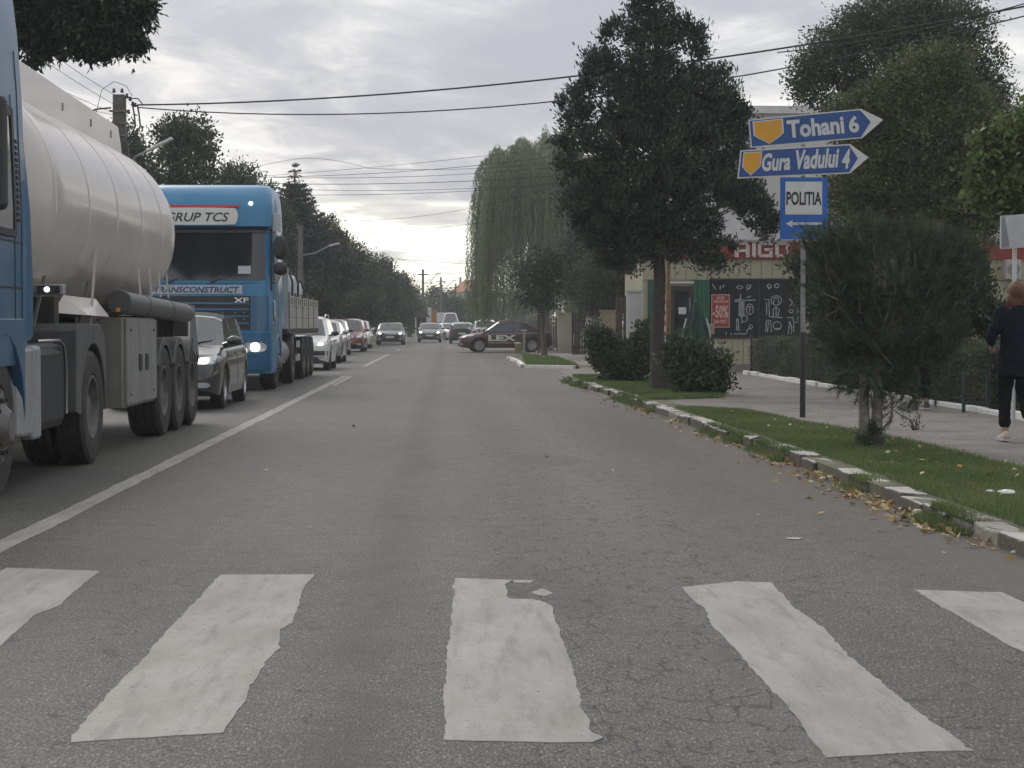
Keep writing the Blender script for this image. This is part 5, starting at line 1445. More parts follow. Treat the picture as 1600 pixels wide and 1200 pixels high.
# ------------------------------------------------------------------ buildings behind
wb = P(1120, 400, 62)
t = thing('white_building', 'tall plain white building block behind the kiosk and signs', 'building', (wb.x, 62, 0))
zt = P(1200, 166, 62).z
mb = MB(); mb.box(0, 26, 0, 14, 0, zt - .25); mb.build('wall', mat('render_white', (.48, .47, .47), .8, var=.05, scale=.6, dirt=.3, dirtcol=(.33, .32, .31)), t)
mb = MB(); mb.box(-.15, 26.15, -.15, 14.15, zt - .25, zt); mb.build('parapet', mat('parapet_grey', (.52, .52, .52), .6), t)
mb = MB(); mb.box(1.5, 1.56, -.06, 0, 0, zt - .25); mb.build('downpipe', GALV, t)
def wall_piece(name, label, cat, px0, px1, py0, Y, col, dpt=.12, base=None, posts=None, mname=None):
    a, b_ = P(px0, py0, Y), P(px1, py0, Y); z0 = ZP if base is None else base
    t = thing(name, label, cat, (a.x, Y, z0)); w = b_.x - a.x; h = a.z - z0
    m = mat(mname or ('wall_' + label[:12].replace(' ', '_')), col, .75, var=.1, scale=1.3, dirt=.4)
    if posts:
        n = posts
        for i in range(n):
            mb = MB(); mb.box(w * i / n + .01, w * (i + 1) / n - .01, 0, .03, .05, h - .03 * (i % 2)); mb.build('board', m, t)
        mb = MB(); mb.box(0, w, .03, .07, .3, .38); mb.box(0, w, .03, .07, h - .4, h - .32); mb.build('rail', m, t)
    else:
        mb = MB(); mb.box(0, w, 0, dpt, 0, h); mb.build('panel', m, t, bevel=.01)
        mb = MB(); mb.box(-.03, w + .03, -.03, dpt + .03, h, h + .05); mb.build('coping', m, t)
    return t
wall_piece('white_screen', 'tall white metal screen panel left of the kiosk', 'screen', 980, 1003, 456, 48.6, (.46, .46, .46))
wall_piece('brown_gate', 'narrow brown boarded gate left of the white screen', 'gate', 962, 979, 462, 52, (.07, .055, .045), posts=3)
wall_piece('cream_wall', 'cream garden wall seen between shrubs left of the brown gate', 'wall', 938, 962, 487, 56, (.30, .27, .19))
wall_piece('dark_fence', 'dark brown board fence behind the trees by the forecourt', 'fence', 893, 915, 488, 74, (.05, .042, .036), posts=6, base=.02)
wall_piece('cream_shed', 'small cream shed with a low door beyond the forecourt', 'shed', 874, 894, 490, 84, (.33, .30, .24), 2.0, base=.02)
wall_piece('grey_fence', 'weathered grey board fence far behind the maroon car', 'fence', 842, 874, 494, 96, (.14, .12, .10), posts=9, base=.02)
wall_piece('long_fence', 'long low dark fence under the willow', 'fence', 742, 842, 500, 128, (.10, .10, .09), posts=14, base=.0)

# far house with hipped tiled roof
HY = 300
a, b_ = P(706, 475, HY), P(752, 475, HY)
t = thing('far_house', 'distant house with orange tiled hipped roof above the trees', 'house', (a.x, HY, 0))
w = b_.x - a.x; ze = P(720, 456, HY).z; zr = P(720, 438, HY).z
HW = mat('house_wall', (.42, .36, .35), .8, var=.06); HR = mat('house_tiles', (.34, .15, .055), .7, var=.15, scale=1)
mb = MB(); mb.box(0, w, 0, 8, 0, ze); mb.build('wall', HW, t)
mb = MB(); e = .4; mb.add([(-e, -e, ze), (w + e, -e, ze), (w + e, 8 + e, ze), (-e, 8 + e, ze), (w * .45, 4, zr + .2), (w * .75, 4, zr + .2)], [(0, 1, 5, 4), (1, 2, 5), (2, 3, 4, 5), (3, 0, 4), (0, 3, 2, 1)]); rf = mb.build('roof', HR, t)
for u in (.26, .82):
    mb = MB(); mb.box(w * u, w * u + .35, 3.8, 4.3, zr - .9, zr + .6); mb.build('chimney', HR, rf)
for u in (.22, .5, .78):
    mb = MB(); mb.box(w * u, w * u + .5, -.05, 0.0, ze - 1.6, ze - .5); mb.build('window', mat('window_dark', (.07, .07, .08), .2), t)
# small roadside things far away
bb = P(682, 492, 190)
t = thing('billboard', 'small pale billboard standing by the road in the far distance', 'billboard', (bb.x, 190, 0))
mb = MB(); z0, z1 = P(0, 503, 190).z, P(0, 488, 190).z; mb.box(0, .9, 0, .1, z0 - .0, z1); mb.build('panel', SWHITE, t)
mb = MB(); mb.cyl((.45, .05, 0), (.45, .05, z0), .06); mb.build('post', GALV, t)
bb = P(692, 490, 200)
t = thing('box_truck', 'far off pale box lorry behind the white van', 'lorry', (bb.x, 200, 0))
mb = MB(); z0, z1 = P(0, 499, 200).z, P(0, 489, 200).z; mb.box(0, 1.25, 0, 5, .8, z1); mb.build('box_body', SWHITE, t, bevel=.03)
mb = MB(); mb.box(.05, 1.2, -1.4, -.05, .5, z0); mb.build('cab', SWHITE, t, bevel=.1)
mb = MB(); mb.box(.12, 1.13, -1.42, -1.35, z0 - .8, z0 - .25); mb.build('windscreen', GLASS, t)
for x in (.12, 1.1):
    mb = MB(); mb.lathe([(-.1, .4), (.1, .4)], (x, -.7, .42), 'x', 14); mb.build('wheel', RUBBER, t)
bs = P(652, 494, 165)
t = thing('bus_shelter', 'small open shelter with a dark roof at the far left kerb', 'shelter', (bs.x - .2, 165, 0))
for x in (0, 1.0):
    mb = MB(); mb.box(x, x + .12, 0, .12, 0, 2.0); mb.build('post', SWHITE, t)
mb = MB(); mb.prism([(-.2, 2.0), (1.35, 2.0), (.9, 2.5), (.2, 2.5)], -.4, 1.2, 'y'); mb.build('roof', DARKP, t)
mb = MB(); mb.box(0.12, 1.0, .9, .95, .3, 1.9); mb.build('rear_panel', DARKP, t)
kp = P(668, 490, 172)
t = thing('advert_pillar', 'white and orange advert pillar beside the far shelter', 'advert pillar', (kp.x, 172, 0))
mb = MB(); mb.box(0, .35, 0, .3, 0, 2.9); mb.build('white_side', SWHITE, t)
mb = MB(); mb.box(.36, .85, 0, .3, 1.4, 2.7); mb.build('orange_panel', mat('far_orange', (.35, .17, .04), .6), t)
mb = MB(); mb.box(.36, .85, 0, .3, .3, 1.35); mb.build('blue_panel', mat('far_blue', (.08, .13, .2), .6), t)

# ------------------------------------------------------------------ hedge
def hedge(label, x0, x1, y0, y1, h, n, seed, group='clipped hedges along the pavement'):
    t = thing('hedge', label, 'hedge', ((x0 + x1) / 2, y0, ZP - .02), 0, group)
    w = (x1 - x0) / 2; L_ = y1 - y0
    mb = MB(); mb.box(-w + .12, w - .12, .12, L_ - .12, 0, h - .12); mb.build('stems', mat('hedge_inside', (.03, .028, .02), .9, var=.4, scale=20), t)  # one solid dark box filling the inside of the hedge
    rs = np.random.RandomState(seed); f = rs.rand(n); u, v = rs.rand(n), rs.rand(n)
    A = [L_ * h, L_ * h, 2 * w * L_, 2 * w * h, 2 * w * h]; cs = np.cumsum(A) / sum(A)
    p = np.zeros((n, 3)); nr = np.zeros((n, 3)); k = np.searchsorted(cs, f)
    for i in range(5):
        q = k == i
        if i < 2: p[q] = np.stack([np.full(q.sum(), -w if i == 0 else w), u[q] * L_, v[q] * h], 1); nr[q] = (-1 if i == 0 else 1, 0, 0)
        elif i == 2: p[q] = np.stack([(u[q] * 2 - 1) * w, v[q] * L_, np.full(q.sum(), h)], 1); nr[q] = (0, 0, 1)
        else: p[q] = np.stack([(u[q] * 2 - 1) * w, np.full(q.sum(), 0 if i == 3 else L_), v[q] * h], 1); nr[q] = (0, -1 if i == 3 else 1, 0)
    lump = .035 * np.sin(p[:, 1] * 4.2) * np.sin(p[:, 2] * 7 + p[:, 0] * 5) + rs.normal(size=n) * .028 - .02
    # round the top edges
    e = np.maximum(0, p[:, 2] - (h - .14)) / .14; ex = np.clip((np.abs(p[:, 0]) - (w - .14)) / .14, 0, 1)
    p[:, 2] -= .06 * e * ex; p[:, 0] *= 1 - .06 * e
    p += nr * lump[:, None]
    ax = rs.normal(size=(n, 3)) * .8 + nr * .8 + np.array([0, 0, .4])
    tt = np.clip(.35 + .35 * np.sin(p[:, 1] * 2.2 + p[:, 2] * 3) * np.sin(p[:, 2] * 4 + 1) + rs.normal(size=n) * .22, 0, 1)
    fast_mesh('foliage', leaf_verts(p, ax, .04 + .02 * rs.rand(n), .022 + .01 * rs.rand(n), rs), 4, LF_HEDGE, t, tt)
    return t
hedge('long low clipped hedge running from the kiosk behind the signpost', 7.25, 8.15, 28.6, 44.2, .86, 52000, 1)
hedge('clipped hedge block right of the pine beside the green metal frame', 7.3, 8.3, 25.0, 28.2, .92, 16000, 2)
hedge('nearest clipped hedge at the right edge behind the walking woman', 7.3, 8.3, 16.0, 24.1, .90, 26000, 3)
f0, f1 = P(1506, 578, 24.6), P(1532, 578, 24.6)
t = thing('metal_frame', 'low dark green metal frame in the gap of the hedge', 'frame', (f0.x, 24.6, ZP))
GRM = mat('green_metal', (.02, .055, .045), .5)
zh = f0.z - ZP; w = f1.x - f0.x + .1
for x in (0, w):
    mb = MB(); mb.box(x - .02, x + .02, -.02, .02, 0, zh); mb.build('upright', GRM, t)
for z in (zh - .02, .12):
    mb = MB(); mb.box(.02, w - .02, -.015, .015, z - .015, z + .015); mb.build('crossbar', GRM, t)
# timber leaning panels on the hedge
mb = MB(); hp = G(1176, 596, ZP)
tag(MB().box(7.16, 7.2, 43.7, 43.78, ZP, 1.05).build('hedge_stake', DARKP), 'thin dark stake at the far end of the long hedge', 'stake')

# ------------------------------------------------------------------ trees right
def tree(name, label, base, tr_top, r0, r1, blobs, m, nclump, per, spread, L, W, seed, bark=BARK, nl=12, group=None, outward=.6, up=.2, shell=.55, cat='tree', sagk=.08):
    t = thing(name, label, cat, tuple(base), 0, group)
    B = Vector(base); bl = [(b[0] - B.x, b[1] - B.y, b[2] - B.z, *b[3:]) for b in blobs]
    o, c = crown('crown', t, m, bl, nclump, per, spread, L, W, seed, outward, up, shell)
    rs = random.Random(seed); ids = [rs.randrange(len(c)) for _ in range(nl)]
    trunk('trunk', t, bark, (0, 0, -.05), Vector(tr_top) - B, r0, r1, [c[i] for i in ids], seed, sagk=sagk)
    return t
def blob(px, py, Y, rx, ry, wgt=None, rd=None):
    """ellipsoid with silhouette radii rx,ry in photo pixels"""
    p = P(px, py, Y); s = Y / FPX; r = (rx * s, (rd if rd else (rx + ry) / 2) * s, ry * s)
    return (p.x, p.y, p.z, *r) if wgt is None else (p.x, p.y, p.z, *r, wgt)

# big dark conifer beside the road
cb = G(1032, 612, ZP); CY = cb.y
bl = [blob(1016, -5, CY, 22, 60), blob(968, 50, CY, 24, 18), blob(1078, 50, CY, 22, 22), blob(1022, 60, CY, 48, 45), blob(1005, 125, CY, 66, 44), blob(1080, 75, CY, 22, 22), blob(935, 110, CY, 26, 28), blob(1095, 135, CY, 36, 32), blob(1025, 170, CY, 112, 55),
      blob(905, 180, CY, 26, 36), blob(1120, 155, CY, 24, 34), blob(1010, 235, CY, 125, 60), blob(900, 215, CY, 30, 22), blob(1120, 215, CY, 48, 50), blob(1150, 195, CY, 22, 22), blob(980, 300, CY, 100, 62), blob(1080, 300, CY, 92, 58),
      blob(1172, 320, CY, 26, 26), blob(1150, 290, CY, 40, 38), blob(1190, 345, CY, 18, 16), blob(960, 360, CY, 62, 50), blob(1060, 365, CY, 70, 50), blob(1100, 395, CY, 30, 26), blob(985, 395, CY, 45, 30), blob(930, 330, CY, 45, 50)]
tr = random.Random(12)
for qx, qy in ((985, 8), (1000, -10), (1045, 5), (1058, 22), (1092, 42), (955, 42), (950, 60), (1096, 70), (958, 92), (925, 88), (940, 80), (1085, 100), (1112, 112), (1130, 118), (905, 140), (890, 165), (878, 200), (920, 128), (1140, 140), (1148, 170), (1166, 185), (1168, 215), (875, 225), (880, 250), (1165, 250), (1160, 275), (1200, 330), (1205, 352), (1180, 300), (1150, 400), (1120, 415), (890, 300), (885, 280), (1185, 370)):
    bl.append(blob(qx + tr.uniform(-3, 3), qy, CY, tr.uniform(7, 11), tr.uniform(12, 20), .012 * 1.2))
tree('conifer_tree', 'tall dark shaggy conifer standing on the grass beside the kerb', cb, P(1025, 60, CY), .135, .04, bl, LF_CONIFER, 1750, 50, .080, .10, .034, 21, outward=.9, up=.9, shell=.45, nl=26, bark=mat('bark_dark', (.055, .047, .04), .9, var=.35, scale=14, bump=.6, bscale=40))
# low shrubs at its foot
def shrub(name, label, base, blobs, m, n, per, L, W, seed, **k):
    t = thing(name, label, 'shrub', tuple(base), 0, k.pop('group', None)); B = Vector(base)
    o, c = crown('foliage', t, m, [(b[0] - B.x, b[1] - B.y, b[2] - B.z, *b[3:]) for b in blobs], n, per, k.pop('spread', .07), L, W, seed, outward=.5, up=.5, shell=.35)
    mb = MB(); rs = random.Random(seed)
    for i in range(14):
        e = Vector(c[rs.randrange(len(c))]); mb.tube([(e.x * .1, e.y * .1, -.03), (e.x * .5, e.y * .5, e.z * .55), tuple(e)], .012, 5, .004)
    mb.build('stems', BARK, t); return t
b0 = G(968, 598, ZP); Y_ = b0.y
shrub('broad_shrub', 'dense rounded shrub left of the conifer trunk', b0, [blob(968, 568, Y_, 42, 32), blob(942, 545, Y_, 22, 32), blob(1000, 545, Y_, 22, 28), blob(985, 578, Y_, 34, 20), blob(930, 522, Y_, 12, 16), blob(1005, 520, Y_, 9, 20)], LF_BUSH, 420, 34, .075, .045, 31)
b0 = G(1085, 617, ZP); Y_ = b0.y
shrub('rose_shrub', 'loose open shrub right of the conifer trunk', b0, [blob(1085, 590, Y_, 42, 27), blob(1118, 590, Y_, 22, 22), blob(1060, 560, Y_, 22, 38), blob(1100, 565, Y_, 26, 24), blob(1125, 570, Y_, 12, 14)], LF_BUSH, 260, 26, .08, .05, 32, spread=.08)
b0 = G(1035, 603, ZP); Y_ = b0.y
shrub('suckers', 'leafy suckers growing up round the conifer trunk', b0 + Vector((.1, -.5, 0)), [blob(1045, 575, Y_ - .5, 20, 40)], LF_BUSH, 90, 22, .06, .035, 33)

# willow
WY = 92.0
wbse = Vector((P(850, 500, WY).x, WY, 0.0))
wt = thing('willow_tree', 'large weeping willow with hanging curtains of pale green twigs', 'tree', tuple(wbse))
rs = np.random.RandomState(5)
sc = WY / FPX; top = P(835, 232, WY); ctr = P(843, 300, WY)
ns = 1500; vs_, tt_ = [], []
RX, RZ = 100 * sc, 84 * sc
tips = []
for i in range(ns):
    a = rs.rand() * 2 * math.pi; rr = math.sqrt(rs.rand())
    lump = 1 + .10 * math.sin(3 * a + 1) + .06 * math.sin(7 * a)
    x = math.cos(a) * rr * RX * lump; y = math.sin(a) * rr * RX * lump
    lob = .80 + .17 * math.sin(x * 2.1 + .8) * math.sin(y * 1.3 + 1) + .08 * math.sin(x * 5.3)
    z = ctr.z + RZ * (max(0, 1 - rr ** 2.6 * .86) ** .6) * (lob + .12 * rs.rand() + (.12 if rs.rand() < .06 else 0))
    zend = P(0, 508 - 40 * rs.rand() - (90 if rs.rand() < .25 else 0) * rs.rand(), WY).z
    Ls = min(z - zend, 1.5 + 5.5 * rs.rand())
    if rr > .75: Ls = z - zend
    n = int(Ls / .11) + 2
    s = np.linspace(0, 1, n)
    arch = np.array([math.cos(a), math.sin(a)]) * (.35 + .3 * rs.rand())
    px_ = x + arch[0] * (1 - np.exp(-s * 3)) + .06 * np.sin(s * 7 + i)
    py_ = y + arch[1] * (1 - np.exp(-s * 3)) + .06 * np.cos(s * 6 + i)
    pz_ = z + .35 * np.sin(np.minimum(s * n * .11 / .9, 1) * math.pi) - s * Ls
    p = np.stack([px_, py_, pz_], 1); c = np.repeat(p, 2, 0) + rs.normal(size=(2 * n, 3)) * .025
    ax = rs.normal(size=(2 * n, 3)) * .35 + np.array([0, 0, -1.0])
    vs_.append(leaf_verts(c, ax, .16 + .06 * rs.rand(2 * n), np.full(2 * n, .035), rs)); tt_.append(np.clip((.25 + .5 * rs.rand()) + rs.rand(2 * n) * .3 - .1, 0, 1))
    if i % 60 == 0: tips.append((x * .8, y * .8, z - .3))
V = np.vstack(vs_); V[:, 0] += ctr.x - wbse.x; V[:, 1] += 0
fast_mesh('crown', V, 4, LF_WILLOW, wt, np.concatenate(tt_))
trunk('trunk', wt, BARKG, (0, 0, -.05), (ctr.x - wbse.x, 0, ctr.z), .38, .12, [(a + ctr.x - wbse.x, b2, c2) for a, b2, c2 in tips], 5)

# smaller roadside trees between the willow and the conifer
def simple_tree(name, label, pxb, pyb, z0, pxc, top, half, bot, m, seed, ncl=500, per=34, L=.10, W=.055, r0=.10, spread=.16, bark=BARK, group=None, Y=None):
    if Y is None: b = G(pxb, pyb, z0)
    else: b = P(pxb, 500, Y); b.z = z0
    Yc = b.y; H_ = bot - top
    bl = []; rr = random.Random(seed)
    bl.append(blob(pxc, (top + bot) / 2, Yc, half * .8, H_ * .42))
    for i in range(9):
        t = rr.random(); a = rr.uniform(-1, 1); wv = math.sin(math.pi * (.12 + .8 * t)) ** .7
        bl.append(blob(pxc + a * half * .62 * wv, top + H_ * (.1 + .78 * t), Yc + rr.uniform(-.5, .5) * half * Yc / FPX, half * rr.uniform(.28, .45), H_ * rr.uniform(.12, .2)))
    bl.append(blob(pxc + rr.uniform(-.2, .2) * half, top + H_ * .14, Yc, half * .4, H_ * .14))
    return tree(name, label, b, P(pxc, top + H_ * .35, Yc), r0, r0 * .35, bl, m, ncl, per, spread, L, W, seed, bark, group=group)
simple_tree('street_tree', 'small dark street tree whose thin trunk stands before the maroon car', 851, 556, ZP, 845, 385, 48, 495, LF_DARK, 41, 300, 32, .12, .06, .10)
simple_tree('street_tree', 'dark leafy street tree close left of the tall conifer', 900, 552, .02, 915, 320, 42, 505, LF_DARK, 42, 420, 34, .12, .06, .13)
simple_tree('street_tree', 'pale barked street tree just behind the rounded shrub', 926, 560, .02, 935, 380, 50, 500, LF_DARK, 43, 360, 32, .10, .05, .10, bark=BARKG)
simple_tree('background_tree', 'dark tree mass behind the willow and street trees', 880, 500, 0, 925, 330, 70, 512, LF_DARK, 44, 460, 34, .2, .1, .2, .3, Y=118, group=None)
simple_tree('background_tree', 'dark tree standing behind the white screen left of the kiosk', 965, 500, 0, 975, 350, 60, 505, LF_DARK, 45, 400, 34, .14, .07, .2, .22, Y=70)

# big broadleaf trees at the right
TY = 42.0
bl = [blob(1400, 90, TY, 120, 80), blob(1300, 120, TY, 62, 55), blob(1270, 130, TY, 36, 38), blob(1290, 80, TY, 36, 36), blob(1470, 50, TY, 80, 60), blob(1380, 40, TY, 80, 45), blob(1520, 110, TY, 50, 70), blob(1545, 180, TY, 36, 60), blob(1340, 50, TY, 34, 30), blob(1440, 10, TY, 80, 30), blob(1500, 200, TY, 70, 100), blob(1400, 200, TY, 110, 90), blob(1450, 300, TY, 110, 80), blob(1570, 230, TY, 22, 34), blob(1330, 330, TY, 70, 60)]
base = P(1420, 500, TY); base.z = .1
tree('broadleaf_tree', 'tall dark broadleaf tree rising highest behind the road signs', base, P(1410, 150, TY), .28, .1, bl, LF_MIX, 3000, 34, .13, .085, .04, 51, nl=24, outward=.5, up=.1, shell=.6)
TY = 35.0
bl = [blob(1440, 130, TY, 70, 52), blob(1480, 110, TY, 45, 40), blob(1390, 170, TY, 60, 50), blob(1330, 180, TY, 42, 32), blob(1440, 220, TY, 110, 70), blob(1510, 190, TY, 48, 60), blob(1350, 290, TY, 62, 60), blob(1450, 310, TY, 110, 70), blob(1520, 320, TY, 50, 70), blob(1410, 380, TY, 120, 50)]
base = P(1455, 500, TY); base.z = .1
tree('broadleaf_tree', 'mid green tree with olive top in front of the tallest broadleaf tree', base, P(1440, 200, TY), .2, .07, bl, greens('leaf_green_olive', (.048, .072, .036), (.09, .118, .05), (.18, .185, .07)), 2400, 34, .12, .08, .038, 52, nl=20, shell=.6)
TY = 24.0
bl = [blob(1590, 230, TY, 40, 42), blob(1555, 290, TY, 34, 30), blob(1545, 222, TY, 14, 18), blob(1600, 300, TY, 40, 50), blob(1540, 280, TY, 14, 12), blob(1560, 245, TY, 22, 22), blob(1630, 250, TY, 50, 90)]
base = P(1660, 500, TY); base.z = .1
tree('maple_tree', 'bright yellow green tree reaching in from the right edge', base, P(1625, 280, TY), .10, .04, bl, LF_MAPLE, 420, 26, .09, .10, .07, 53, nl=12, shell=.5)
b0 = Vector((9.2, 33.0, .1))
shrub('garden_bush', 'dark garden bush behind the long hedge right of the kiosk window', b0, [blob(1290, 470, 33, 40, 60), blob(1340, 480, 33, 50, 50), blob(1400, 470, 33, 60, 60), blob(1265, 440, 34, 22, 34), blob(1245, 415, 34, 14, 20, .05), blob(1470, 460, 31, 60, 60)], LF_DARK, 620, 34, .09, .05, 54, spread=.10)
b0 = Vector((9.3, 27.0, .1))
shrub('garden_bush', 'dark bush with a few russet leaves behind the hedge by the woman', b0, [blob(1500, 460, 27, 50, 60), blob(1540, 500, 27, 30, 30), blob(1480, 500, 27, 40, 30)], LF_MIX, 360, 34, .08, .045, 55, spread=.08)

# ------------------------------------------------------------------ young pine with soft long needles
pb = G(1360, 700, ZP); PY = pb.y
pt = thing('young_pine', 'bushy young pine with two pale stems on the near grass', 'tree', tuple(pb))
rs = np.random.RandomState(9)
bl = [blob(1395, 430, PY, 118, 72), blob(1310, 430, PY, 48, 66), blob(1480, 425, PY, 56, 55), blob(1400, 520, PY, 115, 75), blob(1320, 520, PY, 46, 50), blob(1360, 580, PY, 70, 38), blob(1430, 580, PY, 60, 50), blob(1290, 395, PY, 30, 34), blob(1500, 400, PY, 40, 34), blob(1270, 375, PY, 12, 14), blob(1395, 640, PY, 14, 20, .003), blob(1465, 510, PY, 40, 60), blob(1350, 370, PY, 45, 26), blob(1430, 375, PY, 50, 22)]
b = np.array([q[:6] for q in bl]); b[:, :3] -= np.array(pb); w_ = (b[:, 3] * b[:, 4] * b[:, 5]) ** (2 / 3); w_ /= w_.sum()
nt = 2300; idx = rs.choice(len(b), nt, p=w_); d = rs.normal(size=(nt, 3)); d /= np.linalg.norm(d, axis=1, keepdims=True)
rad = .35 + .62 * rs.rand(nt) ** .6
tipc = b[idx, :3] + d * b[idx, 3:6] * rad[:, None]
sd_ = d * .7 + np.array([0, 0, .75]) + rs.normal(size=(nt, 3)) * .25
hang = tipc[:, 2] < .75; sd_[hang, 2] -= .7
sd_ /= np.linalg.norm(sd_, axis=1, keepdims=True)
per = 64; n = nt * per; ci = np.repeat(np.arange(nt), per)
along = rs.rand(n)
p = tipc[ci] + sd_[ci] * (along * .13)[:, None]
ax = sd_[ci] * (.7 + rs.rand(n)[:, None] * .5) + rs.normal(size=(n, 3)) * .62
ax /= np.linalg.norm(ax, axis=1, keepdims=True)
sidev = np.cross(ax, rs.normal(size=(n, 3))); sidev /= np.linalg.norm(sidev, axis=1, keepdims=True)
Ln = (.045 + .04 * rs.rand(n))[:, None]
V = np.stack([p - sidev * .0020, p + sidev * .0020, p + ax * Ln], 1).reshape(-1, 3)
fast_mesh('crown', V, 3, LF_PINE, pt, np.clip((rs.rand(nt) * .8)[ci] + rs.rand(n) * .3 - .05, 0, 1))
mb = MB()
for i in range(0, nt, 6):
    q = Vector(tipc[i]); mb.tube([tuple(q - Vector(sd_[i]) * .16), tuple(q), tuple(q + Vector(sd_[i]) * .12)], .006, 4, .003)
mb.build('twigs', BARKG, pt)
mb = MB()
PINEB = mat('pine_bark', (.2, .185, .155), .9, var=.3, scale=20, bump=.5, bscale=60)
for (x0, x1, x2, z2) in ((-.055, -.065, -.04, 1.5), (.04, .075, .12, 1.6)):
    mb = MB(); mb.tube([(x0, 0, -.05), ((x0 + x1) / 2, 0, .25), (x1, .02, .55), ((x1 + x2) / 2, .03, 1.0), (x2, .04, z2)], .062, 12, .03)
    mb.build('stem', PINEB, pt, smooth=True)
rr = random.Random(4); mb = MB()
for i in range(26):
    e = Vector(tipc[rr.randrange(nt)]); s = Vector((rr.uniform(-.06, .1), .02, rr.uniform(.55, 1.4))); mb.tube([tuple(s), tuple(s.lerp(e, .5) + Vector((0, 0, -.04))), tuple(e)], .018, 5, .006)
mb.build('branches', PINEB, pt)
# dark wrap of needles and grass at the trunk foot
b0 = pb + Vector((.0, -.03, 0))
shrub('weed_tuft', 'dark tuft of weeds round the foot of the young pine', b0, [(b0.x, b0.y, b0.z + .1, .13, .1, .14)], LF_BUSH, 60, 16, .05, .012, 61, spread=.03)
b0 = G(1430, 672, ZP)
shrub('weed_tuft', 'thin dry weed at the grass edge right of the young pine', b0, [(b0.x, b0.y, b0.z + .12, .12, .08, .14)], LF_MIX, 10, 6, .05, .015, 62, spread=.03)

# ------------------------------------------------------------------ left side
kind(sheet('left_pavement', PAVER, [(-60, -9.2, -6.5), (95, -9.2, -6.5)], .10), 'structure')
mb = MB()
for i in range(40):
    mb = MB(); y = -20 + i * 3; mb.box(-6.5, -6.3, y + .01, y + 2.99, -.03, .115); mb.build('kerb_stone', KERBG, kerb, bevel=.01)
def spruce(name, label, px, top, bot, half, Y, seed, m=LF_CONIFER):
    b = P(px, 500, Y); b.z = 0.0; t = thing(name, label, 'tree', tuple(b))
    zt, zb = P(px, top, Y).z, P(px, bot, Y).z; R = half * Y / FPX
    rs = np.random.RandomState(seed); cs, ax = [], []
    tiers = 30; pts_l = []
    for k in range(tiers):
        t_ = k / (tiers - 1); z = zt + (zb - zt) * t_ ** .9; r = R * (.01 + .99 * t_ ** .9) * rs.uniform(.85, 1.12)
        nb = 9 + int(6 * t_)
        for j in range(nb):
            a = 2 * math.pi * (j + rs.rand() * .7) / nb; rl = r * rs.uniform(.75, 1.1)
            nseg = max(3, int(rl / .12))
            for q in range(nseg):
                u = (q + .5) / nseg; zz_ = z - .30 * rl * u + .42 * rl * u * u
                nl = int(12 + 10 * (1 - u)) if t_ > .12 else 2
                c = np.array([math.cos(a) * rl * u, math.sin(a) * rl * u, zz_]) + rs.normal(size=(nl, 3)) * np.array([.12, .12, .08]) * (.18 + .82 * t_)
                cs.append(c); ax.append(np.tile([math.cos(a), math.sin(a), -.1], (nl, 1)) + rs.normal(size=(nl, 3)) * .6)
    c = np.vstack(cs); a = np.vstack(ax); n = len(c)
    fast_mesh('crown', leaf_verts(c, a, .13 + .08 * rs.rand(n), .05 + .03 * rs.rand(n), rs), 4, m, t, np.clip(rs.rand(n) * .8, 0, 1))
    trunk('trunk', t, BARK, (0, 0, -.05), (0, 0, zt - .2), .16, .03, [], seed)
    return t
spruce('spruce_tree', 'dark pointed spruce rising behind the dropside truck cab', 462, 258, 450, 112, 92, 71)
simple_tree('roadside_tree', 'olive leaved tree right of the dark spruce', 512, 500, 0, 512, 338, 46, 505, LF_OLIVE, 72, 420, 32, .15, .08, .14, .22, Y=108)
simple_tree('roadside_tree', 'broad dark tree in the middle of the left row', 555, 500, 0, 548, 378, 62, 510, LF_DARK, 73, 620, 34, .17, .09, .16, .24, Y=118)
simple_tree('roadside_tree', 'dark round tree nearest the road in the left row', 592, 500, 0, 590, 400, 46, 512, LF_DARK, 74, 520, 34, .17, .09, .16, .24, Y=132)
simple_tree('roadside_tree', 'lowest dark tree at the right end of the left row', 612, 500, 0, 618, 430, 32, 512, LF_DARK, 75, 360, 34, .18, .09, .16, .26, Y=150)
simple_tree('roadside_tree', 'dense dark tree behind the trailer of the dropside truck', 490, 500, 0, 488, 375, 66, 512, LF_DARK, 76, 560, 34, .16, .09, .16, .24, Y=104)
simple_tree('walnut_tree', 'open crowned tree with bright gaps right of the concrete pole', 285, 500, 0, 285, 182, 70, 420, LF_DARK, 77, 620, 30, .13, .07, .16, .17, Y=60)
simple_tree('walnut_tree', 'small dark tree half hidden behind the concrete pole', 205, 500, 0, 205, 188, 44, 400, LF_DARK, 78, 300, 30, .12, .06, .12, .15, Y=56)
simple_tree('walnut_tree', 'lower tree showing just above the blue truck roof', 385, 500, 0, 380, 250, 66, 440, LF_DARK, 79, 460, 32, .13, .07, .14, .18, Y=72)
simple_tree('roadside_tree', 'dark tree between the truck roof and the spruce', 425, 500, 0, 425, 295, 42, 500, LF_DARK, 80, 380, 32, .15, .08, .14, .2, Y=84)
# low mass of bushes beneath the tree row
for i, (px, top, hw, Y, lab) in enumerate(((455, 430, 60, 88, 'low dark bushes under the spruce'), (530, 455, 60, 112, 'low dark bushes under the olive leaved tree'), (590, 462, 50, 138, 'low dark bushes behind the black oncoming car'), (628, 462, 28, 168, 'small dark bushes left of the far shelter'))):
    b0 = P(px, 500, Y); b0.z = 0
    shrub('undergrowth', lab, b0, [blob(px + dx * hw, (top + 515) / 2 + 8 * math.sin(dx * 9), Y, hw * .45, (515 - top) / 2) for dx in (-.7, -.25, .25, .7)], LF_DARK, 340, 32, .18, .10, 90 + i, spread=.25, group='bushes under the left tree row')
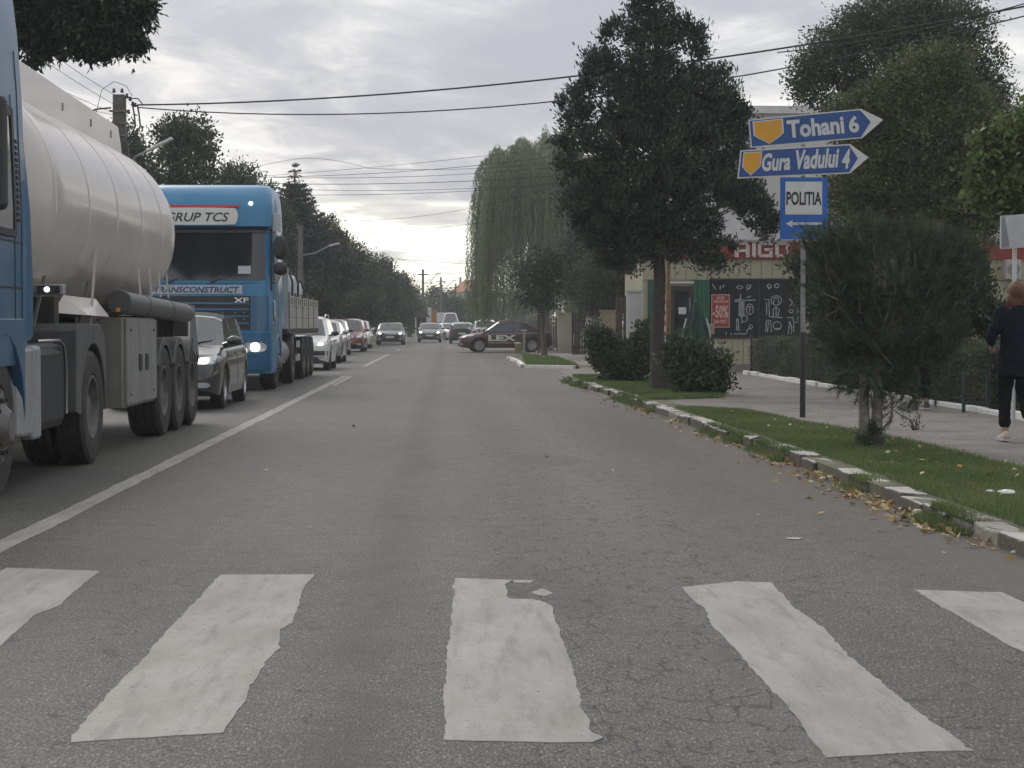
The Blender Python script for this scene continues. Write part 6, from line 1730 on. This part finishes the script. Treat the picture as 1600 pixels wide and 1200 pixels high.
# far trees closing the road
far = [(655, 470, 30, 210), (676, 448, 22, 225), (700, 458, 26, 215), (728, 470, 26, 235), (752, 462, 28, 222), (785, 450, 40, 240), (640, 446, 22, 195), (712, 474, 20, 205), (830, 455, 50, 245), (600, 440, 40, 230)]
labs = ['far tree just left of the shelter', 'far tree with the highest top before the tiled house', 'far tree behind the pale billboard', 'low far tree in front of the tiled house', 'far tree at the left edge of the willow', 'far dark tree seen through the willow hem', 'far tree behind the end of the left row', 'small round far tree above the white van', 'wide far tree behind the maroon car', 'far tree behind the left row']
for i, ((px, top, hw, Y), lb) in enumerate(zip(far, labs)):
    simple_tree('far_tree', lb, px, 500, 0, px, top, hw, 520, LF_DARK if i % 3 else LF_BUSH, 110 + i, 170, 26, .32, .18, .2, .4, Y=Y, group='trees closing the far end of the road')
# foliage mass on the horizon, left and right, beyond the built part
rs = np.random.RandomState(77)
n = 1500; X_ = np.concatenate([rs.uniform(-130, -16, n // 2), rs.uniform(22, 150, n // 2)]); Yw = 150 + 120 * rs.rand(n); Zw = rs.rand(n) ** 1.3 * 6.5
c = np.stack([X_, Yw, Zw], 1); ci = np.repeat(np.arange(n), 22)
p = c[ci] + rs.normal(size=(n * 22, 3)) * .9; ax = rs.normal(size=(n * 22, 3))
kind(fast_mesh('distant_wood', leaf_verts(p, ax, np.full(n * 22, .9), np.full(n * 22, .5), rs), 4, LF_DARK, None, np.clip(rs.rand(n)[ci] * .7 + rs.rand(n * 22) * .3, 0, 1)), 'stuff')

# leafy branch hanging over the tanker
b0 = Vector((-9.4, 27.5, .1)); TY = 27.5
bl = [blob(100, 10, TY, 100, 55), blob(180, 0, TY, 70, 42), blob(90, 50, TY, 55, 36), blob(150, 48, TY, 60, 36), blob(205, 25, TY, 36, 40), blob(40, 20, TY, 50, 50), blob(60, 75, TY, 32, 22), blob(120, 66, TY, 40, 26), blob(170, 60, TY, 40, 26), blob(60, 88, TY, 18, 14, .03), blob(205, 70, TY, 18, 16, .03), blob(135, 78, TY, 16, 14, .03), blob(-40, -20, TY, 90, 80), blob(-150, -60, TY, 120, 110), blob(235, 2, TY, 20, 12, .03), blob(60, -90, TY, 140, 80)]
tree('overhanging_tree', 'roadside tree whose dark leafy branch hangs over the tanker', b0, P(-120, -60, TY), .22, .09, bl, greens('leaf_oak', (.012, .020, .015), (.022, .034, .022), (.035, .05, .03), trans=.08), 1200, 34, .075, .115, .05, 57, nl=0, outward=.35, up=-.25, shell=.45, sagk=0.0)

# ------------------------------------------------------------------ poles and wires
CONC = mat('pole_concrete', (.115, .112, .105), .85, var=.15, scale=4, dirt=.4)
WIRE = mat('wire_black', (.02, .02, .022), .7)
def wire(name, label, a, b_, sag, r, group=None, n=24):
    a, b_ = Vector(a), Vector(b_); mb = MB(); pts = []
    for i in range(n + 1):
        t_ = i / n; p = a.lerp(b_, t_); p.z -= 4 * sag * t_ * (1 - t_) ; pts.append(p)
    mb.tube(pts, r, 5); o = mb.build(name, WIRE, None, smooth=True); return tag(o, label, 'cable', group)
PYY = 47.0
pbx = P(189, 500, PYY)
up_ = thing('utility_pole', 'concrete utility pole with insulators rising behind the tanker', 'utility pole', (pbx.x, PYY, 0))
zt = P(189, 148, PYY).z
mb = MB(); rings = [[(sx * w, sy * w * .8, z) for sx, sy in ((-1, -1), (1, -1), (1, 1), (-1, 1))] for z, w in ((0, .24), (zt - .9, .16), (zt, .15))]
mb.loft(rings, True, True); mb.build('shaft', CONC, up_, bevel=.02)
mb = MB(); mb.loft([[(sx * w, -.17 + sy * d_ - d_, z) for sx, sy in ((-1, -1), (1, -1), (1, 1), (-1, 1))] for z, w, d_ in ((zt - 1.9, .26, .06), (zt - 1.75, .30, .10), (zt - 1.2, .24, .10), (zt - 1.1, .16, .05))], True, True); mb.build('junction_box', DARKP, up_, bevel=.01)
for z in (zt - .45, zt - .75, zt - 1.05):
    mb = MB(); mb.box(-.22, .24, -.2, -.16, z, z + .05); mb.build('steel_band', STEEL, up_)
mb = MB()
for dx, dz in ((.22, -.1), (.30, -.18), (.36, -.3), (.42, -.33), (-.1, .02), (.1, .02), (.26, -.5)):
    mb.lathe([(0, .02), (.02, .045), (.05, .045), (.06, .02), (.09, .04), (.11, .02)], (dx, -.2, zt + dz), 'z', 8)
mb.tube([(.17, -.2, zt - .1), (.5, -.2, zt - .12), (.62, -.2, zt - .28)], .015, 5)
mb.tube([(-.17, -.2, zt - .35), (-.5, -.2, zt - .38), (-.9, -.25, zt - .5)], .022, 5)
mb.build('insulators', DARKP, up_)
mb = MB()
for o_, dd in ((.38, 0), (.50, .05)):
    mb.tube([(o_ - .02, -.2, zt - .3), (o_ + .02, -.22, zt - .5), (o_ + .05, -.22, zt - .8), (o_ - .05, -.2, zt - 1.0), (.2, -.2, zt - 1.15)], .022, 6)
mb.tube([(-.25 + .9 * 0 - .1, -.2, zt - 1.0), (-.55, -.2, zt - .5), (-.4, -.2, zt + .1), (-.1, -.2, zt + .3), (.2, -.2, zt + .2), (.35, -.2, zt - .05)], .008, 5)
mb.build('loop_cable', WIRE, up_, smooth=True)
mb = MB(); l0 = P(212, 245, PYY - .5) - Vector((pbx.x, PYY, 0)); l1 = P(262, 220, PYY - .5) - Vector((pbx.x, PYY, 0))
mb.tube([(.1, -.1, l0.z - .3), tuple(l0), tuple(l1)], .03, 8); arm = mb.build('lamp_arm', GALV, up_, smooth=True)
mb = MB(); dd = (l1 - l0).normalized(); mb.obox(l0.lerp(l1, .75), dd * .36, (0, .09, 0), dd.cross(Vector((0, 1, 0))) * .035); mb.build('lamp_head', mat('lamp_pale', (.5, .5, .5), .4), up_, bevel=.02)
A = P(214, 164, PYY - .3); g_ = None
wire('overhead_cable', 'upper thick black cable crossing the whole street from the concrete pole', A, P(1800, -30, 36), 0.55, .020)
wire('overhead_cable', 'lower thick black cable sagging across the street beneath the upper one', P(216, 168, PYY - .3), P(1800, -28, 35), 1.0, .015)
wire('overhead_cable', 'second strand joining the upper cable at the far right corner', P(1215, 82, 40), P(1800, -60, 34), .25, .013)
for i, (a, b_) in enumerate((((182, 165), (-140, -60)), ((182, 178), (-160, 0)), ((186, 152), (-60, -30)), ((180, 180), (-200, 60)))):
    wire('service_wire', ['steepest thin wire running up left from the concrete pole', 'second lowest thin wire running left from the concrete pole', 'highest thin wire starting at the concrete pole top', 'lowest thin wire running left from the concrete pole'][i], P(*a, PYY - .2), P(*b_, 30), .12, .006, group='thin wires left of the concrete pole')
rr = random.Random(8)
WL = ['topmost thin wire rising to the willow top', 'second thin wire from the top before the willow', 'third thin wire from the top before the willow', 'thicker thin wire just below the upper three', 'thin wire close under the thicker one', 'thin wire ending lowest of the close bundle', 'rising left slope of the humped wire', 'falling right slope of the humped wire', 'flat tail of the humped wire running into the willow', 'single wire slanting up to the willow under the bundle', 'lowest slanting wire left of the willow']
FL = ['upper wire from the left trees to the clear dark pole', 'middle wire from the left trees to the clear dark pole', 'lower wire from the left trees to the clear dark pole', 'wire rising right from the clear dark pole', 'wire crossing low in the bright gap of the sky', 'upper wire crossing in the bright gap of the sky']
for i, (a, b_, sg, r) in enumerate((((330, 280), (900, 226), .15, .008), ((330, 277), (900, 240), .3, .010), ((340, 274), (900, 258), .3, .009), ((330, 284), (900, 272), .25, .012), ((330, 290), (900, 284), .3, .009), ((300, 300), (900, 286), .3, .010), ((380, 268), (480, 247), -.1, .008), ((480, 247), (575, 263), -.1, .008), ((575, 263), (900, 250), .2, .008), ((560, 345), (900, 280), .4, .007), ((500, 365), (900, 322), .3, .007))):
    wire('thin_wire', WL[i], P(*a, 82), P(*b_, 84), sg, r * 1.1, group='thin wires crossing the distant street')
for i, (a, b_, sg) in enumerate((((470, 380), (662, 440), .5), ((470, 392), (662, 444), .6), ((475, 410), (662, 450), .7), ((655, 430), (900, 400), .3), ((622, 405), (900, 428), .6), ((600, 402), (900, 410), .4))):
    wire('far_wire', FL[i], P(*a, 150), P(*b_, 180), sg, .014, group='wires between the far street poles')
def street_lamp(name, label, px, top, Y, arms, group='street poles in the distance'):
    b = P(px, 500, Y); b.z = 0; t = thing(name, label, 'utility pole', tuple(b), 0, group); zt = P(px, top, Y).z
    mb = MB(); mb.cyl((0, 0, 0), (0, 0, zt), .15, .10, 8); mb.build('shaft', CONC, t)
    for s, rise in arms:
        mb = MB(); mb.tube([(0, 0, zt - 1.3), (s * .6, 0, zt - 1.2), (s * 1.3, -.1, zt - 1.2 + rise)], .03, 6); mb.build('lamp_arm', GALV, t)
        mb = MB(); mb.obox((s * 1.45, -.1, zt - 1.17 + rise), (.22 * s, 0, .05), (0, .09, 0), (0, 0, .04)); mb.build('lamp_head', mat('lamp_pale', (.5, .5, .5), .4), t)
    mb = MB(); mb.box(-.5, .5, -.03, .03, zt - .5, zt - .42); mb.build('crossarm', DARKP, t)
    return t
street_lamp('street_pole', 'street pole with curved lamp arm among the left trees', 470, 352, 80, [(1, .35)])
street_lamp('street_pole', 'second street pole half hidden by the left trees', 540, 405, 125, [(1, .4)])
street_lamp('street_pole', 'dark pole standing clear against the bright sky', 661, 421, 172, [(1, .8)])
street_lamp('street_pole', 'shorter dark pole just right of the clear one', 689, 433, 205, [(1, .8)])
street_lamp('street_pole', 'slim pole in front of the tiled house', 712, 443, 230, [])
street_lamp('street_pole', 'slim pole right of the tiled house front', 729, 450, 250, [])
# posts and sign by the forecourt
for i, (px, py, top, m_, lab) in enumerate(((842, 552, 492, DARKP, 'thin black post with a pale cap near the maroon car boot'), (819, 552, 517, GALV, 'short grey post in front of the maroon car'))):
    b0 = G(px, py, .02); t = thing('kerb_post', lab, 'post', tuple(b0)); zt = P(px, top, b0.y).z
    mb = MB(); mb.cyl((0, 0, 0), (0, 0, zt), .035 if i == 0 else .06); mb.build('shaft', m_, t)
    mb = MB(); mb.box(-.12, .12, -.04, .04, zt - .02, zt + .03); mb.build('cap', SWHITE, t)
b0 = G(796, 552, .02)
t = thing('waste_bin', 'small yellow and grey waste bin in front of the maroon car', 'bin', tuple(b0 + Vector((.35, -1, 0))))
mb = MB(); mb.lathe([(0, .13), (.4, .16), (.42, .15)], (0, 0, 0), 'z', 14); mb.build('drum', mat('bin_yellow', (.2, .17, .07), .6, var=.2), t)
mb = MB(); mb.lathe([(.42, .17), (.46, .15), (.5, .03)], (0, 0, 0), 'z', 14); mb.build('lid', GALV, t)
# traffic island with grass and white kerb
isl = [G(*p, ZP) for p in ((798, 558), (812, 563), (822, 571), (905, 572), (893, 565), (870, 559), (850, 555), (815, 553))]
mb = MB(); mb.prism([(p.x, p.y) for p in isl], -.02, ZP); kind(mb.build('grass_island', SOIL), 'structure')
ik = bpy.data.objects.new('island_kerb', None); COL.objects.link(ik); ik['kind'] = 'structure'
edge = [isl[0], isl[1], isl[2], isl[3]]
for a, b_ in zip(edge, edge[1:]):
    k = max(1, int((b_ - a).length / .9))
    for i in range(k):
        p, q = a.lerp(b_, i / k), a.lerp(b_, (i + .94) / k); d = (q - p).normalized(); nn = Vector((d.y, -d.x, 0)) * .14
        mb = MB(); mb.prism([(p.x, p.y), (q.x, q.y), (q.x + nn.x, q.y + nn.y), (p.x + nn.x, p.y + nn.y)], -.02, ZP + .02); mb.build('kerb_stone', WHITEW if rr.random() < .8 else KERBG, ik, bevel=.01)
def isl_grass(rs, n):
    u, v = rs.rand(n), rs.rand(n); P0, P1, P2, P3 = [np.array(q) for q in (isl[7], isl[5], isl[3], isl[2])]
    p = (P0 * (1 - u)[:, None] + P1 * u[:, None]) * (1 - v)[:, None] + (P3 * (1 - u)[:, None] + P2 * u[:, None]) * v[:, None]; p[:, 2] = ZP; return p
grass('grass', 9000, isl_grass, .07, .01, 4)

# ------------------------------------------------------------------ people
SKIN = mat('skin', (.42, .26, .19), .55, var=.05)
CLOTHN = mat('cloth_navy', (.008, .012, .018), .95, spec=.12, var=.2, scale=10, bump=.4, bscale=22)
CLOTHB = mat('cloth_black', (.008, .009, .011), .95, spec=.12, var=.2, scale=10, bump=.4, bscale=22)
def organic(name, segs, m, parent, vox=.012, smooth=6):
    """one continuous surface from tapered, round ended limbs"""
    mb = MB()
    def ball(c, r, sc=(1, 1, 1)):
        rings = []
        for i in range(1, 8):
            ph = math.pi * i / 8
            rings.append([(c[0] + r * sc[0] * math.sin(ph) * math.cos(q), c[1] + r * sc[1] * math.sin(ph) * math.sin(q), c[2] + r * sc[2] * math.cos(ph)) for q in [2 * math.pi * j / 14 for j in range(14)]])
        mb.loft(rings, True, True)
    for s in segs:
        if s[0] == 'b': ball(s[1], s[2], s[3] if len(s) > 3 else (1, 1, 1))
        elif s[0] == 'r':      # elliptic rings: (x,y,z,rx,ry)
            mb.loft([[(x + rx * math.cos(q), y + ry * math.sin(q), z) for q in [2 * math.pi * j / 20 for j in range(20)]] for x, y, z, rx, ry in s[1]], True, True)
        else:
            a, b2, r0, r1 = s[1:]; mb.cyl(a, b2, r0, r1, 14); ball(a, r0); ball(b2, r1)
    o = mb.build(name, m, parent)
    r = o.modifiers.new('remesh', 'REMESH'); r.mode = 'VOXEL'; r.voxel_size = vox; r.use_smooth_shade = True
    s = o.modifiers.new('smooth', 'SMOOTH'); s.iterations = smooth; s.factor = .5
    return o
def finger_segs(wrist, palm_dir, side, k=1.0):
    """palm and five bent fingers"""
    w, d, s = Vector(wrist), Vector(palm_dir).normalized(), Vector(side).normalized(); n_ = d.cross(s)
    out = [('c', w, w + d * .075 * k, .022, .03)]
    for i, (o_, l) in enumerate(((-.028, .062), (-.010, .072), (.010, .068), (.028, .052))):
        a = w + d * .08 * k + s * o_ * k; b2 = a + d * l * .5 * k + n_ * .008; c2 = b2 + d * l * .35 * k + n_ * .03 * k
        out += [('c', a, b2, .0088, .0082), ('c', b2, c2, .0082, .007)]
    a = w + d * .03 * k - s * .03 * k; b2 = a + d * .035 * k - s * .022 * k; out += [('c', a, b2, .011, .009), ('c', b2, b2 + d * .028 * k, .009, .008)]
    return out
def folds(o, s=.035):
    tx = bpy.data.textures.get('cloth_folds') or bpy.data.textures.new('cloth_folds', 'CLOUDS')
    tx.noise_scale = .11; tx.noise_depth = 2
    d = o.modifiers.new('folds', 'DISPLACE'); d.texture = tx; d.strength = s; d.mid_level = .5; d.texture_coords = 'LOCAL'
def person(label, base, Hs, pose, hair_col, group=None, dress='long'):
    """figure seen from behind, facing +Y; pose gives ankle/knee offsets"""
    t = thing('person', label, 'person', tuple(base)); k = Hs / 1.62
    V3 = lambda x, y, z: Vector((x * k, y * k, z * k))
    hipz, shz = .86, 1.32
    legs = []
    (kl, al), (kr, ar) = pose['legs']     # knee, ankle for left and right
    hl, hr = V3(-.09, 0, hipz), V3(.09, 0, hipz); kl, al, kr, ar = V3(*kl), V3(*al), V3(*kr), V3(*ar)
    el, wl_ = V3(*pose['armL'][0]), V3(*pose['armL'][1]); er, wr_ = V3(*pose['armR'][0]), V3(*pose['armR'][1])
    sl, sr = V3(-.165, 0, shz), V3(.165, 0, shz)
    hd = V3(0, .03, 1.50)
    segs = [('r', [(0, 0, .80 * k, .14 * k, .10 * k), (0, 0, .9 * k, .165 * k, .115 * k), (0, 0, 1.02 * k, .135 * k, .10 * k), (0, 0, 1.2 * k, .155 * k, .105 * k), (0, 0, 1.33 * k, .15 * k, .09 * k), (0, 0, 1.38 * k, .07 * k, .06 * k)]),
            ('c', V3(0, 0, 1.34), V3(0, .02, 1.44), .05 * k, .048 * k), ('b', hd, .1 * k, (.78, .92, 1.12)), ('b', hd + V3(0, .085, -.02), .016 * k, (1, 1.2, 1.5)), ('b', hd + V3(.078, 0, -.01), .02 * k, (.4, .8, 1.2)), ('b', hd + V3(-.078, 0, -.01), .02 * k, (.4, .8, 1.2)),
            ('b', hd + V3(0, .06, -.075), .03 * k)]
    for h_, kn, an in ((hl, kl, al), (hr, kr, ar)):
        segs += [('c', h_, kn, .082 * k, .052 * k), ('c', kn, kn.lerp(an, .35), .05 * k, .052 * k), ('c', kn.lerp(an, .35), an, .052 * k, .032 * k)]
    for s_, e, w in ((sl, el, wl_), (sr, er, wr_)):
        segs += [('c', s_, e, .048 * k, .036 * k), ('c', e, w, .036 * k, .025 * k)] + finger_segs(w, w - e, Vector((0, 0, 1)), k)
    organic('body', segs, SKIN, t, .009, 4)
    # clothing
    low = pose.get('hem', .70)
    segs = [('r', [(0, 0, low * k, .185 * k, .14 * k), (0, 0, .84 * k, .19 * k, .145 * k), (0, 0, 1.0 * k, .17 * k, .13 * k), (0, 0, 1.2 * k, .18 * k, .13 * k), (0, 0, 1.32 * k, .17 * k, .11 * k), (0, 0, 1.37 * k, .09 * k, .075 * k), (0, 0, 1.40 * k, .065 * k, .06 * k)])]
    for s_, e, w in ((sl, el, wl_), (sr, er, wr_)):
        segs += [('c', s_, e, .068 * k, .056 * k), ('c', e, e.lerp(w, .85), .056 * k, .04 * k)]
    jk = organic('jacket', segs, CLOTHN, t, .012, 5); folds(jk)
    segs = [('r', [(0, 0, .78 * k, .16 * k, .12 * k), (0, 0, .86 * k, .175 * k, .13 * k), (0, 0, .95 * k, .16 * k, .12 * k)])]
    for h_, kn, an in ((hl, kl, al), (hr, kr, ar)):
        cuff = kn.lerp(an, .72)
        segs += [('c', h_, kn, .102 * k, .072 * k), ('c', kn, cuff, .072 * k, .056 * k), ('c', kn.lerp(an, .66), cuff, .062 * k, .062 * k)]
    folds(organic('trousers', segs, CLOTHB, t, .011, 4))
    # shoes
    for an, tilt in ((al, pose['tilt'][0]), (ar, pose['tilt'][1])):
        mb = MB(); rings = []
        R_ = Matrix.Rotation(math.radians(-tilt), 3, 'X')
        for y, w_, h0, h1 in ((-.075, .022, -.045, .0), (-.06, .034, -.055, .03), (-.01, .036, -.055, .03), (.04, .038, -.055, .0), (.09, .044, -.055, -.015), (.14, .042, -.055, -.025), (.172, .02, -.05, -.035)):
            rings.append([an + R_ @ Vector((w_ * c_ * k, y * k, (h0 + (h1 - h0) * s_) * k)) for c_, s_ in ((-.9, 0), (-1, .35), (-.75, .8), (0, 1), (.75, .8), (1, .35), (.9, 0))])
        mb.loft(rings, True, True); sh = mb.build('shoe', pose['shoe'], t, smooth=True, angle=70)
        mb = MB(); rings = []
        for y, w_ in ((-.078, .024), (-.06, .038), (0, .04), (.09, .048), (.14, .046), (.176, .022)):
            rings.append([an + R_ @ Vector((w_ * c_ * k, y * k, z_ * k)) for c_, z_ in ((-1, -.072), (1, -.072), (1, -.052), (-1, -.052))])
        mb.loft(rings, True, True); mb.build('sole', SWHITE, sh)
    HAIR = mat('hair_' + label[:6].replace(' ', '_'), hair_col, .55, var=.45, scale=30, bump=.6, bscale=90)
    hs = [('b', hd + V3(0, -.018, .02), .112 * k, (.88, .98, 1.08))]
    if pose.get('bun'):
        hs += [('b', hd + V3(-.025, -.025, -.07), .10 * k, (.95, .8, 1.2)), ('b', hd + V3(.03, -.03, -.03), .085 * k, (.9, .8, 1.1)), ('b', hd + V3(-.01, -.045, .105), .04 * k, (1.2, 1, .8)), ('c', hd + V3(-.05, -.02, -.04), hd + V3(-.06, -.01, -.14), .045 * k, .03 * k), ('c', hd + V3(.05, -.02, -.04), hd + V3(.055, -.01, -.10), .04 * k, .028 * k)]
    organic('hair', hs, HAIR, t, .009, 3)
    return t
wbp = G(1569, 690, ZP)
wpos = Vector((wbp.x + .12, wbp.y, ZP))
person('woman in long dark jacket with ginger hair walking away along the pavement', wpos, 1.60,
       dict(legs=(((-.11, .04, .47), (-.12, -.02, .085)), ((.085, .06, .47), (.07, -.25, .20))), armL=((-.27, -.02, 1.05), (-.20, .20, .98)), armR=((.27, -.02, 1.05), (.20, .20, .98)), tilt=(0, 55), shoe=mat('shoe_beige', (.50, .45, .38), .6), bun=True, hem=.66), (.115, .045, .016))
b0 = G(1437, 641, ZP)
person('person in dark clothes mostly hidden behind the young pine', Vector((b0.x, b0.y, ZP)), 1.66,
       dict(legs=(((-.09, .08, .48), (-.09, -.16, .15)), ((.09, .08, .47), (.10, .04, .085))), armL=((-.24, -.02, 1.05), (-.22, .15, .86)), armR=((.24, 0, 1.05), (.23, .15, .86)), tilt=(35, 0), shoe=mat('shoe_dark', (.10, .095, .085), .6), hem=.74), (.03, .022, .018))

# ------------------------------------------------------------------ haze
hm = bpy.data.materials.new('haze'); hm.use_nodes = True
hn, hl_ = hm.node_tree.nodes, hm.node_tree.links
hn.clear(); ho = hn.new('ShaderNodeOutputMaterial'); pv = hn.new('ShaderNodeVolumePrincipled')
pv.inputs['Color'].default_value = (.93, .95, .97, 1); pv.inputs['Density'].default_value = HAZE
pv.inputs['Anisotropy'].default_value = .2
hl_.new(pv.outputs[0], ho.inputs['Volume'])
mb = MB(); mb.box(-180, 190, -30, 330, -1.05, 16)
kind(mb.build('haze', hm), 'stuff')
